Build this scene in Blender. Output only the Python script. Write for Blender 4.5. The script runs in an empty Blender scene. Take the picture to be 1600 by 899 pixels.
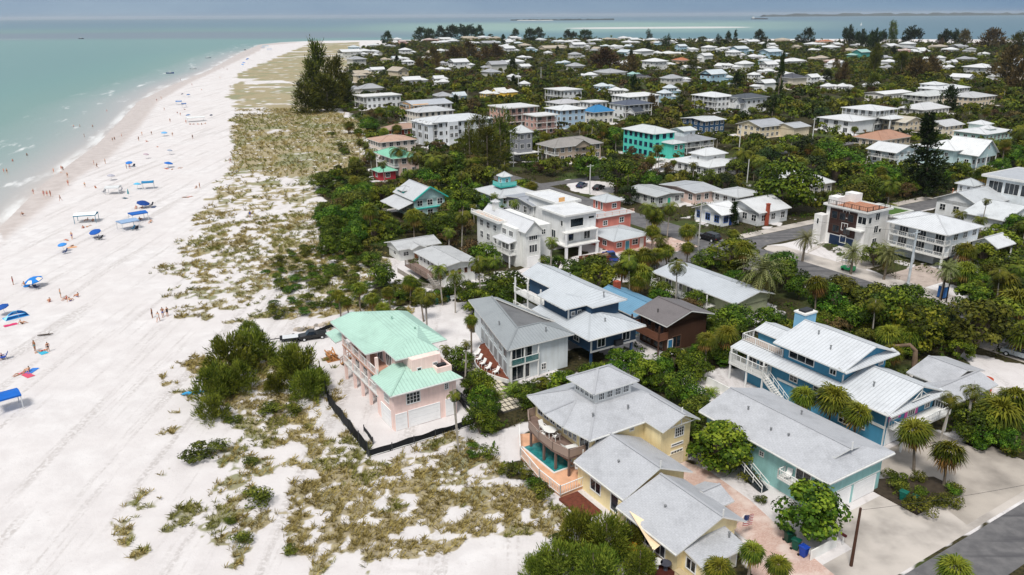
HAZE = True
GEO = {'shore': [(-120.6, 178.1), (-137.4, 223.9), (-149.6, 264.3), (-160.5, 302.5), (-184.4, 370.8), (-218.1, 465.3), (-242.8, 566.9), (-277.8, 739.9), (-372.7, 1118.8), (-445.5, 1444.2), (-439.5, 1565.4)], 'wet': [(-109.8, 160.6), (-120.3, 197.7), (-132.0, 236.1), (-139.4, 271.6), (-165.9, 354.3), (-204.7, 464.5), (-238.4, 600.0), (-275.9, 776.7), (-343.6, 1095.7), (-413.2, 1392.1), (-395.9, 1538.8)], 'dune': [(0.92, [(-27.6, 78.4), (-26.3, 86.1), (-22.7, 84.4), (-15.7, 74.9), (-4.6, 80.8), (-2.6, 76.8), (0.2, 74.1), (4.4, 64.7), (2.8, 59.1), (-2.5, 58.8), (-11.7, 58.4), (-15.8, 55.8), (-20.9, 58.3), (-23.4, 65.0), (-22.0, 71.8)]), (0.6, [(-35.9, 86.2), (-26.7, 87.8), (-22.0, 71.8), (-23.4, 65.0), (-20.3, 55.8), (-26.4, 55.8), (-29.8, 65.1)]), (0.58, [(-47.8, 93.5), (-46.3, 101.6), (-38.8, 84.6), (-35.4, 69.5), (-30.1, 55.9), (-32.5, 55.9), (-37.9, 69.6)]), (0.67, [(-70.7, 153.2), (-80.9, 196.6), (-101.3, 282.4), (-107.8, 419.9), (-60.6, 263.8), (-41.5, 190.1), (-26.0, 151.4), (-26.3, 125.1), (-37.7, 115.0), (-45.5, 111.1), (-51.0, 115.2), (-61.4, 128.9)]), (0.8, [(-49.5, 143.4), (-44.8, 158.7), (-31.2, 151.5), (-26.9, 128.3), (-41.6, 128.6)]), (0.95, [(-190.0, 538.2), (-235.2, 694.7), (-253.7, 804.7), (-365.2, 1463.3), (-286.9, 1537.5), (-203.8, 1096.4), (-125.4, 586.0), (-99.3, 434.9), (-62.4, 343.5), (-48.6, 263.4), (-53.3, 221.5), (-72.3, 236.3), (-101.7, 283.8)]), (0.8, [(-45.8, 101.6), (-34.2, 106.0), (-25.5, 93.2), (-26.3, 86.1), (-32.9, 84.6), (-39.1, 86.3)]), (0.85, [(-35.1, 125.2), (-21.9, 125.0), (-17.2, 121.8), (-23.7, 110.8), (-36.9, 112.3)]), (0.6, [(-27.4, 101.4), (-22.1, 93.1), (-16.0, 76.9), (-17.1, 74.9), (-23.1, 84.4)])], 'village': [(-225.0, 1228.4), (-188.1, 1519.5), (-48.9, 1653.8), (345.9, 1457.0), (760.7, 1174.9), (863.1, 837.2), (190.1, 147.0), (57.3, 51.2), (10.9, 51.6), (3.2, 55.6), (3.9, 58.9), (4.9, 64.7), (-0.1, 74.7), (-3.0, 78.2), (-7.4, 94.9), (-10.5, 105.7), (-10.7, 121.7), (-21.9, 125.0), (-29.6, 143.0), (-42.0, 177.5), (-51.3, 204.8), (-56.1, 243.0), (-48.6, 263.4), (-59.9, 333.4), (-80.0, 390.5), (-99.3, 434.9), (-123.0, 585.8), (-163.9, 828.2)], 'clear': [[(-29.8, 110.9), (-24.7, 116.2), (-11.0, 124.8), (-6.6, 124.7), (-6.9, 110.5), (-7.3, 101.1), (-9.9, 110.6), (-6.9, 92.9), (-4.3, 83.4), (-15.2, 76.2), (-23.8, 93.2)], [(-30.6, 151.5), (-26.0, 151.4), (-17.6, 135.1), (-20.2, 128.2), (-25.3, 139.0)], [(-3.6, 140.5), (3.7, 142.3), (13.0, 150.6), (24.9, 152.6), (25.2, 138.0), (17.1, 130.9), (9.4, 134.6), (3.3, 124.6), (-1.1, 127.9)], [(24.0, 164.8), (34.2, 159.5), (33.6, 150.2), (24.6, 141.9), (24.6, 154.9)], [(22.7, 75.8), (25.5, 73.1), (27.1, 68.3), (25.7, 63.0), (23.7, 64.5), (21.5, 70.7), (18.6, 71.6)], [(21.9, 92.6), (30.2, 98.4), (30.3, 92.5), (26.7, 85.4), (22.8, 85.5)], [(11.3, 96.6), (18.4, 102.9), (20.9, 96.5), (16.8, 92.6)], [(17.5, 71.4), (22.1, 70.7), (23.7, 64.5), (24.0, 59.6), (31.8, 61.5), (31.2, 64.5), (42.1, 77.6), (46.5, 77.6), (54.0, 71.0), (50.5, 65.3), (33.7, 55.3), (21.0, 55.4), (20.5, 59.7)], [(58.2, 133.7), (53.7, 156.6), (63.5, 161.4), (66.4, 145.2), (69.7, 133.5), (75.7, 140.9), (79.3, 129.8), (77.9, 109.2), (74.1, 103.3)], [(63.7, 104.6), (70.8, 97.9), (62.7, 85.0), (62.1, 92.0)], [(41.9, 227.9), (56.0, 259.9), (41.4, 248.6), (35.0, 233.0)], [(16.9, 210.9), (15.4, 228.7), (30.0, 223.6), (27.3, 202.7)], [(100.9, 186.5), (120.3, 208.0), (145.3, 229.6), (132.3, 207.7), (112.5, 196.7)], [(-44.1, 97.4), (-18.3, 101.3), (-9.9, 110.6), (-10.7, 121.7), (-31.5, 119.1)]], 'path': [(4.0, 59.8), (-0.1, 57.6), (-5.8, 57.3), (-11.6, 57.3), (-11.9, 55.7), (-2.4, 55.6), (3.3, 58.2)], 'path2': [(-37.7, 115.0), (-26.8, 119.0), (-24.8, 117.0), (-35.6, 111.0), (-45.6, 108.6), (-49.5, 111.2)]}
FAR = [(-228, 1184, 18.6, 'b'), (-190, 1052, 23.2, 'w'), (-189, 951, 22.5, 'w2'), (-150, 787, 20.0, 'g2'), (-160, 962, 7.6, 'w'), (-115, 693, 11.0, 'w'), (-134, 860, 8.2, 't'), (-129, 993, 15.7, 'w2'), (-125, 885, 9.8, 'b'), (-98, 771, 11.0, 'w2'), (-222, 1595, 17.5, 'w'), (-185, 1389, 10.9, 'p2'), (-187, 1253, 11.8, 'g'), (-111, 592, 10.4, 't2'), (-86, 616, 14.7, 't2'), (-88, 501, 15.3, 'g'), (-154, 1541, 29.0, 'p'), (-128, 1576, 22.3, 'w'), (-104, 1455, 22.8, 'w'), (-116, 1388, 21.8, 'w'), (-87, 1657, 33.8, 't'), (-58, 1698, 21.3, 'w'), (-65, 1347, 19.1, 'w'), (-38, 1343, 21.1, 'g'), (-29, 1373, 15.1, 'b'), (-29, 1644, 18.1, 't'), (5, 1637, 18.0, 'w'), (-3, 1472, 13.9, 'w'), (-6, 1198, 17.0, 'w'), (-3, 1031, 14.6, 'w2'), (21, 1219, 19.2, 't'), (54, 1499, 28.2, 'w'), (53, 1119, 30.0, 't'), (85, 1385, 19.6, 'w'), (-91, 1058, 13.3, 'w'), (-100, 1022, 11.3, 't'), (-38, 932, 11.8, 'g'), (13, 882, 11.9, 'w'), (-47, 726, 15.0, 'w2'), (-66, 783, 7.4, 'g'), (-60, 696, 9.4, 'w'), (-12, 695, 14.3, 'g2'), (-16, 645, 14.4, 'g'), (4, 786, 18.7, 'w'), (12, 725, 9.8, 'w'), (1, 602, 5.8, 'w'), (9, 538, 4.3, 'w'), (-53, 588, 6.1, 'w'), (-47, 558, 6.2, 'w'), (-14, 471, 8.3, 'y'), (-7, 483, 5.4, 'y'), (0, 478, 5.8, 'y'), (-39, 457, 12.1, 'g'), (-30, 457, 5.1, 'b'), (95, 1383, 13.0, 'w'), (113, 1414, 15.5, 'w'), (94, 1144, 18.9, 'w2'), (152, 1443, 19.3, 'w'), (180, 1514, 28.5, 't'), (128, 1284, 10.1, 'g'), (140, 1200, 11.3, 'b'), (147, 1150, 15.4, 'w'), (116, 1089, 12.9, 't'), (220, 1591, 18.7, 'w'), (193, 1333, 21.0, 'w'), (221, 1467, 16.1, 'w'), (253, 1460, 20.6, 'w'), (236, 1325, 14.6, 't'), (138, 973, 16.9, 'b'), (151, 923, 20.4, 'w2'), (182, 935, 22.2, 'yw'), (226, 1079, 13.6, 'b2'), (236, 1051, 13.3, 'w'), (247, 1015, 16.0, 'w2'), (336, 1372, 17.3, 'w'), (167, 791, 15.0, 'o'), (128, 718, 20.5, 'w2'), (153, 694, 11.0, 'w'), (57, 712, 15.3, 'g'), (78, 630, 26.1, 'g'), (104, 765, 8.5, 'w'), (95, 595, 9.5, 'k'), (94, 621, 5.9, 'n'), (141, 560, 15.2, 'b2'), (94, 473, 6.1, 'b2'), (64, 487, 8.6, 'w'), (200, 832, 13.2, 'w2'), (61, 617, 9.8, 'w'), (85, 442, 6.4, 'b2'), (393, 1329, 20.9, 'w'), (385, 1240, 13.7, 'w'), (298, 1105, 10.4, 'g'), (368, 1149, 10.9, 'w2'), (473, 1417, 31.2, 't'), (347, 1076, 13.6, 'w'), (489, 1344, 21.1, 'w'), (506, 1308, 22.6, 'o'), (446, 1202, 22.7, 'w'), (478, 1197, 13.2, 'w'), (427, 1085, 22.2, 'w'), (383, 1030, 11.4, 'w'), (398, 1135, 8.9, 't'), (498, 1168, 12.9, 'w'), (510, 1166, 11.0, 'w'), (274, 974, 19.2, 'b2'), (242, 882, 15.3, 'w2'), (256, 854, 14.9, 'w'), (285, 891, 23.9, 'b2'), (268, 769, 22.0, 'w'), (412, 989, 15.6, 't'), (374, 865, 16.4, 'n2'), (315, 822, 14.3, 't'), (315, 786, 11.2, 'p'), (187, 708, 12.4, 'w'), (198, 684, 14.1, 'w2'), (174, 575, 8.3, 'w2'), (218, 682, 13.0, 'w2'), (207, 648, 9.3, 'w'), (209, 612, 8.8, 'w'), (206, 549, 9.6, 'w2'), (224, 572, 5.0, 'w'), (183, 523, 17.6, 'k2'), (161, 505, 10.5, 'w2'), (200, 505, 8.1, 'w'), (209, 504, 6.9, 'w'), (520, 1116, 21.1, 'w'), (536, 1098, 19.0, 'w2'), (485, 997, 12.6, 'p'), (479, 962, 7.6, 'w'), (499, 977, 10.8, 'w'), (573, 1085, 20.5, 't'), (594, 1082, 18.8, 'g'), (537, 990, 15.6, 'w'), (530, 906, 10.0, 'w'), (414, 799, 10.8, 'w'), (415, 783, 10.5, 'w2'), (446, 795, 13.9, 'g'), (413, 754, 6.0, 'w'), (371, 682, 8.1, 'w'), (367, 691, 6.6, 'w'), (386, 839, 10.6, 'g'), (321, 686, 7.6, 'g'), (358, 613, 23.4, 'w2'), (371, 598, 12.4, 't'), (353, 556, 8.9, 't'), (352, 580, 7.4, 'w'), (234, 517, 5.8, 'w')]
HERO = [(-102.8, 435.1, 31.75, 15.4, 'ca'), (-92.7, 419.1, 25.25, 14.2, 'ca'), (-103.7, 419.7, 23.5, 12.9, 'ca'), (-102.8, 396.9, 15.5, 14.1, 'ca'), (-90.4, 434.4, 16.0, 10.5, 'ca'), (-93.6, 404.7, 17.5, 16.3, 'ca'), (-220.2, 1454.9, 19.5, 20.6, 'cf'), (-182.8, 1680.9, 22.5, 36.9, 'cf'), (-165.4, 1677.4, 20.0, 23.7, 'cf'), (-149.3, 1768.6, 23.75, 33.3, 'cf'), (-128.2, 1764.1, 25.0, 33.2, 'cf'), (-105.8, 1759.3, 26.25, 35.9, 'cf'), (-84.9, 1754.8, 26.0, 35.8, 'cf'), (-70.8, 1856.4, 23.5, 26.2, 'cf'), (-42.0, 1745.7, 9.0, 15.1, 'bf'), (-12.0, 1298.5, 17.5, 13.3, 'nf'), (11.3, 1734.3, 18.0, 19.0, 'cf'), (35.2, 1478.6, 22.0, 25.5, 'cf'), (61.2, 1723.6, 20.5, 21.6, 'cf'), (-48.4, 914.8, 16.5, 26.0, 'cb'), (-16.0, 884.6, 14.75, 19.6, 'cb'), (-78.5, 819.6, 13.75, 18.2, 'cb'), (-62.4, 876.8, 14.0, 18.0, 'cb'), (-27.8, 837.0, 14.0, 15.9, 'cb'), (113.6, 1621.0, 18.0, 20.3, 'cf'), (124.8, 1618.7, 14.5, 15.2, 'cf'), (141.2, 1533.4, 18.25, 30.1, 'cf'), (193.0, 1563.1, 9.25, 24.5, 'pf'), (275.6, 1631.8, 18.25, 7.7, 'col'), (274.6, 1588.4, 11.75, 5.0, 'col'), (227.7, 1208.9, 15.5, 6.7, 'col'), (216.3, 1119.4, 20.25, 6.2, 'col'), (84.1, 724.9, 16.5, 26.5, 'cb'), (96.0, 645.0, 13.75, 16.9, 'cb'), (305.6, 1302.9, 12.75, 20.5, 'bf'), (307.3, 1196.7, 18.0, 8.5, 'col'), (331.0, 1243.7, 19.5, 11.7, 'cf'), (342.3, 1241.9, 23.25, 9.8, 'nf'), (411.5, 1344.7, 20.0, 21.1, 'cf'), (464.1, 1276.5, 23.75, 22.1, 'cf'), (450.9, 1278.7, 15.25, 10.1, 'bf'), (484.6, 1169.5, 28.0, 21.2, 'cf'), (484.5, 1123.7, 23.5, 21.3, 'cf'), (478.0, 1082.3, 22.75, 11.9, 'cf'), (466.5, 1044.5, 25.75, 14.8, 'cf'), (575.3, 1257.9, 20.75, 11.9, 'cf'), (565.2, 1206.2, 34.25, 14.2, 'col2'), (616.4, 1251.0, 25.25, 31.5, 'cf'), (637.0, 1194.7, 22.25, 20.7, 'cf'), (650.0, 1192.6, 22.25, 12.2, 'cf'), (662.1, 1190.7, 21.25, 20.6, 'cb'), (648.4, 1099.5, 23.75, 34.7, 'cb'), (501.7, 804.4, 26.75, 21.7, 'ca'), (292.2, 602.6, 18.5, 13.0, 'ca'), (283.4, 629.7, 23.0, 9.0, 'ca'), (357.0, 579.3, 20.75, 21.3, 'cb'), (295.5, 583.9, 14.75, 19.6, 'cb'), (318.8, 613.4, 14.0, 16.6, 'cb'), (295.7, 464.7, 18.0, 14.9, 'cb'), (136.6, 407.1, 27.75, 5.6, 'nf'), (117.8, 356.9, 11.25, 4.6, 'nf'), (110.8, 204.3, 23.0, 11.3, 'nk'), (-11.1, 248.1, 16.5, 9.4, 'cn'), (-3.3, 247.8, 19.25, 9.0, 'cn'), (-7.4, 241.5, 13.5, 10.0, 'cn'), (50.9, 174.1, 5.25, 3.0, 'co'), (-12.4, 234.4, 16.25, 5.8, 'cn')]
PLANT = [(27.2, 60.8, 4.9, 6.5, 'sg'), (22.0, 72.0, 5.1, 6.8, 'sg'), (20.0, 75.2, 3.2, 4.2, 'sg'), (24.5, 69.7, 1.3, 2.7, 'sh'), (27.6, 70.0, 0.9, 1.7, 'sh'), (24.7, 66.1, 0.8, 1.5, 'sh'), (42.6, 71.5, 5.9, 4.1, 'sp'), (44.3, 68.7, 5.0, 4.0, 'sp'), (54.9, 78.3, 5.0, 5.9, 'sp'), (57.7, 79.2, 5.7, 4.4, 'sp'), (72.1, 107.1, 6.0, 8.0, 'sg'), (79.1, 114.0, 5.0, 7.0, 'sp'), (74.0, 117.1, 4.6, 6.2, 'sg'), (71.5, 100.3, 5.0, 5.4, 'sp'), (80.9, 119.9, 5.7, 5.2, 'sp'), (19.1, 52.2, 5.3, 2.4, 'sp'), (21.0, 51.1, 5.0, 2.3, 'sp'), (16.1, 50.9, 5.0, 2.7, 'sp'), (34.9, 50.8, 5.0, 3.0, 'sp'), (8.4, 58.0, 4.1, 5.1, 'pi'), (6.0, 59.2, 3.7, 4.6, 'pi'), (10.9, 55.5, 2.7, 3.3, 'pi'), (3.7, 54.7, 3.9, 4.9, 'pi'), (6.9, 54.3, 3.9, 4.9, 'pi'), (43.0, 252.6, 1.9, 3.8, 'sh'), (44.3, 249.1, 1.9, 3.7, 'sh'), (42.0, 259.7, 1.5, 3.0, 'sh'), (44.4, 238.0, 7.8, 4.3, 'cp'), (10.7, 59.5, 2.1, 2.7, 'pi'), (2.0, 54.7, 2.6, 3.3, 'pi'), (-37.9, 95.5, 5.4, 7.6, 'cs'), (-36.1, 99.4, 4.9, 6.8, 'cs'), (-37.7, 88.9, 4.4, 6.2, 'cs'), (-39.4, 107.4, 3.0, 4.2, 'cs'), (-35.5, 91.2, 3.9, 5.5, 'cs'), (-27.9, 92.8, 5.1, 7.0, 'cs'), (-26.2, 88.8, 3.5, 4.9, 'cs'), (-30.7, 97.3, 3.8, 5.3, 'cs'), (-25.4, 90.2, 3.3, 4.6, 'cs'), (-30.6, 90.6, 2.6, 3.6, 'cs'), (-36.3, 83.6, 3.2, 4.5, 'cs'), (-33.4, 82.7, 1.1, 2.3, 'sh'), (-29.5, 85.2, 1.7, 3.5, 'sh'), (-27.0, 84.7, 1.6, 3.1, 'sh'), (-34.5, 74.7, 2.1, 4.2, 'sh'), (-33.1, 76.6, 1.4, 2.9, 'sh'), (-25.6, 66.3, 1.8, 3.7, 'sh'), (-25.1, 60.1, 1.2, 2.4, 'sh'), (-27.2, 63.3, 0.7, 1.5, 'sh'), (-28.6, 73.5, 1.0, 2.1, 'sh'), (-20.2, 58.8, 0.9, 1.7, 'sh'), (21.5, 135.1, 5.7, 4.9, 'sp'), (21.8, 125.9, 5.7, 5.0, 'sp'), (18.8, 126.1, 6.2, 3.7, 'sp'), (20.3, 119.9, 5.7, 3.5, 'sp'), (35.9, 151.6, 5.9, 4.4, 'sp'), (29.1, 138.4, 5.7, 4.0, 'sp'), (33.6, 142.5, 5.0, 3.2, 'sp'), (26.9, 136.0, 5.7, 3.5, 'sp'), (28.5, 160.5, 7.4, 6.0, 'cp'), (33.6, 162.3, 7.4, 4.9, 'cp'), (29.0, 154.9, 5.0, 4.0, 'sp'), (43.1, 144.8, 5.0, 2.5, 'sp'), (44.5, 151.4, 5.0, 3.1, 'sp'), (57.1, 145.9, 6.0, 5.2, 'dp'), (63.3, 137.8, 5.8, 5.4, 'dp'), (68.0, 134.6, 6.3, 5.8, 'dp'), (72.7, 123.8, 6.7, 4.9, 'dp'), (84.5, 139.4, 5.3, 4.8, 'sp'), (89.6, 141.5, 4.6, 6.1, 'sg'), (95.8, 146.1, 5.6, 7.5, 'sg'), (79.0, 128.6, 5.0, 4.5, 'sp'), (7.0, 134.9, 7.4, 3.5, 'cp'), (-10.4, 154.9, 7.4, 4.7, 'cp'), (-12.3, 145.5, 6.4, 3.7, 'cp'), (-12.7, 107.0, 7.4, 3.8, 'cp'), (-11.7, 122.5, 6.4, 4.7, 'cp'), (-9.3, 118.9, 6.4, 4.1, 'cp'), (-5.4, 126.0, 6.4, 4.8, 'cp'), (-2.7, 127.1, 6.4, 4.0, 'cp'), (-17.1, 122.6, 5.0, 3.2, 'sp'), (-25.0, 119.5, 5.0, 3.1, 'sp'), (-27.4, 116.2, 5.0, 2.6, 'sp'), (-21.7, 112.5, 5.7, 2.8, 'sp'), (-14.1, 115.3, 5.7, 2.6, 'sp'), (-5.9, 102.7, 5.7, 2.4, 'sp'), (3.9, 179.3, 5.6, 4.2, 'sil'), (-19.4, 110.3, 5.0, 2.7, 'sp'), (-24.8, 111.0, 5.7, 2.5, 'sp'), (-19.1, 115.3, 5.7, 2.6, 'sp'), (-34.7, 236.1, 7.4, 7.8, 'cp'), (-28.8, 231.4, 6.8, 7.6, 'cp'), (-21.1, 218.7, 8.0, 7.9, 'cp'), (-42.1, 233.8, 7.4, 5.8, 'cp'), (-18.2, 223.3, 7.4, 6.6, 'cp'), (-26.7, 202.1, 7.4, 4.4, 'cp'), (-13.3, 202.9, 6.4, 4.7, 'cp'), (-36.4, 221.2, 6.4, 4.0, 'cp'), (-7.0, 188.9, 4.0, 5.4, 'bt'), (-3.0, 186.2, 4.0, 5.3, 'bt'), (0.1, 165.5, 7.6, 3.3, 'cp'), (-4.4, 178.1, 6.4, 3.0, 'cp'), (67.9, 186.7, 13.1, 17.4, 'bt'), (28.9, 209.9, 9.2, 12.2, 'bt'), (22.8, 227.9, 7.1, 9.4, 'bt'), (45.7, 240.4, 7.4, 4.3, 'cp'), (41.0, 223.1, 8.2, 3.3, 'cp'), (51.0, 215.2, 6.6, 3.9, 'cp'), (69.8, 234.1, 6.4, 8.9, 'cp'), (68.9, 212.9, 7.6, 7.1, 'cp'), (77.1, 249.5, 6.4, 7.4, 'cp'), (82.2, 243.0, 6.4, 7.2, 'cp'), (98.5, 228.8, 8.5, 11.3, 'bt'), (99.4, 245.7, 8.5, 11.3, 'bt'), (101.0, 210.9, 7.9, 10.5, 'bt'), (87.5, 193.3, 6.8, 9.1, 'bt'), (92.3, 186.7, 6.4, 7.2, 'cp'), (106.0, 204.6, 5.1, 6.8, 'bt'), (129.5, 222.6, 5.5, 7.4, 'bt'), (120.8, 216.6, 5.4, 7.2, 'bt'), (133.8, 217.5, 5.0, 7.2, 'sp'), (143.7, 227.9, 5.7, 7.5, 'bt'), (178.2, 271.9, 7.4, 11.1, 'cp'), (163.1, 250.4, 6.2, 8.2, 'bt'), (93.9, 158.4, 6.4, 4.0, 'cp'), (94.9, 153.0, 6.4, 3.9, 'cp'), (103.7, 166.5, 7.2, 2.8, 'cp'), (109.1, 164.7, 4.8, 6.4, 'bt'), (109.5, 160.6, 4.1, 5.5, 'bt'), (63.3, 116.3, 5.4, 7.1, 'bt'), (59.7, 117.3, 4.6, 6.2, 'bt'), (56.2, 117.4, 4.6, 6.2, 'bt'), (65.1, 111.8, 4.4, 5.9, 'bt'), (64.7, 105.2, 3.5, 4.7, 'bt'), (59.4, 104.2, 4.5, 5.9, 'bt'), (56.9, 106.9, 4.3, 5.7, 'bt'), (51.3, 109.4, 4.4, 5.8, 'bt'), (49.9, 115.7, 3.8, 5.1, 'bt'), (52.9, 123.6, 3.6, 4.8, 'bt'), (52.4, 102.0, 3.4, 4.6, 'bt'), (56.3, 124.0, 3.3, 4.3, 'bt'), (48.9, 124.5, 4.1, 5.4, 'bt'), (32.6, 122.2, 3.2, 4.3, 'bt'), (29.9, 119.4, 3.5, 4.6, 'bt'), (38.9, 110.0, 4.1, 5.5, 'bt'), (38.4, 100.3, 5.0, 4.5, 'sp'), (29.3, 98.3, 5.7, 3.9, 'sp'), (26.0, 95.7, 5.7, 3.1, 'sp'), (31.8, 101.6, 3.0, 3.6, 'bt'), (26.1, 98.4, 3.0, 3.0, 'bt'), (44.9, 109.7, 3.2, 4.3, 'bt'), (56.8, 89.0, 3.0, 4.1, 'bt'), (47.5, 76.0, 6.4, 3.1, 'cp'), (51.2, 77.5, 6.4, 3.3, 'cp'), (52.7, 76.4, 3.0, 3.6, 'bt'), (54.8, 75.0, 3.0, 2.8, 'bt'), (52.3, 80.8, 3.0, 2.2, 'bt'), (39.5, 64.2, 1.7, 3.5, 'sh'), (39.1, 67.6, 1.3, 2.6, 'sh'), (42.3, 65.6, 1.3, 2.5, 'sh'), (44.7, 67.6, 1.1, 2.2, 'sh'), (39.4, 70.3, 1.0, 2.0, 'sh'), (55.1, 75.2, 1.1, 2.1, 'sh'), (11.5, 132.8, 4.8, 6.4, 'bt'), (8.4, 138.6, 3.6, 4.8, 'bt'), (6.3, 145.5, 1.9, 3.8, 'sh'), (16.4, 130.1, 3.0, 3.4, 'bt'), (18.5, 128.8, 1.5, 2.9, 'sh'), (13.0, 180.7, 5.0, 3.0, 'sp'), (14.0, 156.4, 6.4, 2.6, 'cp'), (-6.0, 75.8, 7.4, 2.1, 'cp'), (-8.0, 88.7, 7.4, 2.1, 'cp'), (-6.2, 91.0, 6.4, 2.1, 'cp'), (-0.1, 89.9, 2.9, 3.3, 'yp'), (-2.1, 88.5, 2.2, 2.4, 'yp'), (25.2, 89.1, 2.5, 2.8, 'yp'), (24.4, 94.7, 2.6, 2.9, 'yp'), (5.7, 89.7, 1.2, 2.5, 'sh'), (-58.1, 299.0, 5.7, 4.4, 'sp'), (-67.0, 325.2, 5.0, 5.3, 'sp'), (-56.9, 320.5, 5.7, 6.2, 'sp'), (-48.4, 299.4, 5.7, 4.9, 'sp'), (-45.6, 314.4, 5.0, 5.1, 'sp'), (-48.1, 256.8, 6.4, 4.6, 'cp'), (-58.3, 274.7, 2.9, 5.9, 'sh'), (-50.1, 256.5, 7.4, 4.2, 'cp'), (-71.7, 315.5, 2.6, 5.1, 'sh'), (-62.0, 283.7, 3.3, 6.5, 'sh'), (35.6, 77.9, 6.6, 4.2, 'sp'), (37.7, 75.8, 5.8, 3.8, 'sp'), (33.6, 80.2, 5.4, 3.6, 'sp'), (53.0, 100.5, 4.6, 4, 'sp'), (56.1, 101.2, 4.4, 3.8, 'sp'), (57.8, 104.1, 4.8, 4, 'sp'), (51.3, 96.5, 3.6, 3.4, 'sp'), (41.1, 121.5, 8.6, 9.8, 'dp')]
FILL = [('sh', 2.3, 2.8, 1.7, [(-48.3, 141.4), (-44.8, 158.7), (-39.6, 153.9), (-30.8, 149.3), (-27.6, 131.7), (-33.7, 128.4), (-41.6, 128.6)]), ('bt', 3.2, 5.0, 4.2, [(-45.7, 183.7), (-45.2, 212.6), (-31.9, 189.9), (-25.1, 200.3), (-10.3, 189.3), (-9.6, 176.7), (-15.7, 168.3), (-25.7, 168.6), (-27.1, 158.4), (-31.2, 151.5), (-37.7, 151.6)]), ('sh', 2.6, 3.4, 2.2, [(-57.4, 230.9), (-49.3, 249.3), (-40.8, 235.3), (-35.3, 212.4), (-42.9, 197.1), (-51.0, 203.2)]), ('bt', 1.9, 3.2, 2.8, [(-6.2, 92.9), (-3.4, 91.0), (-2.1, 85.8), (-0.1, 78.1), (-2.2, 74.7), (-4.5, 78.2), (-4.9, 84.2)]), ('bt', 2.7, 3.8, 3.2, [(0.7, 85.8), (2.4, 91.0), (8.2, 95.7), (15.8, 94.6), (17.1, 89.0), (15.1, 92.7), (8.2, 90.9), (2.2, 84.1)]), ('bt', 2.8, 4.0, 3.2, [(16.8, 92.6), (20.7, 95.5), (21.8, 88.0), (23.8, 83.1), (24.0, 77.9), (20.7, 79.3), (19.6, 85.5)]), ('sh', 1.6, 2.2, 1.5, [(-4.8, 76.8), (-0.1, 74.1), (3.7, 65.8), (2.7, 64.7), (-1.5, 71.6), (-5.1, 74.8)]), ('sh', 2.2, 2.6, 1.6, [(-0.1, 57.2), (4.0, 59.8), (10.8, 58.0), (11.0, 55.5), (-2.4, 55.6)]), ('bt', 2.6, 3.4, 2.6, [(8.8, 110.3), (12.7, 100.8), (19.2, 96.5), (24.4, 100.6), (21.9, 92.6), (13.7, 94.6), (8.1, 100.9)]), ('bt', 2.8, 3.8, 3.0, [(-9.2, 101.1), (-6.7, 105.6), (-6.0, 101.1), (-7.3, 93.0), (-8.8, 96.9)]), ('sh', 2.1, 2.6, 1.8, [(-21.1, 135.2), (-15.3, 124.9), (-12.2, 126.4), (-3.4, 131.3), (-1.2, 134.8), (-0.0, 129.5), (-10.7, 121.7), (-17.2, 121.8), (-22.4, 128.3)]), ('sh', 2.2, 2.4, 1.5, [(-24.7, 135.2), (-18.1, 129.9), (-14.4, 116.0), (-25.8, 122.0), (-38.1, 116.4), (-40.9, 122.2), (-34.1, 130.1)]), ('bt', 3.0, 4.0, 2.8, [(45.9, 109.7), (53.1, 120.7), (61.5, 120.5), (59.8, 102.3), (55.8, 98.1), (54.2, 100.2), (49.7, 104.8)]), ('bt', 3.2, 4.6, 3.6, [(24.0, 102.9), (35.7, 115.2), (36.2, 109.9), (29.4, 92.5), (23.6, 92.5)]), ('bt', 3.2, 4.4, 3.6, [(51.0, 85.1), (62.7, 85.0), (57.2, 76.1), (54.3, 76.1), (50.1, 77.6)]), ('sh', 2.2, 2.6, 1.7, [(50.8, 77.5), (57.2, 76.1), (55.5, 73.5), (53.2, 74.1)]), ('bt', 3.4, 4.6, 4.0, [(75.8, 123.3), (86.5, 123.1), (92.7, 133.1), (90.3, 136.8), (83.2, 136.9)]), ('sh', 2.4, 3.0, 1.6, [(37.8, 145.8), (43.4, 143.6), (42.5, 135.8), (38.3, 137.8)]), ('sh', 2.1, 2.4, 1.6, [(40.2, 71.1), (42.5, 71.7), (45.4, 67.6), (44.2, 64.9), (42.0, 64.9), (39.2, 68.2)])]
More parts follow.
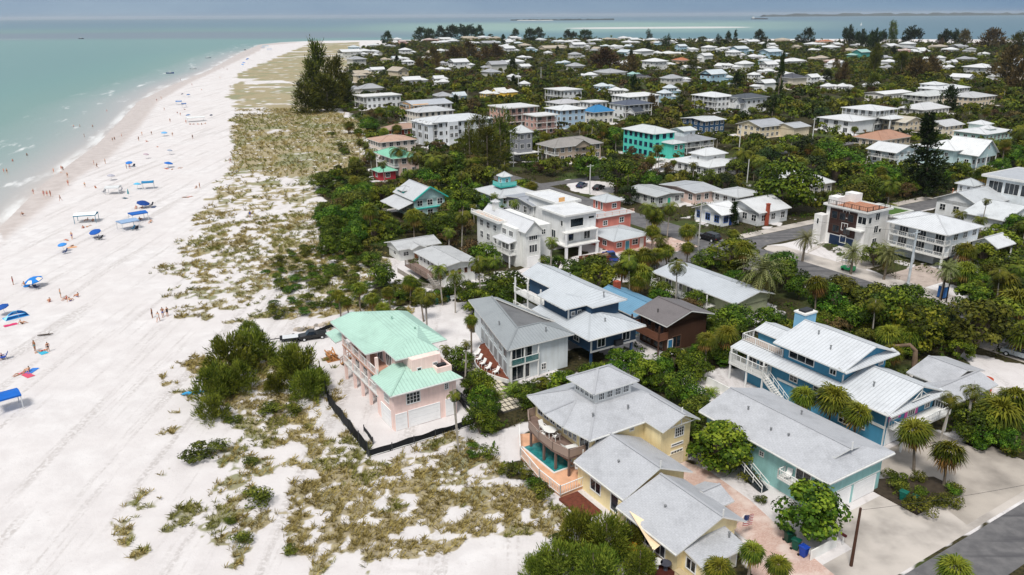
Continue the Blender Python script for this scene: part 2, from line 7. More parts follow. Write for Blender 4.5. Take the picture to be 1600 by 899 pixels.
PEOPLE = [(-58.3, 117.5, 's', 'person in dark swimwear standing left of the group at the dune path'), (-56.6, 115.8, 'w', 'person in pale shirt walking in front of the group at the dune path'), (-56.7, 117.8, 'w', 'person carrying a bright blue bag at the dune path'), (-56.1, 118.1, 's', 'person in dark clothes at the right of the group at the dune path'), (-69.8, 104.5, 's', 'person in teal swimwear standing left of the turquoise beach mat'), (-67.7, 104.2, 's', 'bare-chested person standing at the right of the turquoise beach mat'), (-68.8, 104.4, 'l', 'person lying on the turquoise beach mat'), (-66.7, 97.5, 't', 'bare-chested person sitting on a blue towel'), (-67.4, 96.7, 'l', 'person lying on the sand beside the pink towel'), (-78.1, 115.1, 't', 'person in dark swimwear sitting on a towel below the sky blue beach tent'), (-91.2, 134.6, 's', 'person in pink standing left of the blue beach umbrella'), (-88.9, 134.2, 't', 'person sitting beside the blue and white swim ring'), (-78.5, 127.3, 's', 'person standing at the left of the family group on the open sand'), (-77.2, 126.6, 't', 'person in red sitting in the middle of the family group'), (-76.0, 125.6, 't', 'person in blue sitting at the front of the family group'), (-75.9, 127.9, 't', 'person in dark blue sitting at the right end of the family group'), (-79.4, 125.4, 't', 'person in red sitting alone left of the family group'), (-73.2, 102.0, 't', 'person sitting under the thin chair hook at the left edge'), (-120.2, 203.6, 'w', 'person in dark swimwear walking on the wet sand above the teal canopy'), (-127.8, 209.2, 's', 'leftmost of three bathers standing on the wet sand'), (-126.9, 209.2, 's', 'middle of three bathers standing on the wet sand'), (-126.0, 209.2, 's', 'rightmost of three bathers standing on the wet sand'), (-132.1, 211.7, 'w', 'person with a red float at the edge of the wash'), (-121.2, 188.1, 't', 'person sitting in the wash at the left of the beach'), (-135.3, 235.2, 's', 'person in dark swimwear standing at the waterline'), (-128.9, 223.6, 'w', 'person walking on the wet sand below the waterline bather'), (-145.8, 246.3, 'x', 'left bather of a group paddling in the wash'), (-145.7, 250.7, 'x', 'taller bather of a group paddling in the wash'), (-144.5, 249.5, 'x', 'right bather of a group paddling in the wash'), (-141.4, 242.5, 't', 'child sitting in the wash beside the paddling group'), (-138.2, 256.8, 's', 'person standing on the wet sand left of a walking person'), (-134.2, 250.9, 'w', 'person walking on the wet sand toward the umbrellas'), (-135.5, 259.0, 's', 'two-toned bather standing at the top of the wet sand'), (-159.0, 312.5, 'x', 'bather in a dark suit in the foam'), (-159.0, 314.2, 'x', 'second bather close beside the one in the dark suit'), (-160.3, 323.0, 'x', 'bather alone in the shallow foam'), (-162.0, 246.8, 'x', 'bather at the left edge of the sea'), (-160.3, 245.7, 'x', 'second bather near the left edge of the sea'), (-171.2, 266.7, 'x', 'bather up to the waist in the sea'), (-173.2, 278.5, 'x', 'swimmer in the sea off the beach'), (-197.5, 355.8, 'x', 'swimmer far out, left of a pair'), (-194.6, 355.7, 'x', 'swimmer far out, right of a pair'), (-188.7, 355.4, 'x', 'swimmer alone nearer the breakers'), (-176.0, 323.6, 'x', 'bather beside a white splash'), (-212.1, 416.2, 'x', 'swimmer in the green water beyond the foam'), (-122.6, 220.8, 'w', 'person walking on dry sand left of the grey beach chairs'), (-119.1, 219.8, 't', 'person sitting on the sand left of the grey canopy'), (-147.4, 310.1, 's', 'person standing above the blue umbrella by the water'), (-152.4, 324.2, 's', 'person standing in white near the waterline'), (-149.2, 325.9, 'w', 'person in a dark suit walking near the waterline'), (-142.8, 306.6, 't', 'person in pink sitting with a small group'), (-138.8, 321.8, 's', 'person in a dark suit standing right of the pale blue umbrella'), (-127.7, 314.4, 's', 'person in dark clothes standing on the open sand'), (-133.0, 293.7, 'l', 'person lying on the sand above the pale umbrellas'), (-88.9, 219.0, 's', 'person standing near the dune with a dark bag'), (-89.9, 219.0, 't', 'person sitting beside the standing person near the dune'), (-88.1, 206.6, 'l', 'person lying on the sand near the dune'), (-87.2, 207.3, 'l', 'second person lying on the sand near the dune'), (-93.7, 258.8, 'w', 'person in blue walking beside the dune grass'), (-63.5, 184.1, 'w', 'person in a blue dress walking through the dune path'), (-111.0, 249.1, 'l', 'person lying left of the round blue umbrella shade'), (-108.7, 247.9, 'l', 'person lying below the round blue umbrella'), (-106.9, 250.0, 'l', 'person lying right of the round blue umbrella'), (-124.0, 249.5, 's', 'person standing below the blue umbrella on the left'), (-122.9, 249.4, 's', 'second person standing below the blue umbrella on the left'), (-89.4, 182.2, 't', 'person sitting under the royal blue canopy'), (-101.9, 181.9, 't', 'person sitting under the teal and white canopy'), (-100.2, 181.2, 't', 'person lying back under the teal and white canopy'), (-99.2, 174.7, 't', 'person in red sitting below the teal and white canopy'), (-98.9, 176.4, 'l', 'person lying on a towel below the teal and white canopy'), (-96.8, 165.4, 's', 'person standing beside beach bags on the left sand'), (-97.5, 164.4, 'l', 'person lying beside beach bags on the left sand'), (-93.9, 159.8, 'l', 'person lying beside the tilted blue umbrella'), (-94.3, 194.2, 't', 'person in dark swimwear sitting under the navy umbrella'), (-95.8, 194.2, 't', 'person sitting at the left of the navy umbrella'), (-85.7, 179.7, 't', 'person reclining right of the royal blue canopy'), (-205.0, 461.0, 'w', 'person walking at the waterline far up the beach'), (-208.7, 475.8, 'w', 'second person walking at the waterline far up the beach'), (-256.4, 623.4, 'x', 'bather in the shallows far up the beach'), (-227.2, 571.1, 's', 'person at the waterline far up the beach'), (-230.3, 636.8, 's', 'person standing on the far beach'), (-269.1, 757.2, 's', 'left of two people at the far waterline'), (-259.6, 738.3, 's', 'right of two people at the far waterline'), (-193.8, 553.2, 's', 'person standing beside the far dune grass'), (-206.7, 534.6, 't', 'person sitting on the far open sand'), (-158.6, 367.3, 's', 'person standing left of the long row of beachgoers'), (-181.2, 414.8, 'w', 'person walking above the long row of beachgoers'), (-169.7, 403.0, 't', 'person in pink sitting below the far blue tents'), (-163.7, 392.0, 's', 'person in red standing below the far blue tents'), (-171.8, 417.3, 't', 'person sitting right of the far blue tents'), (-149.2, 362.3, 's', 'person in red at the left end of the long row of beachgoers'), (-145.6, 357.7, 't', 'leftmost sitter in the long row of beachgoers'), (-143.9, 357.7, 't', 'second sitter from the left in the long row of beachgoers'), (-142.1, 357.6, 't', 'third sitter from the left in the long row of beachgoers'), (-140.3, 357.5, 't', 'fourth sitter from the left in the long row of beachgoers'), (-139.4, 359.7, 't', 'person in brown at the right end of the long row of beachgoers'), (118.7, 205.7, 's', 'person in red standing by the parked car in the side lane'), (118.4, 203.3, 'w', 'person in a dark shirt walking in the side lane')]
SHADES = [(-86.3, 133.5, 3.0, 'u', '#1f78c8', '#e6d6c4', 'blue beach umbrella with cream lining'), (-83.2, 119.4, 2.0, 'u', '#1d4f9c', '', 'dark blue beach umbrella in front of the sky blue tent'), (-80.8, 118.2, 3.5, 't', '#3fa0dd', '', 'sky blue pop-up beach tent'), (-62.9, 86.6, 2.9, 'c', '#1560b8', '', 'big royal blue beach canopy at the left edge'), (-93.4, 155.9, 1.7, 'u', '#3a86d0', '', 'tilted blue beach umbrella near the wet sand'), (-92.0, 166.8, 2.4, 'u', '#1a56a8', '', 'royal blue beach umbrella below the teal canopy'), (-101.4, 180.7, 4.6, 'c', '#e8ecee', '#1d6f8c', 'white beach canopy with teal legs and edges'), (-88.3, 173.9, 3.8, 'c', '#8aa4c4', '', 'pale grey blue beach canopy'), (-89.4, 181.6, 3.5, 'c', '#1f5fae', '', 'royal blue beach canopy among sitting people'), (-94.4, 194.9, 3.1, 'u', '#143f86', '', 'navy beach umbrella above two sitting people'), (-103.3, 218.5, 2.9, 'c', '#2278a8', '', 'teal blue beach canopy by the pale umbrella'), (-106.1, 217.7, 2.0, 'u', '#58b2d8', '', 'pale blue beach umbrella beside the teal blue canopy'), (-104.0, 207.8, 1.6, 'f', '#2a8a94', '', 'folded teal beach umbrella standing in the sand'), (-110.0, 211.9, 3.5, 'c', '#c9ccce', '', 'pale grey beach canopy with open sides'), (-119.9, 230.8, 2.1, 'u', '#a9a9b4', '', 'grey beach umbrella near the wet sand'), (-124.5, 252.9, 2.1, 'u', '#2a74c4', '', 'blue beach umbrella left of the round blue one'), (-111.3, 251.3, 2.7, 'u', '#1f66b8', '', 'round blue beach umbrella with sunbathers'), (-126.2, 268.5, 1.8, 'u', '#b4a4ac', '', 'pale mauve beach umbrella'), (-121.2, 276.2, 1.8, 'u', '#9aa2b0', '', 'small grey beach umbrella'), (-142.2, 322.0, 2.4, 'u', '#6aa6d6', '', 'pale blue beach umbrella far up the beach'), (-196.5, 486.6, 2.3, 'u', '#1f5f9a', '', 'dark teal beach umbrella far up the beach'), (-201.7, 490.9, 1.6, 'u', '#24324a', '', 'tiny dark beach umbrella far up the beach'), (-184.8, 442.8, 2.9, 'c', '#3a78b8', '', 'blue beach tent in the far cluster'), (-176.7, 429.6, 2.1, 'c', '#2a5a98', '', 'dark blue beach tent in the far cluster'), (-155.5, 381.5, 2.2, 'u', '#3a6ea0', '', 'steel blue beach umbrella above the long row of beachgoers'), (-144.2, 380.9, 1.2, 'u', '#26364e', '', 'lone dark beach umbrella on the far sand'), (-147.4, 369.1, 7.8, 'c', '#d8dcdc', '', 'long white shade sail over the row of beachgoers'), (-392.6, 1304.1, 9.2, 'c', '#46a4c4', '', 'light teal beach tent near the point'), (-349.4, 1177.6, 6.5, 'c', '#3c7ab0', '', 'blue beach tent near the point'), (-380.8, 1251.4, 4.9, 'c', '#4a90c0', '', 'small blue beach tent near the point'), (-277.1, 839.6, 3.3, 'u', '#3a78c0', '', 'blue beach umbrella on the far bend'), (-297.3, 915.4, 3.6, 'u', '#2f62a0', '', 'dark blue beach umbrella on the far bend'), (-267.6, 806.1, 2.6, 'u', '#5090d0', '', 'small blue beach umbrella on the far bend')]
TOWELS = [(-68.5, 104.0, 'm', '#39a8c8', 'turquoise beach mat between two standing bathers'), (-66.1, 96.3, 'm', '#c8506a', 'pink towel beside the sunbather'), (-66.4, 97.7, 'm', '#3a78c8', 'blue towel under the sitting bather'), (-79.7, 114.8, 'm', '#c83a6a', 'crimson towel below the sky blue tent'), (-85.4, 132.1, 'c', '#24304a', 'dark beach chair under the blue umbrella'), (-91.2, 164.7, 'c', '#3a3c4a', 'left beach chair under the royal blue umbrella'), (-90.3, 164.7, 'c', '#22262e', 'right beach chair under the royal blue umbrella'), (-92.4, 154.1, 'c', '#2a3c66', 'beach chair under the tilted blue umbrella'), (-113.3, 212.9, 'c', '#7a7c88', 'left grey beach chair by the open canopy'), (-109.4, 214.4, 'c', '#8a8c96', 'right grey beach chair by the open canopy'), (-123.2, 252.8, 'c', '#26304a', 'beach chair under the left blue umbrella'), (-92.9, 196.2, 'c', '#2a2c38', 'beach chair right of the navy umbrella'), (-110.8, 249.1, 'm', '#a04a5a', 'red towel under the round blue umbrella'), (-88.1, 133.5, 'r', '#2f7cc8', 'blue and white swim ring'), (-41.3, 90.4, 'k', '#3a9ad0', 'blue kayak lying beside the casuarina bushes'), (-72.7, 101.6, 'c', '#2a4aa0', 'blue beach chair at the left edge'), (-93.4, 158.8, 'm', '#d8a070', 'tan towel beside the tilted blue umbrella'), (-91.9, 195.5, 'm', '#38486a', 'slate towel by the navy umbrella'), (-86.9, 172.7, 'c', '#245a7a', 'teal beach chair under the pale grey canopy'), (-86.0, 172.7, 'c', '#1a2434', 'dark beach chair under the pale grey canopy'), (-104.3, 206.2, 'm', '#1f4a5a', 'dark teal towel by the folded umbrella'), (-71.6, 110.3, 'k', '#4a4038', 'grey driftwood log on the sand')]
BOATS = [(-1002.7, 1908.4, 26.9, '#1a2a38', 'dark motor boat trailing a white wake'), (-297.8, 704.4, 6.2, '#1f3f8a', 'blue motor boat moored off the beach'), (-300.3, 764.8, 6.1, '#c8ccce', 'pale motor boat beside the blue one'), (-361.7, 970.6, 6.1, '#9aa6b0', 'small grey boat far off the beach')]
import bpy, bmesh, math, random
import numpy as np
from mathutils import Vector, Matrix
from mathutils.geometry import tessellate_polygon
R = math.radians
SC = bpy.context.scene
COL = SC.collection
A = R(31.8)                      # bearing of the street grid
CA, SA = math.cos(A), math.sin(A)
CAM_H = 46.0
random.seed(7)
NR = np.random.default_rng(11)

def g2w(a, b, z=0.0):            # street-grid metres -> world metres
    return Vector((a*CA - b*SA, a*SA + b*CA, z))

# ------------------------------------------------------------------ camera
FPX, PITCH, ROLL = 1215.0, math.atan(425.3/1215.0), math.atan(9.5/1600.0)
cam = bpy.data.cameras.new('camera'); camo = bpy.data.objects.new('camera', cam); COL.objects.link(camo)
cam.sensor_width = 36.0; cam.lens = 36.0*FPX/1600.0; cam.clip_start = 1.0; cam.clip_end = 80000.0
f = Vector((0, math.cos(PITCH), -math.sin(PITCH)))
r0 = Vector((1, 0, 0)); u0 = Vector((0, math.sin(PITCH), math.cos(PITCH)))
rt = r0*math.cos(ROLL) - u0*math.sin(ROLL); up = u0*math.cos(ROLL) + r0*math.sin(ROLL)
m3 = Matrix((rt, up, -f)).transposed()
camo.matrix_world = Matrix.Translation((0, 0, CAM_H)) @ m3.to_4x4()
SC.camera = camo

def proj(p):                     # used only to keep planted trees from burying the houses
    q = np.asarray(p, float) - np.array([0, 0, CAM_H])
    w = q @ np.array(f); w = np.where(np.abs(w) < 1e-3, 1e-3, w)
    return 800 + FPX*(q @ np.array(rt))/w, 449.5 - FPX*(q @ np.array(up))/w, w

# ------------------------------------------------------------------ materials
def s2l(h):
    h = h.lstrip('#'); c = [int(h[i:i+2], 16)/255 for i in (0, 2, 4)]
    return tuple(x/12.92 if x <= .04045 else ((x+.055)/1.055)**2.4 for x in c)
MATS = {}
def nt(m): return m.node_tree.nodes, m.node_tree.links
def newmat(name, rough=.6, spec=.3):
    m = bpy.data.materials.new(name); m.use_nodes = True
    b = m.node_tree.nodes['Principled BSDF']
    b.inputs['Roughness'].default_value = rough; b.inputs['Specular IOR Level'].default_value = spec
    MATS[name] = m
    return m, b
def N(m, t, **kw):
    n = m.node_tree.nodes.new(t)
    for k, v in kw.items():
        if k in n.inputs: n.inputs[k].default_value = v
        else: setattr(n, k, v)
    return n
def ramp(m, pts, interp='LINEAR'):
    n = m.node_tree.nodes.new('ShaderNodeValToRGB'); cr = n.color_ramp; cr.interpolation = interp
    while len(cr.elements) < len(pts): cr.elements.new(.5)
    for e, (p, c) in zip(cr.elements, pts):
        e.position = p; e.color = (*c, 1) if len(c) == 3 else c
    return n
def mul(c, k): return tuple(min(1, x*k) for x in c)

def paint(name, col, rough=.65, var=.10, scale=1.3, spec=.25, siding=0, metal=0, bump=0):
    """painted or plain surface: weathering noise in world metres, optional clapboard lines"""
    if name in MATS: return MATS[name]
    m, b = newmat(name, rough, spec); L = m.node_tree.links
    c = s2l(col) if isinstance(col, str) else col
    g = N(m, 'ShaderNodeNewGeometry')
    n = N(m, 'ShaderNodeTexNoise', Scale=scale, Detail=5.0); L.new(g.outputs['Position'], n.inputs['Vector'])
    rp = ramp(m, [(.25, mul(c, 1-var*1.6)), (.55, c), (.8, mul(c, 1+var*.5))]); L.new(n.outputs['Fac'], rp.inputs['Fac'])
    out = rp.outputs['Color']
    if siding is not None and name.startswith(('wall_', 'white_trim')):      # rain streaks and grime
        mp = N(m, 'ShaderNodeMapping'); mp.inputs['Scale'].default_value = (1.6, 1.6, .16); L.new(g.outputs['Position'], mp.inputs[0])
        n3 = N(m, 'ShaderNodeTexNoise', Scale=1.4, Detail=6.0, Roughness=.65); L.new(mp.outputs[0], n3.inputs['Vector'])
        r3 = ramp(m, [(.36, (.80, .79, .76)), (.58, (1, 1, 1))]); L.new(n3.outputs['Fac'], r3.inputs['Fac'])
        mx = N(m, 'ShaderNodeMix', data_type='RGBA', blend_type='MULTIPLY'); mx.inputs[0].default_value = .5; L.new(out, mx.inputs[6]); L.new(r3.outputs['Color'], mx.inputs[7]); out = mx.outputs[2]
    if siding:
        sx = N(m, 'ShaderNodeSeparateXYZ'); L.new(g.outputs['Position'], sx.inputs[0])
        mm = N(m, 'ShaderNodeMath', operation='FRACT'); d = N(m, 'ShaderNodeMath', operation='DIVIDE')
        L.new(sx.outputs['Z'], d.inputs[0]); d.inputs[1].default_value = siding; L.new(d.outputs[0], mm.inputs[0])
        bp = N(m, 'ShaderNodeBump', Strength=.55, Distance=.03); L.new(mm.outputs[0], bp.inputs['Height']); L.new(bp.outputs[0], b.inputs['Normal'])
    L.new(out, b.inputs['Base Color']); b.inputs['Metallic'].default_value = metal
    if bump:
        bp = N(m, 'ShaderNodeBump', Strength=.5, Distance=bump); L.new(n.outputs['Fac'], bp.inputs['Height']); L.new(bp.outputs[0], b.inputs['Normal'])
    return m

def roofmat(name, col, kind='metal', var=.06, rough=.5, stain=.13):
    """UV in metres: u along the eave, v up the slope.  metal = standing seams, shingle = courses"""
    if name in MATS: return MATS[name]
    m, b = newmat(name, rough, .3); L = m.node_tree.links
    c = s2l(col) if isinstance(col, str) else col
    if kind == 'metal': c = mul(c, .84)
    uv = N(m, 'ShaderNodeUVMap'); g = N(m, 'ShaderNodeNewGeometry')
    n = N(m, 'ShaderNodeTexNoise', Scale=.45, Detail=8.0, Roughness=.65); L.new(g.outputs['Position'], n.inputs['Vector'])
    n2 = N(m, 'ShaderNodeTexNoise', Scale=6.0, Detail=4.0); L.new(g.outputs['Position'], n2.inputs['Vector'])
    rp = ramp(m, [(.3, mul(c, 1-stain*(1.5 if kind != 'metal' else 1))), (.5, c), (.75, mul(c, 1+var))]); L.new(n.outputs['Fac'], rp.inputs['Fac'])
    mp = N(m, 'ShaderNodeMapping'); L.new(uv.outputs['UV'], mp.inputs['Vector'])
    if kind == 'metal':
        mp.inputs['Scale'].default_value = (2.2, .02, 1)
        br = N(m, 'ShaderNodeTexWave', wave_type='BANDS', bands_direction='X', wave_profile='SIN', Scale=.314, Distortion=0.0)
        L.new(mp.outputs[0], br.inputs['Vector'])
        pw = ramp(m, [(.0, (0, 0, 0)), (.86, (0, 0, 0)), (1., (1, 1, 1))]); L.new(br.outputs['Fac'], pw.inputs['Fac'])
    else:
        mp.inputs['Scale'].default_value = (1.9, 5.2, 1)
        br = N(m, 'ShaderNodeTexBrick', Scale=1.0); br.inputs['Mortar Size'].default_value = .06
        br.inputs['Color1'].default_value = (0, 0, 0, 1); br.inputs['Color2'].default_value = (.45, .45, .45, 1); br.inputs['Mortar'].default_value = (1, 1, 1, 1)
        br.inputs['Brick Width'].default_value = 1.0; br.inputs['Row Height'].default_value = 1.0
        L.new(mp.outputs[0], br.inputs['Vector']); pw = N(m, 'ShaderNodeMath', operation='MULTIPLY'); pw.inputs[1].default_value = .8
        L.new(br.outputs['Color'], pw.inputs[0])
    mx = N(m, 'ShaderNodeMix', data_type='RGBA', blend_type='MULTIPLY')
    dk = .74 if kind == 'metal' else .80
    ml = N(m, 'ShaderNodeMath', operation='MULTIPLY'); ml.inputs[1].default_value = 1.0; L.new(pw.outputs[0], ml.inputs[0])
    L.new(ml.outputs[0], mx.inputs[0]); L.new(rp.outputs['Color'], mx.inputs[6]); mx.inputs[7].default_value = (dk, dk, dk, 1)
    mx2 = N(m, 'ShaderNodeMix', data_type='RGBA', blend_type='MULTIPLY'); mx2.inputs[0].default_value = 1
    r2 = ramp(m, [(.3, (.91, .91, .91)), (.7, (1.05, 1.05, 1.05))]); L.new(n2.outputs['Fac'], r2.inputs['Fac'])
    L.new(mx.outputs[2], mx2.inputs[6]); L.new(r2.outputs['Color'], mx2.inputs[7])
    L.new(mx2.outputs[2], b.inputs['Base Color'])
    bp = N(m, 'ShaderNodeBump', Strength=.4, Distance=.04); L.new(pw.outputs[0], bp.inputs['Height']); L.new(bp.outputs[0], b.inputs['Normal'])
    return m

def glassmat():
    if 'window_glass' in MATS: return MATS['window_glass']
    m, b = newmat('window_glass', .06, .6); L = m.node_tree.links
    g = N(m, 'ShaderNodeNewGeometry'); n = N(m, 'ShaderNodeTexNoise', Scale=.55, Detail=3.0); L.new(g.outputs['Position'], n.inputs['Vector'])
    rp = ramp(m, [(.35, (.006, .008, .012)), (.55, (.018, .026, .034)), (.75, (.05, .065, .075))]); L.new(n.outputs['Fac'], rp.inputs['Fac'])
    L.new(rp.outputs['Color'], b.inputs['Base Color'])
    return m

# ------------------------------------------------------------------ mesh helpers
class MB:
    """collects faces for ONE mesh; uv in metres when given"""
    def __init__(s): s.v, s.f, s.m, s.uv = [], [], [], []
    def face(s, pts, mi=0, uv=None):
        i = len(s.v); s.v += [tuple(p) for p in pts]; s.f.append(tuple(range(i, i+len(pts)))); s.m.append(mi)
        s.uv += uv if uv else [(0, 0)]*len(pts)
    def box(s, x0, y0, z0, x1, y1, z1, mi=0, skip=''):
        if x0 > x1: x0, x1 = x1, x0
        if y0 > y1: y0, y1 = y1, y0
        a, b, c, d = (x0, y0), (x1, y0), (x1, y1), (x0, y1)
        lo = [(*p, z0) for p in (a, b, c, d)]; hi = [(*p, z1) for p in (a, b, c, d)]
        if 'b' not in skip: s.face(lo[::-1], mi)
        if 't' not in skip: s.face(hi, mi)
        for i in range(4):
            j = (i+1) % 4; s.face([lo[i], lo[j], hi[j], hi[i]], mi)
    def prism(s, poly, z0, z1, mi=0):
        ar = sum(poly[i][0]*poly[(i+1) % len(poly)][1]-poly[(i+1) % len(poly)][0]*poly[i][1] for i in range(len(poly)))
        if ar < 0: poly = poly[::-1]
        lo = [(p[0], p[1], z0) for p in poly]; hi = [(p[0], p[1], z1) for p in poly]
        s.face(lo[::-1], mi); s.face(hi, mi)
        for i in range(len(poly)):
            j = (i+1) % len(poly); s.face([lo[i], lo[j], hi[j], hi[i]], mi)
    def bar(s, p, q, w, mi=0, h=None):
        p, q = Vector(p), Vector(q); d = (q-p); n = d.normalized()
        t = n.cross(Vector((0, 0, 1)));  t = t.normalized() if t.length > 1e-4 else Vector((1, 0, 0))
        u = t.cross(n).normalized(); t = t*(w/2); u = u*((h or w)/2)
        a = [p-t-u, p+t-u, p+t+u, p-t+u]; b = [x+d for x in a]
        s.face([a[3], a[2], a[1], a[0]][::-1] if False else a[::1], mi); s.face(b[::-1], mi)
        for i in range(4):
            j = (i+1) % 4; s.face([a[j], a[i], b[i], b[j]], mi)
    def tube(s, pts, rad, n=6, mi=0, cap=True):
        rings = []
        for k, p in enumerate(pts):
            p = Vector(p); d = (Vector(pts[min(k+1, len(pts)-1)])-Vector(pts[max(k-1, 0)])).normalized()
            t = d.cross(Vector((.3, .9, .1))).normalized(); u = d.cross(t)
            r = rad[k] if isinstance(rad, (list, tuple)) else rad
            rings.append([p+(t*math.cos(2*math.pi*i/n)+u*math.sin(2*math.pi*i/n))*r for i in range(n)])
        for a, b in zip(rings, rings[1:]):
            for i in range(n):
                j = (i+1) % n; s.face([a[i], a[j], b[j], b[i]], mi)
        if cap: s.face(rings[0][::-1], mi); s.face(rings[-1], mi)
    def mesh(s, name, mats, smooth=False):
        me = bpy.data.meshes.new(name); me.from_pydata(s.v, [], s.f)
        for m in (mats if isinstance(mats, (list, tuple)) else [mats]): me.materials.append(m)
        me.polygons.foreach_set('material_index', s.m)
        if any(u != (0, 0) for u in s.uv):
            l = me.uv_layers.new(name='UVMap'); l.data.foreach_set('uv', np.array(s.uv, np.float32).ravel())
        if smooth: me.polygons.foreach_set('use_smooth', [True]*len(s.f))
        me.update(); return me
    def obj(s, name, mats, parent=None, smooth=False, loc=None):
        o = bpy.data.objects.new(name, s.mesh(name, mats, smooth)); COL.objects.link(o)
        if parent: o.parent = parent
        if loc is not None: o.location = loc
        return o
def place(name, me, parent=None, loc=(0, 0, 0), rz=0, sc=None):
    o = bpy.data.objects.new(name, me); COL.objects.link(o); o.location = loc; o.rotation_euler[2] = rz
    if parent: o.parent = parent
    if sc: o.scale = sc if isinstance(sc, (tuple, list)) else (sc,)*3
    return o
def tag(o, label=None, cat=None, group=None, kind=None):
    if label: o['label'] = label
    if cat: o['category'] = cat
    if group: o['group'] = group
    if kind: o['kind'] = kind
    return o
def empty(name, loc, rz=0.0):
    o = bpy.data.objects.new(name, None); COL.objects.link(o); o.location = loc; o.rotation_euler[2] = rz
    o.empty_display_size = .3
    return o

# ------------------------------------------------------------------ noise for planting
_T = NR.random((256, 256)).astype(np.float32)
def vnoise(x, y, s):
    x = np.asarray(x, float)/s; y = np.asarray(y, float)/s
    xi = np.floor(x).astype(int); yi = np.floor(y).astype(int); fx = x-xi; fy = y-yi
    fx = fx*fx*(3-2*fx); fy = fy*fy*(3-2*fy)
    g = lambda i, j: _T[i & 255, j & 255]
    return (g(xi, yi)*(1-fx)+g(xi+1, yi)*fx)*(1-fy)+(g(xi, yi+1)*(1-fx)+g(xi+1, yi+1)*fx)*fy
def fnoise(x, y, s): return (vnoise(x, y, s)*.5+vnoise(x+37, y+11, s*.47)*.3+vnoise(x+91, y+57, s*.21)*.2)
def inpoly(x, y, poly):
    x = np.asarray(x, float); y = np.asarray(y, float); c = np.zeros(x.shape, bool)
    for i in range(len(poly)):
        x0, y0 = poly[i]; x1, y1 = poly[i-1]
        if y0 == y1: continue
        k = ((y0 > y) != (y1 > y)) & (x < (x1-x0)*(y-y0)/(y1-y0)+x0); c ^= k
    return c
# ------------------------------------------------------------------ sky, sun
def build_sky():
    w = bpy.data.worlds.new('World'); SC.world = w; w.use_nodes = True
    t = w.node_tree; L = t.links; bg = t.nodes['Background']
    class F: node_tree = t
    el, rot = R(58), R(200)
    sk = N(F, 'ShaderNodeTexSky', sky_type='NISHITA'); sk.sun_disc = False; sk.sun_elevation = el; sk.sun_rotation = rot
    sk.air_density = 1.0; sk.dust_density = 1.5; sk.ozone_density = 1.2
    tc = N(F, 'ShaderNodeTexCoord'); sx = N(F, 'ShaderNodeSeparateXYZ'); L.new(tc.outputs['Generated'], sx.inputs[0])
    # broken cloud deck: grey-blue bank low on the horizon, white cloud above
    mp = N(F, 'ShaderNodeMapping'); mp.inputs['Scale'].default_value = (2.2, 2.2, 9); L.new(tc.outputs['Generated'], mp.inputs[0])
    n = N(F, 'ShaderNodeTexNoise', Scale=1.6, Detail=7.0, Roughness=.55); L.new(mp.outputs[0], n.inputs['Vector'])
    az = ramp(F, [(.0, (4.3, 5.8, 7.5)), (.5, (3.7, 5.2, 7.0)), (1., (2.2, 3.8, 6.0))]); 
    mr = N(F, 'ShaderNodeMapRange'); mr.inputs['From Min'].default_value = -.55; mr.inputs['From Max'].default_value = .6
    L.new(sx.outputs['X'], mr.inputs['Value']); L.new(mr.outputs[0], az.inputs['Fac'])
    cl = ramp(F, [(.35, (.82, .86, .92)), (.7, (1.12, 1.1, 1.06))]); L.new(n.outputs['Fac'], cl.inputs['Fac'])
    bank = N(F, 'ShaderNodeMix', data_type='RGBA', blend_type='MULTIPLY'); bank.inputs[0].default_value = 1
    L.new(az.outputs['Color'], bank.inputs[6]); L.new(cl.outputs['Color'], bank.inputs[7])
    high = ramp(F, [(.40, (7.5, 8.2, 9.2)), (.62, (12.5, 12.5, 12.5))]); L.new(n.outputs['Fac'], high.inputs['Fac'])
    mz = N(F, 'ShaderNodeMapRange', interpolation_type='SMOOTHSTEP'); mz.inputs['From Min'].default_value = .06; mz.inputs['From Max'].default_value = .45
    L.new(sx.outputs['Z'], mz.inputs['Value'])
    m1 = N(F, 'ShaderNodeMix', data_type='RGBA'); L.new(mz.outputs[0], m1.inputs[0]); L.new(bank.outputs[2], m1.inputs[6]); L.new(high.outputs['Color'], m1.inputs[7])
    m2 = N(F, 'ShaderNodeMix', data_type='RGBA'); m2.inputs[0].default_value = .92
    L.new(sk.outputs['Color'], m2.inputs[6]); L.new(m1.outputs[2], m2.inputs[7])
    L.new(m2.outputs[2], bg.inputs['Color']); bg.inputs['Strength'].default_value = .068
    s = bpy.data.lights.new('sun', 'SUN'); so = bpy.data.objects.new('sun', s); COL.objects.link(so)
    s.energy = 3.15; s.angle = R(15); s.color = (1, .955, .89)
    # sky texture azimuth: rotation measured from +Y towards +X
    d = Vector((math.sin(rot)*math.cos(el), math.cos(rot)*math.cos(el), math.sin(el)))
    so.rotation_euler = d.to_track_quat('Z', 'Y').to_euler()
    so.location = (0, 0, 200)
    v = SC.view_settings; v.view_transform = 'Standard'; v.look = 'None'; v.exposure = 0.12; v.gamma = 1; v.use_curve_mapping = False

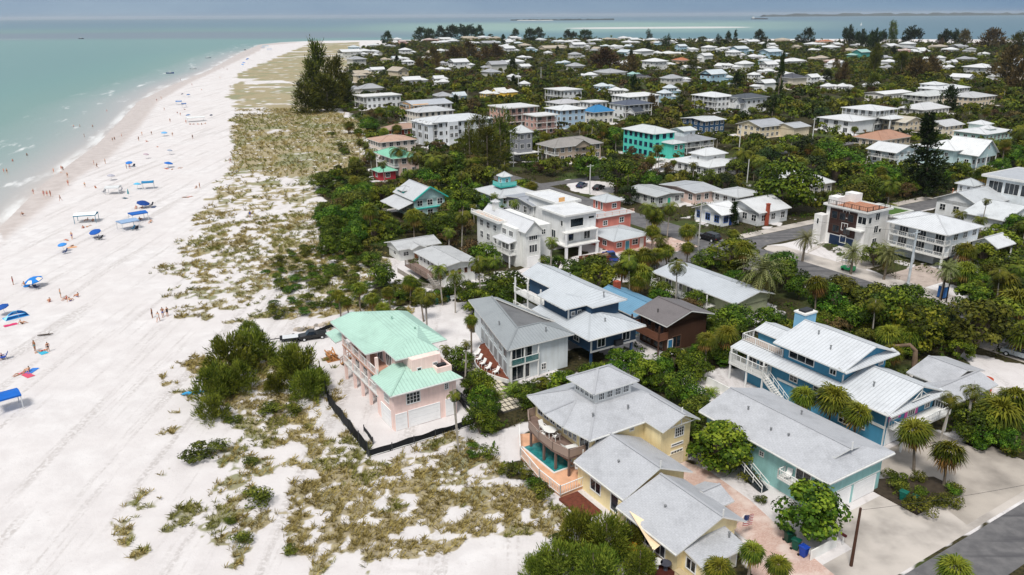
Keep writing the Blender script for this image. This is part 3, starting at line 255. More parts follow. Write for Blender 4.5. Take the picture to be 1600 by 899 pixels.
# ------------------------------------------------------------------ coast
SHORE = GEO['shore']
LAND = [(-20, 20), (-108, 120)] + SHORE + [(-400, 1640), (-150, 1690), (0, 1700), (330, 1640), (640, 1560), (960, 1450), (1900, 1380), (2600, 900), (2600, 20)]
def sdist(x, y, poly, closed=True):
    d = np.full(np.shape(x), 1e9); n = len(poly)
    for i in range(n if closed else n-1):
        ax, ay = poly[i]; bx, by = poly[(i+1) % n]
        dx, dy = bx-ax, by-ay; l2 = dx*dx+dy*dy
        t = np.clip(((x-ax)*dx+(y-ay)*dy)/l2, 0, 1); d = np.minimum(d, np.hypot(x-ax-t*dx, y-ay-t*dy))
    return d
def pgrid(y0, y1, ky, kx, xr):
    ny = int(math.log(y1/y0)/ky)+1; ys = y0*np.exp(np.arange(ny)*ky)
    nx = int(2*xr/kx)+1; xs = np.linspace(-xr, xr, nx)
    Y, T = np.meshgrid(ys, xs, indexing='ij'); return (Y*T), Y, nx, ny
def gridmesh(name, X, Y, Z, nx, ny, attrs, keep=None):
    v = np.stack([X.ravel(), Y.ravel(), Z.ravel()], 1).astype(np.float32)
    i = (np.arange(ny-1)[:, None]*nx+np.arange(nx-1)[None]).ravel()
    q = np.stack([i, i+1, i+nx+1, i+nx], 1)
    if keep is not None: q = q[keep.ravel()[q].any(1)]
    me = bpy.data.meshes.new(name); me.vertices.add(len(v)); me.vertices.foreach_set('co', v.ravel())
    me.loops.add(q.size); me.loops.foreach_set('vertex_index', q.ravel().astype(np.int32))
    me.polygons.add(len(q)); me.polygons.foreach_set('loop_start', np.arange(0, q.size, 4, dtype=np.int32))
    me.update(calc_edges=True); me.validate()
    for k, a in attrs.items():
        at = me.attributes.new(k, 'FLOAT', 'POINT'); at.data.foreach_set('value', a.ravel().astype(np.float32))
    return me

def soft(x, y, p, w):
    xs = [q[0] for q in p]; ys = [q[1] for q in p]; o = np.zeros(np.shape(x)); k = (x > min(xs)-w) & (x < max(xs)+w) & (y > min(ys)-w) & (y < max(ys)+w)
    if k.any(): a, b = x[k], y[k]; o[k] = np.clip(.5+sdist(a, b, p)*np.where(inpoly(a, b, p), 1, -1)/(2*w), 0, 1)
    return o
def clumps(x, y, d):
    sc = np.clip(.55+np.asarray(y)/240., .8, 3.2)
    n1 = fnoise(x, y, 1.9); n2 = fnoise(x+200, y+90, 7.); n3 = fnoise(x*.6+70, y*.6, 14.); n4 = fnoise(x*.35+20, y*.9+10, 30.)
    far = np.clip((np.asarray(y)-150)/200., 0, 1); nz = (1-far)*(n1*.62+n2*.38)+far*(n3*.35+n4*.65)
    return np.clip((nz-(.735-.5*d+.06*far))/.10, 0, 1)*(d > .02)*np.clip(far+(fnoise(x+11, y+5, 1.1)-.34)/.10, 0, 1)
def cover(x, y):
    """plant cover densities at world x,y : dune grass, inland scrub, wet sand"""
    dune = np.zeros(np.shape(x)); jx = x+5*(fnoise(x, y, 9)-.5)*2; jy = y+5*(fnoise(x+300, y+70, 9)-.5)*2
    for d, p in GEO['dune']: dune = np.maximum(dune, d*soft(jx, jy, p, 2.5))
    for p in (GEO['path'], GEO['path2']): dune = dune*(1-soft(x, y, p, .8))
    wood = soft(jx, jy, GEO['village'], 1.5)
    for p in GEO['clear']: wood = wood*(1-soft(x+1.2*(fnoise(x, y, 3)-.5)*2, y+1.2*(fnoise(x+99, y, 3)-.5)*2, p, .8))
    return dune, wood
WETPOLY = SHORE+GEO['wet'][::-1]
def attr(m, name):
    n = m.node_tree.nodes.new('ShaderNodeAttribute'); n.attribute_name = name; return n
def mixc(m, fac, a, b, bt='MIX'):
    L = m.node_tree.links; n = N(m, 'ShaderNodeMix', data_type='RGBA', blend_type=bt)
    for sock, v in ((0, fac), (6, a), (7, b)):
        if hasattr(v, 'links') or hasattr(v, 'is_output'): L.new(v, n.inputs[sock])
        elif sock == 0: n.inputs[0].default_value = v
        else: n.inputs[sock].default_value = (*v, 1)
    return n.outputs[2]
def math_(m, op, a, b=None, clamp=False):
    L = m.node_tree.links; n = N(m, 'ShaderNodeMath', operation=op); n.use_clamp = clamp
    for i, v in enumerate((a, b)):
        if v is None: continue
        if hasattr(v, 'is_output'): L.new(v, n.inputs[i])
        else: n.inputs[i].default_value = v
    return n.outputs[0]
def sstep(m, v, lo, hi):
    L = m.node_tree.links; n = N(m, 'ShaderNodeMapRange', interpolation_type='SMOOTHSTEP'); n.inputs['From Min'].default_value = lo; n.inputs['From Max'].default_value = hi
    L.new(v, n.inputs['Value']); return n.outputs[0]
def noise(m, vec, sc, det=5., rough=.55):
    n = N(m, 'ShaderNodeTexNoise', Scale=sc, Detail=det, Roughness=rough); m.node_tree.links.new(vec, n.inputs['Vector']); return n.outputs['Fac']

def build_land():
    X, Y, nx, ny = pgrid(30, 1760, .0062, .0064, 1.15)
    inside = inpoly(X, Y, LAND); d = sdist(X, Y, LAND)*np.where(inside, 1, -1)
    Z = np.where(d < 0, np.maximum(-.35+d*.05, -2.2), np.minimum(-.35+d*.028, 0.0))
    dune, wood = cover(X, Y)
    rip = (fnoise(X, Y, 11)-.5)*.5*(dune > .05)*np.clip(d/30, 0, 1)*np.clip((300-Y)/100, 0, 1)*(~inpoly(X, Y, GEO['village']))
    Z = Z + np.maximum(rip, 0)
    wetd = sdist(X, Y, GEO['wet'], False); w = inpoly(X, Y, WETPOLY) | (d < 2)
    wet = np.where(w, np.clip(.5+wetd/6., 0, 1), np.clip(.5-wetd/6., 0, 1))
    foot, _ = house_rects(); yd = np.zeros(X.shape); Xf, Yf = X.ravel(), Y.ravel(); yf = yd.ravel()
    for c, s, u0, u1, v0, v1 in foot:
        u = Xf*c+Yf*s; v = -Xf*s+Yf*c; q = np.maximum(np.maximum(u0-u, u-u1), np.maximum(v0-v, v-v1)); yf = np.maximum(yf, np.clip(1.6-q/2.2, 0, 1))
    wood = wood*(1-.95*yf.reshape(X.shape)*np.clip((fnoise(X+31, Y+7, 6)-.44)/.1, 0, 1))
    me = gridmesh('ground', X, Y, Z, nx, ny, {'dune': clumps(X, Y, dune), 'wood': wood, 'wet': wet}, d > -25)
    m, b = newmat('ground', .9, .15); L = m.node_tree.links
    g = N(m, 'ShaderNodeNewGeometry').outputs['Position']
    big = noise(m, g, .05, 6); mid = noise(m, g, .35, 6, .6); fine = noise(m, g, 2.2, 6, .65); vf = noise(m, g, 9., 3)
    sand = mixc(m, sstep(m, mid, .3, .7), (.56, .535, .535), (.655, .635, .635))
    sand = mixc(m, sstep(m, fine, .60, .74), sand, (.44, .41, .40))              # scuffs, footprints
    sand = mixc(m, sstep(m, big, .35, .6), sand, mixc(m, .5, sand, (.58, .545, .54)))
    tr = N(m, 'ShaderNodeMapping'); tr.inputs['Rotation'].default_value = (0, 0, -.28); tr.inputs['Scale'].default_value = (.42, .022, 1); L.new(g, tr.inputs[0]); trn = noise(m, tr.outputs[0], 1., 5, .65)
    sand = mixc(m, math_(m, 'MULTIPLY', sstep(m, trn, .50, .64), sstep(m, fine, .40, .56)), sand, (.455, .427, .418))
    wetf = attr(m, 'wet').outputs['Fac']
    sand = mixc(m, sstep(m, wetf, .3, 1.), sand, mixc(m, sstep(m, mid, .35, .65), (.45, .395, .37), (.52, .465, .44)))
    # dune vegetation floor
    du = attr(m, 'dune').outputs['Fac']
    f1 = math_(m, 'ADD', math_(m, 'ADD', math_(m, 'MULTIPLY', mid, .55), math_(m, 'MULTIPLY', big, .4)), math_(m, 'MULTIPLY', fine, .3))
    fd = sstep(m, math_(m, 'ADD', du, math_(m, 'MULTIPLY', math_(m, 'SUBTRACT', f1, .62), 1.2)), .25, .75)
    gold = mixc(m, sstep(m, fine, .4, .62), (.18, .138, .045), (.315, .25, .082))
    gold = mixc(m, sstep(m, big, .48, .62), gold, (.14, .15, .03))
    col = mixc(m, math_(m, 'MULTIPLY', fd, .78), sand, gold)
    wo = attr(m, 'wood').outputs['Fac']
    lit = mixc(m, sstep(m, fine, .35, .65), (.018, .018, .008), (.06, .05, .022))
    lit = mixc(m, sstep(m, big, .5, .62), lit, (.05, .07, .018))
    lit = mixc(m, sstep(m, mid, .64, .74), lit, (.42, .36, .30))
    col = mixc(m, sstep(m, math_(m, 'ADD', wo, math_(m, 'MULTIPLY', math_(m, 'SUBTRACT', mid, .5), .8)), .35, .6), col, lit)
    L.new(col, b.inputs['Base Color'])
    bp = N(m, 'ShaderNodeBump', Strength=.5, Distance=.12); L.new(math_(m, 'ADD', fine, math_(m, 'MULTIPLY', vf, .6)), bp.inputs['Height']); L.new(bp.outputs[0], b.inputs['Normal'])
    L.new(math_(m, 'SUBTRACT', .92, math_(m, 'MULTIPLY', wetf, .5)), b.inputs['Roughness'])
    me.materials.append(m); me.polygons.foreach_set('use_smooth', [True]*len(me.polygons))
    o = bpy.data.objects.new('ground', me); COL.objects.link(o)
    tag(o, 'white sand island ground with dunes and scrub between the houses', kind='structure')

def build_sea():
    X, Y, nx, ny = pgrid(30, 30000, .0125, .0095, 1.25)
    inside = inpoly(X, Y, LAND); sd = sdist(X, Y, LAND)*np.where(inside, -1, 1)
    S = np.array(SHORE); 
    al = Y*1.03
    me = gridmesh('sea', X, Y, np.full(X.shape, -.35), nx, ny, {'sd': sd, 'al': al}, (sd > -30) | (Y > 1300))
    m, b = newmat('sea', .3, .13); L = m.node_tree.links
    geo = N(m, 'ShaderNodeNewGeometry').outputs['Position']
    d = attr(m, 'sd').outputs['Fac']; a = attr(m, 'al').outputs['Fac']
    sx = N(m, 'ShaderNodeSeparateXYZ'); L.new(geo, sx.inputs[0])
    cv = N(m, 'ShaderNodeCombineXYZ'); L.new(math_(m, 'DIVIDE', d, 9.), cv.inputs[0]); L.new(math_(m, 'DIVIDE', a, 42.), cv.inputs[1])
    n1 = noise(m, cv.outputs[0], 1.0, 6, .6)
    cv2 = N(m, 'ShaderNodeCombineXYZ'); L.new(math_(m, 'DIVIDE', d, 60.), cv2.inputs[0]); L.new(math_(m, 'DIVIDE', a, 260.), cv2.inputs[1])
    n2 = noise(m, cv2.outputs[0], 1.0, 4, .5)
    nx_ = N(m, 'ShaderNodeMapping'); nx_.inputs['Scale'].default_value = (.0022, .0007, .01); L.new(geo, nx_.inputs[0])
    n3 = noise(m, nx_.outputs[0], 1.0, 5, .55)
    # depth colour: sandy wash -> turquoise shallows -> bars far out (59000/y is metres mapped to nearness)
    dd = math_(m, 'ADD', d, math_(m, 'MULTIPLY', math_(m, 'SUBTRACT', n2, .5), 26.))
    sh = ramp(m, [(0, (.48, .43, .40)), (.05, (.38, .375, .365)), (.16, (.25, .315, .30)), (.34, (.15, .262, .232)), (.65, (.125, .248, .226)), (1, (.12, .235, .222))])
    L.new(math_(m, 'DIVIDE', dd, 150., True), sh.inputs['Fac'])
    near = math_(m, 'DIVIDE', 59000., sx.outputs['Y'])
    nn = math_(m, 'ADD', near, math_(m, 'MULTIPLY', math_(m, 'SUBTRACT', n3, .5), 5.))
    far = ramp(m, [(0, (.065, .14, .20)), (.22, (.075, .16, .205)), (.33, (.12, .215, .20)), (.40, (.125, .165, .20)), (.50, (.13, .175, .205)), (.56, (.13, .248, .23)), (1, (.12, .235, .222))])
    L.new(math_(m, 'DIVIDE', nn, 60., True), far.inputs['Fac'])
    col = mixc(m, sstep(m, near, 36., 62.), far.outputs['Color'], sh.outputs['Color'])
    # bay side: green shallows and a white shoal
    xr = math_(m, 'DIVIDE', sx.outputs['X'], sx.outputs['Y'])
    bay = sstep(m, math_(m, 'ADD', xr, math_(m, 'MULTIPLY', n3, .1)), -.2, .02)
    shoal = ramp(m, [(0, (.06, .125, .19)), (.12, (.075, .155, .21)), (.19, (.21, .33, .27)), (.30, (.21, .33, .28)), (.40, (.085, .185, .20)), (1, (.085, .185, .20))])
    L.new(math_(m, 'DIVIDE', nn, 70., True), shoal.inputs['Fac'])
    
    bayc = mixc(m, sstep(m, xr, .22, .5), shoal.outputs['Color'], (.062, .135, .175))
    col = mixc(m, bay, col, bayc)
    inv = lambda v, a, b_: math_(m, 'SUBTRACT', 1., sstep(m, v, a, b_))
    mpy = math_(m, 'MULTIPLY', inv(math_(m, 'ABSOLUTE', math_(m, 'SUBTRACT', near, 19.5)), .3, 2.2), inv(math_(m, 'ABSOLUTE', math_(m, 'SUBTRACT', xr, .18)), .05, .17))
    col = mixc(m, sstep(m, math_(m, 'MULTIPLY', mpy, math_(m, 'ADD', n3, .45)), .35, .6), col, (.62, .60, .56))
    # breakers and wash
    edge = math_(m, 'SUBTRACT', 1., sstep(m, d, 1.0, 5.0))
    zone = math_(m, 'SUBTRACT', 1., sstep(m, d, 26., 56.))
    fo = math_(m, 'MULTIPLY', sstep(m, n1, .575, .68), zone)
    fo = math_(m, 'MAXIMUM', fo, math_(m, 'MULTIPLY', edge, sstep(m, n1, .42, .6)))
    col = mixc(m, math_(m, 'MULTIPLY', fo, .75), col, (.78, .78, .77))
    L.new(col, b.inputs['Base Color'])
    w1 = noise(m, geo, .35, 7, .65)
    bp = N(m, 'ShaderNodeBump', Strength=.35, Distance=.5); L.new(w1, bp.inputs['Height']); L.new(bp.outputs[0], b.inputs['Normal'])
    me.materials.append(m); o = bpy.data.objects.new('sea', me); COL.objects.link(o)
    tag(o, 'turquoise sea with small breakers along the beach', kind='structure')
    # far low shores across the water
    hm = paint('far_shore', (.035, .05, .05), .9, .3, .004)
    def shore(name, pts, w, h, lab, seed, mat=hm):
        rnd = random.Random(seed); M = MB(); n = len(pts)
        prof = [[(p[0], p[1]-w, -.4), (p[0], p[1], h*(.55+.6*rnd.random())), (p[0], p[1]+w, -.4)] for p in pts]
        for p, q in zip(prof, prof[1:]):
            M.face([p[0], q[0], q[1], p[1]]); M.face([p[1], q[1], q[2], p[2]])
        tag(M.obj(name, mat), lab, kind='structure')
    shore('far_land', [(x, 7600+30*math.sin(x*.01), 0) for x in range(0, 960, 18)], 60, 12, 'low dark wooded key across the pass', 3)
    shore('far_beach', [(x, 7480, 0) for x in range(60, 420, 30)], 50, 3.5, 'thin pale beach under the far wooded key', 5, paint('far_sand', (.6, .57, .52), .9, .1, .01))
    shore('far_land', [(x, 14000, 0) for x in range(4300, 10500, 90)], 200, 46, 'long low mainland shore on the bay horizon', 4)

def slab(name, poly, z, mat, lab):
    M = MB(); M.face([(*g2w(a, b)[:2], z) for a, b in poly]); tag(M.obj(name, mat), lab, kind='structure')
def build_roads():
    m, b = newmat('asphalt', .85, .25); L = m.node_tree.links
    g = N(m, 'ShaderNodeNewGeometry').outputs['Position']
    mp = N(m, 'ShaderNodeMapping'); mp.inputs['Rotation'].default_value = (0, 0, -A); mp.inputs['Scale'].default_value = (.05, .6, 1); L.new(g, mp.inputs[0])
    c = mixc(m, sstep(m, noise(m, g, .8, 7), .3, .7), (.10, .098, .103), (.15, .146, .149))
    c = mixc(m, sstep(m, noise(m, mp.outputs[0], 1., 4), .52, .68), c, (.075, .074, .08)); c = mixc(m, sstep(m, noise(m, g, .25, 6, .7), .58, .72), c, (.27, .25, .23))
    L.new(c, b.inputs['Base Color'])
    bp = N(m, 'ShaderNodeBump', Strength=.4, Distance=.02); L.new(noise(m, g, 30., 3), bp.inputs['Height']); L.new(bp.outputs[0], b.inputs['Normal'])
    conc = paint('driveway_concrete', (.39, .35, .31), .9, .3, .25); shell = paint('shell_sand', (.46, .42, .385), .95, .3, .3, bump=.03)
    br, bb = newmat('brick_paver', .85, .2); L = br.node_tree.links
    g = N(br, 'ShaderNodeNewGeometry').outputs['Position']
    mp = N(br, 'ShaderNodeMapping'); mp.inputs['Rotation'].default_value = (0, 0, -A); L.new(g, mp.inputs[0])
    t = N(br, 'ShaderNodeTexBrick', Scale=2.6); t.inputs['Color1'].default_value = (.46, .29, .24, 1); t.inputs['Color2'].default_value = (.56, .40, .34, 1); t.inputs['Mortar'].default_value = (.42, .33, .29, 1); t.inputs['Mortar Size'].default_value = .03
    L.new(mp.outputs[0], t.inputs['Vector'])
    c = mixc(br, sstep(br, noise(br, g, .5, 6), .45, .7), t.outputs['Color'], (.60, .50, .45)); L.new(c, bb.inputs['Base Color'])
    slab('shell_lot', [(52.6, 29.5), (300, 29.5), (300, 33.0), (80, 33), (72.4, 37.5), (58, 37.5), (57.2, 33.8), (52.6, 33.8)], .004, shell, 'pale shell sand verge and parking apron along the street')
    slab('driveway', [(68.5, 36.6), (84, 36.6), (84, 42.5), (75, 42.5), (70.5, 40)], .008, conc, 'pale concrete driveway of the bright blue house')
    slab('driveway', [(69.5, 30.2), (86, 30.2), (86, 36.6), (71.5, 36.6)], .008, conc, 'jointed concrete parking pad beside the street corner')
    slab('brick_drive', [(46.9, 29.4), (52.4, 29.4), (53.4, 36), (55.2, 44), (55.6, 50), (54.6, 53.5), (50.4, 53.5), (50.1, 39), (46.9, 36.4)], .006, br, 'pink brick paver drive beside the yellow house')
    slab('street', [(38, 24.4), (320, 24.4), (320, 29.2), (38, 29.2)], .012, m, 'grey asphalt side street with sandy edges')
    slab('avenue', [(115.8, -30), (125.6, -30), (125.6, 104.5), (128.5, 105.6), (320, 105.6), (320, 111.6), (128, 111.6), (124.4, 113), (124.4, 235), (116.2, 235), (116.2, 112.2), (98, 112.2), (98, 105), (115.8, 105)], .012, m, 'grey asphalt beach avenue and its cross street')
    slab('avenue_verge', [(125.65, -30), (131, -30), (131, 103), (129, 105.2), (126.2, 104.2), (125.65, 103)], .008, shell, 'sandy verge along the far side of the avenue')
    slab('avenue_verge', [(112.4, -30), (115.7, -30), (115.7, 100), (112.4, 100)], .008, shell, 'sandy verge along the near side of the avenue')
    slab('verge', [(126.5, 111.8), (200, 111.8), (200, 114.5), (126.5, 114.5)], .008, shell, 'sandy verge along the cross street')
    slab('side_lane', [(119, 180), (330, 180), (330, 184.5), (119, 184.5)], .010, m, 'narrow asphalt lane by the tan house')
    slab('driveway', [(131.1, 84), (141, 84), (141, 90), (131.1, 90)], .010, conc, 'grey paved driveway of the house with the roof deck')
    slab('driveway', [(131.1, 72), (143, 72), (143, 80), (131.1, 80)], .010, paint('paver_tan', (.42, .35, .31), .9, .2, .8), 'tan paver drive under the white stilt house')
    slab('cottage_yard', [(98.5, 112.5), (116, 112.5), (116, 121), (108, 121), (98.5, 119)], .010, br, 'brick paved yard before the coral house')
    wh = paint('road_paint', (.7, .7, .68), .8, .2, 1.)
    M = MB()
    for k in range(-6, 12): 
        p = [g2w(120.6, k*9.), g2w(120.75, k*9.), g2w(120.75, k*9.+3), g2w(120.6, k*9.+3)]
        M.face([(q.x, q.y, .016) for q in p])
    tag(M.obj('road_marking', wh), 'worn white lane dashes on the avenue', kind='structure')
# ------------------------------------------------------------------ house kit (street-grid metres)
WALLC, ROOFC = {}, {}
def wm(col, siding=.16): 
    return paint('wall_'+col, col, .7, .09, .6, .25, siding)
def rm(col, kind='metal'): return roofmat(f'roof_{kind}_{col}', col, kind)
def TRIM(): return paint('white_trim', '#dcdcda', .5, .06, .8)
HOUSES = []
_WIN = {}
def win_mesh(w, h, nx, ny, fcol):
    k = (round(w, 2), round(h, 2), nx, ny, fcol)
    if k in _WIN: return _WIN[k]
    M = MB(); t = .075; d = .06
    for x0, x1, z0, z1 in ((-w/2-t, -w/2+t*.4, -t, h+t), (w/2-t*.4, w/2+t, -t, h+t), (-w/2+t*.4, w/2-t*.4, h-t*.4, h+t), (-w/2+t*.4, w/2-t*.4, -t, t*.4)):
        M.box(x0, -d, z0, x1, .0, z1)
    for i in range(1, nx): x = -w/2+w*i/nx; M.box(x-.03, -d*.8, t*.4, x+.03, 0, h-t*.4)
    for j in range(1, ny): z = h*j/ny; M.box(-w/2+t*.4, -d*.6, z-.02, w/2-t*.4, 0, z+.02)
    y = -.012; M.face([(-w/2, y, 0), (w/2, y, 0), (w/2, y, h), (-w/2, y, h)], 1)
    me = M.mesh('window', [paint('frame_'+fcol, fcol, .5, .04, 1.), glassmat()]); _WIN[k] = me; return me
def garage_mesh(w, h, col):
    k = ('g', round(w, 2), round(h, 2), col)
    if k in _WIN: return _WIN[k]
    M = MB()
    n = 4
    for i in range(n): M.box(-w/2, -.05, h*i/n+.015, w/2, 0, h*(i+1)/n-.015)
    M.box(-w/2, -.02, 0, w/2, 0.001, h, 0); M.box(-w/2-.12, -.08, 0, -w/2, 0, h+.12); M.box(w/2, -.08, 0, w/2+.12, 0, h+.12); M.box(-w/2, -.08, h, w/2, 0, h+.12)
    me = M.mesh('garage_door', paint('garage_'+col, col, .55, .06, .8)); _WIN[k] = me; return me
def door_mesh(w, h, col):
    k = ('d', round(w, 2), round(h, 2), col)
    if k in _WIN: return _WIN[k]
    M = MB(); M.box(-w/2, -.05, 0, w/2, 0, h); M.box(-w/2-.09, -.08, 0, -w/2, 0, h+.09, 1); M.box(w/2, -.08, 0, w/2+.09, 0, h+.09, 1); M.box(-w/2, -.08, h, w/2, 0, h+.09, 1)
    for z in (.2, h*.55): M.box(-w*.3, -.065, z, w*.3, -.05, z+h*.32)
    me = M.mesh('door', [paint('door_'+col, col, .5, .06, 1.), TRIM()]); _WIN[k] = me; return me
ROT = {'-y': 0., '-x': -math.pi/2, '+x': math.pi/2, '+y': math.pi}

class House:
    def __init__(s, name, label, a, b, short=None, cat='house', rot=0., group=None):
        s.o = (a, b); s.root = tag(empty(name, g2w(a, b), A+rot), label, cat, group); s.acc = {}; s.foot = []; s.short = short; s.rot = rot
        s.label = label; HOUSES.append(s)
    def L(s, p): return (p[0]-s.o[0], p[1]-s.o[1], *p[2:])
    def mb(s, name, mats):
        k = (name, tuple(m.name for m in mats))
        if k not in s.acc: s.acc[k] = (name, mats, MB())
        return s.acc[k][2]
    def box(s, x0, y0, z0, x1, y1, z1, mat, name='wall', foot=True, skip='b'):
        ox, oy = s.o; s.mb(name, [mat]).box(x0-ox, y0-oy, z0, x1-ox, y1-oy, z1, 0, skip)
        if foot and z0 < 3: s.foot.append((x0, y0, x1, y1))
    def prism(s, poly, z0, z1, mat, name='wall', foot=False):
        s.mb(name, [mat]).prism([s.L(p) for p in poly], z0, z1)
        if foot: s.foot.append((min(p[0] for p in poly), min(p[1] for p in poly), max(p[0] for p in poly), max(p[1] for p in poly)))
    def roofpoly(s, facets, mat, th=.16, caps=(), name='roof', trim=None):
        """facets: lists of (x,y,z), first edge is the eave.  closed below with fascia on boundary edges"""
        M = MB(); edges = {}
        for fc in facets:
            P = [Vector(s.L(p)) for p in fc]
            e = (P[1]-P[0]); e = e.normalized(); n = (P[1]-P[0]).cross(P[2]-P[0]).normalized()
            if n.z < 0: P = P[::-1]; e = (P[1]-P[0]).normalized() if False else e; n = -n
            up_ = n.cross(e); o = Vector(s.L(fc[0]))
            for tr in (tessellate_polygon([P]) if len(P) > 3 else [(0, 1, 2)]):
                T = [P[i] for i in tr]
                if (T[1]-T[0]).cross(T[2]-T[0]).z < 0: T = T[::-1]
                M.face(T, 0, [((p-o).dot(e)+.001, (p-o).dot(up_)+.001) for p in T]); M.face([p-Vector((0, 0, th)) for p in T][::-1], 1)
            for i in range(len(P)):
                a, b = P[i], P[(i+1) % len(P)]; ka, kb = tuple(round(c, 2) for c in a), tuple(round(c, 2) for c in b)
                if (kb, ka) in edges: edges.pop((kb, ka))
                else: edges[(ka, kb)] = (a, b)
        dz = Vector((0, 0, th))
        for a, b in edges.values(): M.face([a-dz, b-dz, b, a], 1)
        for a, b in caps: M.bar(Vector(s.L(a))+Vector((0, 0, .02)), Vector(s.L(b))+Vector((0, 0, .02)), .26, 2, .07)
        return M.obj(name, [mat, trim or TRIM(), paint(mat.name+'_ridge', tuple(mul(_rc(mat), .8)), .6, .05)], s.root)
    def hip(s, x0, y0, x1, y1, z, rise, mat, th=.16, name='roof', trim=None, ridge=None):
        w, d = x1-x0, y1-y0; zt = z+rise
        if w >= d:
            k = min(d/2 if ridge is None else ridge, w/2-.01); r1, r2 = (x0+k, (y0+y1)/2, zt), (x1-k, (y0+y1)/2, zt)
        else:
            k = min(w/2 if ridge is None else ridge, d/2-.01); r1, r2 = ((x0+x1)/2, y0+k, zt), ((x0+x1)/2, y1-k, zt)
        a, b, c, e = (x0, y0, z), (x1, y0, z), (x1, y1, z), (x0, y1, z)
        if w >= d: F = [[a, b, r2, r1], [b, c, r2], [c, e, r1, r2], [e, a, r1]]; H = [(a, r1), (e, r1), (b, r2), (c, r2), (r1, r2)]
        else: F = [[a, b, r1], [b, c, r2, r1], [c, e, r2], [e, a, r1, r2]]; H = [(a, r1), (b, r1), (c, r2), (e, r2), (r1, r2)]
        return s.roofpoly(F, mat, th, H, name, trim)
    def gable(s, x0, y0, x1, y1, z, rise, mat, axis='y', wall=None, over=.5, th=.16, name='roof', off=.5):
        zt = z+rise
        if axis == 'y':
            xm = x0+(x1-x0)*off; r1, r2 = (xm, y0, zt), (xm, y1, zt)
            F = [[(x0, y1, z), (x0, y0, z), r1, r2], [(x1, y0, z), (x1, y1, z), r2, r1]]
            T = [[(x0+over, y0+over), (x1-over, y0+over), (xm, y0+over)], [(x0+over, y1-over), (x1-over, y1-over), (xm, y1-over)]]
        else:
            ym = y0+(y1-y0)*off; r1, r2 = (x0, ym, zt), (x1, ym, zt)
            F = [[(x0, y0, z), (x1, y0, z), r2, r1], [(x1, y1, z), (x0, y1, z), r1, r2]]
            T = [[(x0+over, y0+over), (x0+over, y1-over), (x0+over, ym)], [(x1-over, y0+over), (x1-over, y1-over), (x1-over, ym)]]
        if wall:
            hw = (x1-x0)*min(off, 1-off) if axis == 'y' else (y1-y0)*min(off, 1-off)
            zz = z+rise*min(1, over/hw)-th-.03
            for t in T: M = MB(); M.face([s.L((*t[0], zz)), s.L((*t[1], zz)), s.L((*t[2], zt-th-.03))]); M.face([s.L((*t[0], z-.9)), s.L((*t[1], z-.9)), s.L((*t[1], zz)), s.L((*t[0], zz))]); M.obj('gable_wall', wall, s.root)
        return s.roofpoly(F, mat, th, [(r1, r2)], name)
    def flat(s, x0, y0, x1, y1, z, mat, th=.3, lip=.15, trim=None, name='roof'):
        M = MB(); ox, oy = s.o; M.box(x0-ox, y0-oy, z, x1-ox, y1-oy, z+th, 1)
        q = .25; M.face([(x0+q-ox, y0+q-oy, z+th+.01), (x1-q-ox, y0+q-oy, z+th+.01), (x1-q-ox, y1-q-oy, z+th+.01), (x0+q-ox, y1-q-oy, z+th+.01)], 0, [(.01, .01), (x1-x0, .01), (x1-x0, y1-y0), (.01, y1-y0)])
        for a, b, c, d in ((x0, y0, x1, y0+q), (x0, y1-q, x1, y1), (x0, y0+q, x0+q, y1-q), (x1-q, y0+q, x1, y1-q)): M.box(a-ox, b-oy, z+th, c-ox, d-oy, z+th+lip, 1)
        return M.obj(name, [mat, trim or TRIM()], s.root)
    def win(s, face, u, z, w, h, plane, nx=2, ny=2, fcol='#e4e4e2'):
        p = (u, plane, z) if face[1] == 'y' else (plane, u, z)
        q = s.L(p); e = .012; dx = {'-y': (0, -e), '+y': (0, e), '-x': (-e, 0), '+x': (e, 0)}[face]
        return place('window', win_mesh(w, h, nx, ny, fcol), s.root, (q[0]+dx[0], q[1]+dx[1], q[2]), ROT[face])
    def wins(s, face, u0, u1, n, z, w, h, plane, nx=2, ny=2, fcol='#e4e4e2'):
        for i in range(n): s.win(face, u0+(u1-u0)*(i+.5)/n, z, w, h, plane, nx, ny, fcol)
    def garage(s, face, u, w, h, plane, col='#ececec', z=.05):
        p = (u, plane, z) if face[1] == 'y' else (plane, u, z); q = s.L(p); e = .012
        dx = {'-y': (0, -e), '+y': (0, e), '-x': (-e, 0), '+x': (e, 0)}[face]
        return place('garage_door', garage_mesh(w, h, col), s.root, (q[0]+dx[0], q[1]+dx[1], q[2]), ROT[face])
    def door(s, face, u, z, w, h, plane, col='#e0e0de'):
        p = (u, plane, z) if face[1] == 'y' else (plane, u, z); q = s.L(p); e = .012
        dx = {'-y': (0, -e), '+y': (0, e), '-x': (-e, 0), '+x': (e, 0)}[face]
        return place('door', door_mesh(w, h, col), s.root, (q[0]+dx[0], q[1]+dx[1], q[2]), ROT[face])
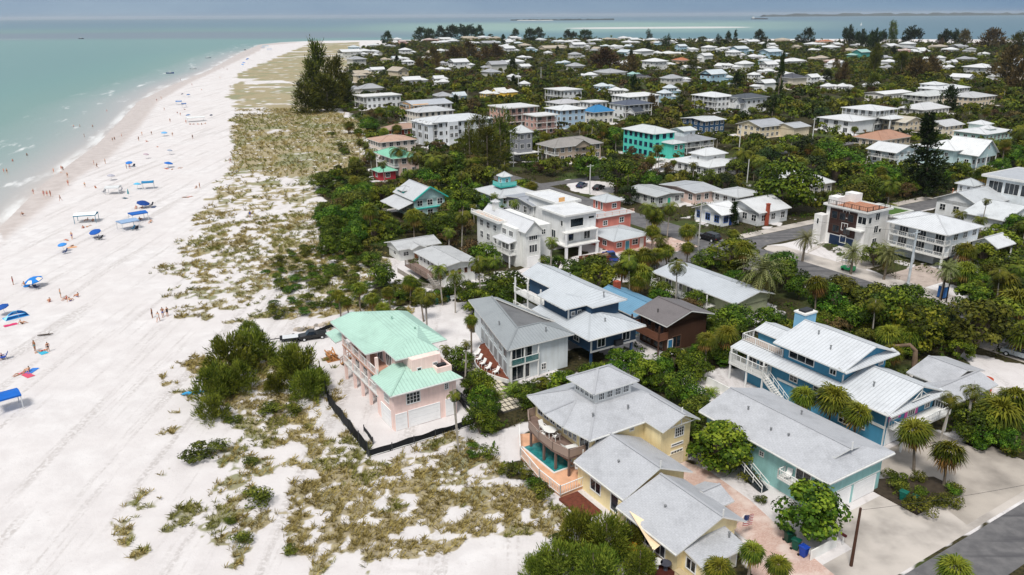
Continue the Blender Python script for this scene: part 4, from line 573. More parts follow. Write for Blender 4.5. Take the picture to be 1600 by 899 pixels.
    def rail(s, pts, z, h=1.0, col='#e2e2e0', step=.3, solid=False, glass=False, name='railing'):
        M = MB(); mi = 0
        for p, q in zip(pts, pts[1:]):
            p, q = Vector((*s.L(p)[:2], z)), Vector((*s.L(q)[:2], z)); d = q-p; n = max(1, int(d.length/1.8)); zz = Vector((0, 0, 1))
            for i in range(n+1): c = p+d*i/n; M.box(c.x-.055, c.y-.055, z, c.x+.055, c.y+.055, z+h+.05)
            M.bar(p+zz*h, q+zz*h, .1, 0, .06); 
            if solid or glass:
                t = d.normalized().cross(zz)*.03
                M.face([p+t+zz*.06, q+t+zz*.06, q+t+zz*(h-.05), p+t+zz*(h-.05)], 1); M.face([p-t+zz*.06, q-t+zz*.06, q-t+zz*(h-.05), p-t+zz*(h-.05)], 1)
            else:
                M.bar(p+zz*.1, q+zz*.1, .06, 0, .05); k = max(2, int(d.length/step))
                for i in range(1, k): c = p+d*i/k; M.bar(c+zz*.1, c+zz*h, .035)
        pm = paint('rail_'+col, col, .5, .05, 1.); return M.obj(name, [pm, glasspane() if glass else pm], s.root)
    def posts(s, pts, z0, z1, w=.2, col='#e2e2e0', name='post'):
        for p in pts:
            M = MB(); M.box(-w/2, -w/2, z0, w/2, w/2, z1); q = s.L(p); M.obj(name, paint('rail_'+col, col, .5, .05, 1.), s.root, loc=(q[0], q[1], 0))
    def stairs(s, p, q, z0, z1, w, col='#cfcfcd', rail='#e2e2e0'):
        """flight rising from p (z0) to q (z1), width w to the left of travel"""
        p, q = Vector((*s.L(p)[:2], z0)), Vector((*s.L(q)[:2], z1)); n = max(2, int((z1-z0)/.19)); M = MB(); d = (q-p); hd = Vector((d.x, d.y, 0)).normalized(); t = Vector((-hd.y, hd.x, 0))*w
        for i in range(n):
            c = p+d*(i+.5)/n; e = hd*(Vector((d.x, d.y, 0)).length/n*.55); a = [c-e, c+e, c+e+t, c-e+t]
            M.prism([(v.x, v.y) for v in a], c.z-.05, c.z+.02)
        zz = Vector((0, 0, 1))
        for o in (Vector(), t):
            M.bar(p+o-zz*.1, q+o-zz*.1, .07, 0, .22)
            M.bar(p+o+zz*.9, q+o+zz*.9, .07, 1, .06); M.bar(p+o+zz*.5, q+o+zz*.5, .04, 1)
            for i in range(0, n+1, 3): c = p+d*i/n; M.bar(c+o, c+o+zz*.92, .06, 1)
        return M.obj('stairs', [paint('rail_'+col, col, .6, .06, 1.), paint('rail_'+rail, rail, .5, .05, 1.)], s.root)
    def box1(s, name, x0, y0, z0, x1, y1, z1, mat):
        M = MB(); ox, oy = s.o; M.box(x0-ox, y0-oy, z0, x1-ox, y1-oy, z1); return M.obj(name, mat, s.root)
    def shutters(s, face, u, z, w, h, plane, col):
        for k in (-1, 1):
            M = MB(); M.box(-.24, -.05, 0, .24, 0, h); p = (u+k*(w/2+.36), plane, z) if face[1] == 'y' else (plane, u+k*(w/2+.36), z)
            o = M.obj('shutter', paint('shut_'+col, col, .6, .05), s.root, loc=s.L(p)); o.rotation_euler[2] = ROT[face]
    def vents(s, pts, col='#7c7e80'):
        for x, y, z in pts:
            q = s.L((x, y, z)); M = MB(); M.tube([(0, 0, -.25), (0, 0, .38)], .085, 7); M.tube([(0, 0, .38), (0, 0, .46)], .14, 7); M.obj('roof_vent', paint('vent_'+col, col, .5, .15, 4.), s.root, loc=q)
    def gutter(s, p, q, col='#d0d0ce'):
        M = MB(); M.bar(s.L(p), s.L(q), .13, 0, .11); M.obj('gutter', paint('gutter_'+col, col, .45, .1, 2.), s.root)
    def done(s):
        for name, mats, M in s.acc.values(): M.obj(name, mats, s.root)
        s.acc = {}
        return s
def _rc(m):
    for n in m.node_tree.nodes:
        if n.type == 'VALTORGB' and len(n.color_ramp.elements) == 3: return tuple(n.color_ramp.elements[1].color)[:3]
    return (.5, .5, .5)
def glasspane():
    if 'tinted_glass_panel' in MATS: return MATS['tinted_glass_panel']
    m, b = newmat('tinted_glass_panel', .05, .6); b.inputs['Base Color'].default_value = (*s2l('#4f7f80'), 1); b.inputs['Alpha'].default_value = .62; return m
# ------------------------------------------------------------------ people
SKINS = ['#c99a7c', '#b98263', '#d8ab8e', '#9a6a4c']; SUITS = {'r': '#b5323f', 'b': '#1f55a8', 'k': '#1c2028', 't': '#1f7f86', 'w': '#d6d6d4', 'p': '#d0708c'}
_PM = {}
def body_mesh(pose, suit, skin, dress=0):
    k = (pose, suit, skin, dress)
    if k in _PM: return _PM[k]
    g = (pose,)
    if g not in _PM:
        # joints: pelvis, chest, neck, head, crown, shoulders/elbows/wrists, hips/knees/ankles/toes
        if pose in 'sx': J = dict(p=(0, 0, .92), c=(0, 0, 1.28), n=(0, 0, 1.45), h=(0, .02, 1.56), t=(0, .01, 1.68), la=[(-.19, 0, 1.38), (-.25, -.02, 1.12), (-.26, .06, .88)], ra=[(.19, 0, 1.38), (.26, 0, 1.12), (.25, .1, .9)], ll=[(-.10, 0, .88), (-.11, .02, .48), (-.11, -.02, .08), (-.12, .12, .03)], rl=[(.10, 0, .88), (.12, .03, .48), (.13, 0, .08), (.15, .14, .03)])
        elif pose == 'w': J = dict(p=(0, 0, .90), c=(0, .04, 1.26), n=(0, .06, 1.43), h=(0, .09, 1.54), t=(0, .08, 1.66), la=[(-.19, .04, 1.36), (-.24, .16, 1.13), (-.22, .34, 1.0)], ra=[(.19, .04, 1.36), (.25, -.1, 1.12), (.24, -.16, .88)], ll=[(-.10, 0, .86), (-.11, -.12, .48), (-.11, -.36, .14), (-.11, -.30, .04)], rl=[(.10, 0, .86), (.10, .22, .48), (.10, .26, .08), (.10, .40, .03)])
        elif pose == 't': J = dict(p=(0, 0, .12), c=(0, -.12, .46), n=(0, -.13, .62), h=(0, -.10, .73), t=(0, -.11, .85), la=[(-.19, -.12, .55), (-.26, -.28, .32), (-.27, -.38, .06)], ra=[(.19, -.12, .55), (.26, .06, .36), (.16, .26, .42)], ll=[(-.10, .05, .12), (-.14, .40, .42), (-.13, .72, .07), (-.13, .84, .05)], rl=[(.10, .05, .12), (.15, .46, .36), (.14, .80, .07), (.15, .92, .05)])
        else: J = dict(p=(0, 0, .12), c=(0, -.38, .13), n=(0, -.56, .14), h=(0, -.67, .16), t=(0, -.79, .14), la=[(-.19, -.46, .12), (-.34, -.24, .07), (-.36, .0, .05)], ra=[(.19, -.46, .12), (.38, -.60, .08), (.24, -.80, .07)], ll=[(-.10, .05, .11), (-.13, .46, .10), (-.14, .86, .07), (-.15, .96, .12)], rl=[(.10, .05, .11), (.16, .42, .26), (.17, .80, .06), (.18, .90, .06)])
        V = [J['p'], J['c'], J['n'], J['h'], J['t']]; E = [(0, 1), (1, 2), (2, 3), (3, 4)]; Rr = [.135, .15, .055, .092, .06]
        for key, par, rs in (('la', 1, (.06, .045, .034)), ('ra', 1, (.06, .045, .034)), ('ll', 0, (.095, .062, .042, .032)), ('rl', 0, (.095, .062, .042, .032))):
            q = par
            for pt, r in zip(J[key], rs): V.append(pt); Rr.append(r); E.append((q, len(V)-1)); q = len(V)-1
        me = bpy.data.meshes.new('person'); me.from_pydata(V, E, []); o = bpy.data.objects.new('person', me); COL.objects.link(o)
        sk = o.modifiers.new('s', 'SKIN'); sk.use_smooth_shade = True; ss = o.modifiers.new('u', 'SUBSURF'); ss.levels = ss.render_levels = 1
        for i, d in enumerate(me.skin_vertices[0].data): d.radius = (Rr[i], Rr[i]*(.72 if i in (0, 1) else 1)); d.use_root = i == 0
        dg = bpy.context.evaluated_depsgraph_get(); dg.update(); ev = o.evaluated_get(dg).to_mesh(); vs = [tuple(v.co) for v in ev.vertices]; fs = [tuple(p.vertices) for p in ev.polygons]; o.evaluated_get(dg).to_mesh_clear(); bpy.data.objects.remove(o)
        M = MB(); M.v = vs; M.f = fs; M.m = [0]*len(fs); M.uv = [(0, 0)]*sum(len(f_) for f_ in fs)
        for key in ('la', 'ra'):
            e, w_ = Vector(J[key][1]), Vector(J[key][2]); d = (w_-e).normalized(); s_ = d.cross(Vector((0, 1, .2))).normalized(); up_ = s_.cross(d)
            for i, (o_, l_) in enumerate(((-.030, .075), (-.011, .088), (.010, .082), (.028, .065))): b = w_+d*.05+s_*o_; M.tube([w_+d*.0+s_*o_*.6, b, b+d*l_*.6, b+d*l_+up_*.015], [.014, .011, .009, .006], 5)
            M.tube([w_+s_*.02, w_+d*.035+s_*.05, w_+d*.075+s_*.06], [.014, .011, .008], 5)
        # face: nose and ears
        h = Vector(J['h']); fd = Vector((0, 0, 1)) if pose == 'l' else Vector((0, 1, 0)); upv = (Vector(J['t'])-Vector(J['n'])).normalized(); sd = fd.cross(upv).normalized()
        M.tube([h+fd*.075+upv*.02, h+fd*.115-upv*.012, h+fd*.08-upv*.03], [.008, .017, .008], 5)
        for s_ in (-1, 1): M.tube([h+sd*s_*.08, h+sd*s_*.105], [.022, .012], 6)
        _PM[g] = (M, J)
    M, J = _PM[g]; h, t, n = Vector(J['h']), Vector(J['t']), Vector(J['n']); up_ = (t-n).normalized(); p, c = Vector(J['p']), Vector(J['c']); ax = (c-p); ln = ax.length; ax.normalize(); bk = Vector((0, 0, -1)) if pose == 'l' else Vector((0, -1, 0)); mi = []
    for f_ in M.f:
        q = sum((Vector(M.v[i]) for i in f_), Vector())/len(f_); k1 = (q-h).dot(up_); a = (q-p).dot(ax)/ln; near = (q-(p+ax*max(0, min(ln, (q-p).dot(ax))))).length < .2
        if (q-h).length < .17 and (k1 > .045 or (k1 > -.05 and (q-h).dot(bk) > .03)): mi.append(2)
        elif near and (-.45 < a < .22 or (suit in 'rkp' and .62 < a < .98) or (dress and -.9 < a < 1.15)): mi.append(1)
        else: mi.append(0)
    me = M.mesh('person', [paint('skin_'+skin, skin, .55, .06, 6.), paint('suit_'+suit, SUITS[suit], .7, .1, 8.), paint('hair', (.045, .03, .02), .6, .2, 9.)], True); me.polygons.foreach_set('material_index', mi); _PM[k] = me; return me
def people():
    rnd = random.Random(9); G_ = 'people spread along the beach'
    for x, y, k, lab in PEOPLE:
        s = 'r' if (' red' in lab or 'dark red' in lab) else 'p' if 'pink' in lab else 't' if 'teal sw' in lab else 'b' if ' blue' in lab.split(' the ')[0].split(' under')[0] and 'swim ring' not in lab else 'k' if 'dark' in lab else 'w' if ('pale shirt' in lab or 'white' in lab.split('near')[0]) else rnd.choice('kkbtrp')
        me = body_mesh(k, s, rnd.choice(SKINS), int('dress' in lab or 'shirt' in lab or 'clothes' in lab))
        z = -.62 if k == 'x' else 0; sc = .62 if lab.startswith('child') else rnd.uniform(.96, 1.08)
        if 'swimmer' in lab or 'waist' in lab: z = -1.05
        o = place('person', me, None, (x, y, z-(.02 if k in 'sw' else .03)), rnd.uniform(0, 6.28), sc); tag(o, lab, 'person', G_)
# ------------------------------------------------------------------ beach furniture
def shades():
    rnd = random.Random(4)
    for x, y, w, k, c1, c2, lab in SHADES:
        cm = paint('cloth_'+c1, c1, .75, .08, 2.); c2m = paint('cloth_'+(c2 or c1), c2 or c1, .75, .08, 2.); pm = paint('alu_pole', '#c9cccf', .35, .05, 2.)
        nm = {'u': 'beach_umbrella', 't': 'beach_tent', 'c': 'beach_canopy', 'f': 'folded_umbrella'}[k]; r = empty(nm, (x, y, 0), rnd.uniform(-.4, .4)+.5); tag(r, lab, 'umbrella' if k in 'uf' else 'canopy' if k == 'c' else 'tent', 'sunshades along the beach')
        w = max(w, 1.4) if k != 'f' else w
        if k == 'u':
            tl = Vector((rnd.uniform(-.25, .25), rnd.uniform(-.3, .1), 1)).normalized(); top = tl*1.75+Vector((0, 0, .15)); M = MB(); M.tube([(0, 0, -.2), top], .025); M.obj('pole', pm, r)
            a1 = tl.cross(Vector((0, 1, 0))).normalized(); a2 = tl.cross(a1); M = MB(); n = 8; rr = w*.52
            for q, (dz0, dz1, f0, f1) in enumerate(((0, -.14, .02, .55), (-.14, -.42, .55, 1.))):
                for i in range(n):
                    A0, A1 = 6.283*i/n, 6.283*(i+1)/n; P_ = lambda a, f, z: top+(a1*math.cos(a)+a2*math.sin(a))*rr*f+tl*z*w*.45
                    M.face([P_(A0, f1, dz1), P_(A1, f1, dz1), P_(A1, f0, dz0), P_(A0, f0, dz0)], 1 if (c2 and i % 2 and q) else 0)
            for i in range(n): A0, A1 = 6.283*i/n, 6.283*(i+1)/n; M.face([P_(A0, 1, -.42), P_(A1, 1, -.42), P_(A1, 1, -.42)-tl*.13, P_(A0, 1, -.42)-tl*.13], 0)
            M.obj('canopy', [cm, c2m], r); M = MB(); M.tube([top-tl*.05, top+tl*.12], [.03, .012]); M.obj('finial', pm, r)
        elif k == 'f':
            M = MB(); M.tube([(0, 0, -.2), (0, 0, 2.3)], .03); M.obj('pole', pm, r); M = MB(); M.tube([(0, 0, .9), (0, 0, 1.3), (0, 0, 2.1), (0, 0, 2.25)], [.26, .2, .08, .02], 9); M.obj('canopy', cm, r)
        elif k == 'c':
            d = min(w*.8, 3.2); hz = 2.0
            for sx in (-1, 1):
                for sy in (-1, 1): M = MB(); M.box(sx*w/2-.05, sy*d/2-.05, -.1, sx*w/2+.05, sy*d/2+.05, hz); M.obj('leg', c2m if c2 else pm, r)
            M = MB(); n = max(4, int(w/1.2)); P_ = lambda i, y_: (-w/2-.1+(w+.2)*i/n, y_*(d/2+.1), hz+.30*(1-abs(y_))-.10*math.sin(math.pi*i/n)*(1-abs(y_)))
            for i in range(n):
                M.face([P_(i, -1), P_(i+1, -1), P_(i+1, 0), P_(i, 0)]); M.face([P_(i, 0), P_(i+1, 0), P_(i+1, 1), P_(i, 1)])
                for s_ in (-1, 1): a, b = P_(i, s_), P_(i+1, s_); M.face([a, b, (b[0], b[1], b[2]-.22), (a[0], a[1], a[2]-.22)], 1)
            for i in (0, n): a, b, c = P_(i, -1), P_(i, 0), P_(i, 1); M.face([a, b, c, (c[0], c[1], c[2]-.22), (a[0], a[1], a[2]-.22)], 1)
            M.obj('canopy', [cm, c2m], r)
        else:
            M = MB(); n = 7
            for i in range(n):
                for j in range(4):
                    P_ = lambda i_, j_: (-w/2+w*i_/n, -.7+1.5*j_/4, (1.35*math.sin(math.pi*i_/n)**.6)*math.cos((j_/4)*1.35))
                    M.face([P_(i, j), P_(i+1, j), P_(i+1, j+1), P_(i, j+1)], 1 if i % 3 == 0 else 0)
            M.obj('shell', [cm, paint('cloth_light', '#8fd0ee', .7)], r); M = MB(); M.box(-w/2, -.7, .0, w/2, 1.2, .03); M.obj('floor', cm, r); M = MB(); M.tube([(0, -.7, 1.36), (0, -1.6, .02)], .012); M.obj('guy_line', pm, r)
def chair_parts(r, cm, low=True):
    s = .32 if low else .42; M = MB(); M.box(-.28, -.25, s-.03, .28, .28, s+.02); M.obj('seat', cm, r); M = MB(); M.face([(-.28, -.24, s), (.28, -.24, s), (.28, -.58, s+.62), (-.28, -.58, s+.62)]); M.face([(-.28, -.28, s), (.28, -.28, s), (.28, -.62, s+.60), (-.28, -.62, s+.60)]); M.obj('backrest', cm, r)
    for sx in (-1, 1):
        for sy in (-1, 1): M = MB(); M.bar((sx*.27, sy*.25, s), (sx*.29, sy*.34, 0), .04); M.obj('leg', cm if not low else paint('alu_pole', '#c9cccf', .35), r)
        M = MB(); M.bar((sx*.3, -.34, s+.22), (sx*.3, .28, s+.2), .06, 0, .03); M.obj('armrest', cm, r)
def deck_chair(p, rz, lab, group): r = tag(empty('deck_chair', p, rz), lab, 'chair', group); chair_parts(r, paint('white_plastic', '#e6e6e4', .4, .05, 2.), False)
def patio_set(p, rz, lab, s):
    r = tag(empty('patio_table', p, rz), lab.replace(' with chairs', ''), 'table'); wp = paint('white_plastic', '#e6e6e4', .4, .05, 2.); M = MB(); M.prism([(.7*math.cos(i*.7854), .9*math.sin(i*.7854)) for i in range(8)], .68, .73); M.obj('table_top', wp, r)
    for sx in (-1, 1):
        for sy in (-1, 1): M = MB(); M.bar((sx*.4, sy*.5, .68), (sx*.45, sy*.6, 0), .06); M.obj('leg', wp, r)
    for i, (dx, dy, a) in enumerate(((-1.0, 0, -90), (1.0, 0, 90), (0, 1.25, 180), (0, -1.25, 0))):
        v = Matrix.Rotation(rz, 4, 'Z') @ Vector((dx, dy, 0)); deck_chair(p+v, rz+R(a), 'white patio chair at the '+('left', 'right', 'far', 'near')[i]+' side of the table on the timber deck', 'chairs round the deck table')
def lounger(p, rz, lab, col='#e0e0de'):
    r = tag(empty('sun_lounger', p, rz), lab, 'lounger'); m = paint('lounge_'+col, col, .5, .05, 2.); M = MB(); M.box(-.32, -.9, .28, .32, .4, .34); M.obj('bed', m, r); M = MB(); M.face([(-.32, .4, .34), (.32, .4, .34), (.32, .95, .75), (-.32, .95, .75)]); M.face([(-.32, .42, .30), (.32, .42, .30), (.32, .97, .71), (-.32, .97, .71)]); M.obj('backrest', m, r)
    for sx in (-1, 1):
        for sy in (-.8, .4): M = MB(); M.box(sx*.28-.03, sy-.03, 0, sx*.28+.03, sy+.03, .28); M.obj('leg', m, r)
def towels():
    rnd = random.Random(6)
    for x, y, k, c, lab in TOWELS:
        cm = paint('cloth_'+c, c, .8, .1, 3.); rz = rnd.uniform(0, 3.1)
        if k == 'm':
            M = MB(); n = 6
            for i in range(n):
                for j in range(3): f_ = lambda a, b: (-.95+1.9*a/n, -.5+b/3., .03+.03*math.sin(a*2.1+b*1.7)); M.face([f_(i, j), f_(i+1, j), f_(i+1, j+1), f_(i, j+1)])
            o = M.obj('beach_towel', cm, None, loc=(x, y, .01)); o.rotation_euler[2] = rz; tag(o, lab, 'towel')
        elif k == 'c': r = tag(empty('beach_chair', (x, y, 0), rz), lab, 'chair'); r.scale = (1.2,)*3; chair_parts(r, cm)
        elif k == 'r':
            M = MB(); pts = [(.42*math.cos(t*.5236), .42*math.sin(t*.5236), .13) for t in range(13)]; M.tube(pts, .13, 8, 0, False); o = M.obj('swim_ring', cm, None, True, (x, y, 0)); tag(o, lab, 'swim ring')
        else:
            M = MB(); ln = 1.5 if 'kayak' in lab else 1.1; M.tube([(-ln, 0, .2), (-ln*.6, 0, .2), (0, 0, .2), (ln*.6, 0, .2), (ln, 0, .22)], [.03, .24, .33, .24, .03] if 'kayak' in lab else [.06, .11, .12, .1, .05], 8); nm = 'kayak' if 'kayak' in lab else 'driftwood_log'; r = tag(empty(nm, (x, y, 0), .3), lab, 'kayak' if 'kayak' in lab else 'log')
            M.obj('hull' if 'kayak' in lab else 'trunk', cm, r, True)
            if 'kayak' in lab: M = MB(); M.prism([(.45*math.cos(t*.524), .17*math.sin(t*.524)) for t in range(12)], .47, .54); M.obj('cockpit', paint('rubber', '#16181a', .6), r)
            else: M = MB(); M.tube([(.3, 0, .22), (.6, .25, .42)], [.05, .02]); M.obj('branch', cm, r)
def boats():
    for x, y, w, c, lab in BOATS:
        L_ = min(w, 11); r = tag(empty('motor_boat', (x, y, -.35), .05 if 'wake' in lab else .2), lab, 'boat', 'boats off the beach'); cm = paint('hull_'+c, c, .35, .05, 1.); s = L_/7
        M = MB(); st = [(-3.5, .9, .8), (-1.5, 1.1, .8), (1, 1.05, .9), (2.6, .6, 1.1), (3.5, .05, 1.3)]
        for (a, b, h), (a2, b2, h2) in zip(st, st[1:]):
            for q in (-1, 1): M.face([(a, q*b*.6, -.2), (a2, q*b2*.6, -.2), (a2, q*b2, h2), (a, q*b, h)])
            M.face([(a, -b, h-.25), (a2, -b2, h2-.25), (a2, b2, h2-.25), (a, b, h-.25)])
        M.face([(-3.5, -.54, -.2), (-3.5, .54, -.2), (-3.5, .9, .8), (-3.5, -.9, .8)]); M.obj('hull', cm, r)
        M = MB(); M.box(-.6, -.5, .6, .6, .5, 1.4); M.obj('console', TRIM(), r); M = MB(); M.box(-1.2, -.9, 2.3, 1.0, .9, 2.4); [M.bar((px, py, .7), (px, py, 2.3), .06) for px in (-1, .8) for py in (-.7, .7)]; M.obj('t_top', TRIM(), r); M = MB(); M.box(-3.9, -.2, .1, -3.5, .2, 1.2); M.obj('outboard', paint('ac_unit', '#2a2c30'), r); r.scale = (s,)*3
        if 'wake' in lab:
            M = MB(); n = 24; f_ = lambda i, q: (x-L_*.5-i*9, y+q*(1.2+i*.22)+2*math.sin(i*.5), -.335)
            for i in range(n): M.face([f_(i, -1), f_(i+1, -1), f_(i+1, 1), f_(i, 1)])
            tag(M.obj('wake', paint('foam', (.62, .64, .64), .8, .3, .2)), 'white wake behind the dark motor boat', kind='structure')
    r = tag(empty('cargo_ship', (2240, 7400, -.35), .0), 'dark cargo ship lying on the bay near the horizon', 'ship'); M = MB(); M.prism([(-70, -9), (60, -9), (76, 0), (60, 9), (-70, 9)], 0, 8); M.obj('hull', paint('ship_hull', (.05, .06, .07), .6), r); M = MB(); M.box(-64, -8, 8, -48, 8, 22); M.obj('bridge', TRIM(), r); M = MB(); [M.box(-40+i*16, -7, 8, -30+i*16, 7, 11) for i in range(6)]; M.obj('hatches', paint('ship_deck', (.15, .08, .06), .7), r)
    r = tag(empty('sailboat', (1390, 3250, -.35), .6), 'white sailboat on the bay', 'sailboat'); M = MB(); M.prism([(-5, -1.3), (2, -1.5), (6, 0), (2, 1.5), (-5, 1.3)], 0, 1.3); M.obj('hull', TRIM(), r); M = MB(); M.tube([(0, 0, 1), (0, 0, 14)], .1); M.obj('mast', TRIM(), r); M = MB(); M.face([(0, 0, 2.2), (-4.5, .6, 2.2), (0, .1, 13.5)]); M.face([(.3, 0, 2), (5.4, -.4, 1.8), (.2, 0, 12)]); M.obj('sail', paint('sailcloth', '#eeeeec', .8), r)
# ------------------------------------------------------------------ vehicles
def car(p, rz, col, kind, lab, sc=1.0):
    r = tag(empty('parked_car' if kind != 'pickup' else 'pickup_truck', p, rz), lab, 'car' if kind != 'pickup' else 'pickup'); r.scale = (sc,)*3; cm = paint('carpaint_'+col, col, .25, .03, 1., .5); dk = glassmat(); rub = paint('rubber', '#16181a', .7)
    L_, W_ = 2.3, .92; suv = kind == 'suv'
    pr = {'suv': [(-2.25, .45), (-2.28, .95), (-1.0 if 0 else -2.2, 1.05), (1.1, 1.05), (2.1, .95), (2.28, .75), (2.28, .42)], 'sedan': [(-2.28, .42), (-2.28, .88), (-1.6, .95), (1.0, .92), (2.1, .8), (2.3, .62), (2.3, .38)], 'pickup': [(-2.7, .5), (-2.7, 1.05), (1.1, 1.08), (2.3, 1.0), (2.5, .8), (2.5, .45)]}[kind]
    M = MB()
    for s in (-1, 1): M.face([(x, s*W_, z) for x, z in pr][::s])
    n = len(pr)
    for i in range(n): a, b = pr[i], pr[(i+1) % n]; M.face([(a[0], -W_, a[1]), (b[0], -W_, b[1]), (b[0], W_, b[1]), (a[0], W_, a[1])])
    M.obj('body', cm, r)
    cab = {'suv': [(-2.15, 1.05), (-1.85, 1.62), (.35, 1.66), (1.05, 1.05)], 'sedan': [(-1.75, .94), (-.95, 1.38), (.3, 1.40), (1.05, .92)], 'pickup': [(-.75, 1.08), (-.55, 1.68), (.55, 1.70), (1.15, 1.08)]}[kind]; w2 = .74; M = MB()
    a, b, c, d = cab; lo, hi = W_*.96, w2
    M.face([(b[0], -hi, b[1]), (c[0], -hi, c[1]), (c[0], hi, c[1]), (b[0], hi, b[1])], 0)
    for s in (-1, 1): M.face([(a[0], s*lo, a[1]), (d[0], s*lo, d[1]), (c[0], s*hi, c[1]), (b[0], s*hi, b[1])], 0)
    M.face([(a[0], -lo, a[1]), (a[0], lo, a[1]), (b[0], hi, b[1]), (b[0], -hi, b[1])], 0); M.face([(d[0], -lo, d[1]), (d[0], lo, d[1]), (c[0], hi, c[1]), (c[0], -hi, c[1])], 0); M.obj('cabin', cm, r)
    V = Vector
    def inset(nm, q, off):
        q = [V(x) for x in q]; cc = sum(q, V())/4; M = MB(); M.face([cc+(x-cc)*.86+V(off) for x in q]); M.obj(nm, dk, r)
    for s in (-1, 1): inset('side_window', [(a[0], s*lo, a[1]), (d[0], s*lo, d[1]), (c[0], s*hi, c[1]), (b[0], s*hi, b[1])], (0, s*.012, .006))
    inset('rear_window', [(a[0], -lo, a[1]), (a[0], lo, a[1]), (b[0], hi, b[1]), (b[0], -hi, b[1])], (-.012, 0, .008)); inset('windscreen', [(d[0], -lo, d[1]), (d[0], lo, d[1]), (c[0], hi, c[1]), (c[0], -hi, c[1])], (.012, 0, .01))
    xf = 1.45 if kind != 'pickup' else 1.6
    for x in (-1.4 if kind != 'pickup' else -1.7, xf):
        for s in (-1, 1):
            M = MB(); M.tube([(x, s*.78, .36), (x, s*.97, .36)], .36, 14); w_ = M.obj('wheel', rub, r); M = MB(); M.tube([(x, s*.96, .36), (x, s*.985, .36)], .21, 10); M.obj('rim', paint('alu_pole', '#c9cccf', .35), w_)
    for s in (-1, 1):
        M = MB(); M.box(pr[-2][0]-.02, s*.62-.16, .66, pr[-2][0]+.012, s*.62+.16, .78); M.obj('headlight', paint('lamp_lens', '#d8dde0', .2), r); M = MB(); M.box(-2.29 if kind != 'pickup' else -2.712, s*.7-.12, .72, -2.2, s*.7+.12, .88); M.obj('tail_light', paint('tail_lens', '#8a1a1a', .3), r)
    if kind == 'pickup': M = MB(); M.box(-2.62, -.78, .9, -.85, .78, 1.085); M.obj('cargo_bed', rub, r)
def wheelie(p, rz, col, lab, group):
    r = tag(empty('wheelie_bin', p, rz), lab, 'bin', group); cm = paint('bin_'+col, col, .45, .08, 3.); M = MB(); lo, hi = [(-.24, -.26), (.24, -.26), (.24, .22), (-.24, .22)], [(-.31, -.36), (.31, -.36), (.31, .32), (-.31, .32)]
    M.face([(*q, .08) for q in lo][::-1])
    for i in range(4): j = (i+1) % 4; M.face([(*lo[i], .08), (*lo[j], .08), (*hi[j], 1.02), (*hi[i], 1.02)])
    M.obj('body', cm, r); M = MB(); M.box(-.34, -.4, 1.02, .34, .38, 1.07); M.face([(-.3, -.34, 1.075), (.3, -.34, 1.075), (.2, 0, 1.16), (-.2, 0, 1.16)]); M.face([(.3, .34, 1.075), (-.3, .34, 1.075), (-.2, 0, 1.16), (.2, 0, 1.16)]); M.face([(.3, -.34, 1.075), (.3, .34, 1.075), (.2, 0, 1.16)]); M.face([(-.3, .34, 1.075), (-.3, -.34, 1.075), (-.2, 0, 1.16)]); M.obj('lid', cm, r); M = MB(); M.bar((-.28, .42, .98), (.28, .42, .98), .04); M.obj('handle', cm, r)
    for s in (-1, 1): M = MB(); M.tube([(s*.27, .3, .12), (s*.33, .3, .12)], .12, 10); M.obj('wheel', paint('rubber', '#16181a', .7), r)
def pole(a, b, h, lab, col='#6b5646', r0=.14, arm=True, lamp=False):
    r = tag(empty('utility_pole', g2w(a, b), A), lab, 'utility pole', 'utility poles'); m = paint('pole_'+col, col, .85, .2, 2.); M = MB(); M.tube([(0, 0, -.2), (0, 0, h*.5), (0, 0, h)], [r0, r0*.85, r0*.7], 8); M.obj('shaft', m, r)
    if arm:
        M = MB(); M.box(-1.1, -.06, h-.55, 1.1, .06, h-.42); M.obj('crossarm', m, r)
        for x in (-1., -.4, .4, 1.): M = MB(); M.tube([(x, 0, h-.42), (x, 0, h-.24)], [.05, .03], 6); M.obj('insulator', paint('insulator', '#9aa0a4', .3), r)
    if lamp: M = MB(); M.tube([(0, 0, h-1), (1.2, 0, h-.6)], .04); M.box(1.1, -.12, h-.68, 1.7, .12, h-.56); M.obj('street_light', paint('alu_pole', '#c9cccf', .35), r)
def wire(p, q, sag, lab, group='overhead wires'):
    p, q = Vector(p), Vector(q); M = MB(); n = 14; M.tube([p+(q-p)*i/n-Vector((0, 0, sag*4*(i/n)*(1-i/n))) for i in range(n+1)], .018, 4); tag(M.obj('overhead_wire', paint('wire', '#2a2c2e', .6)), lab, 'wire', group)
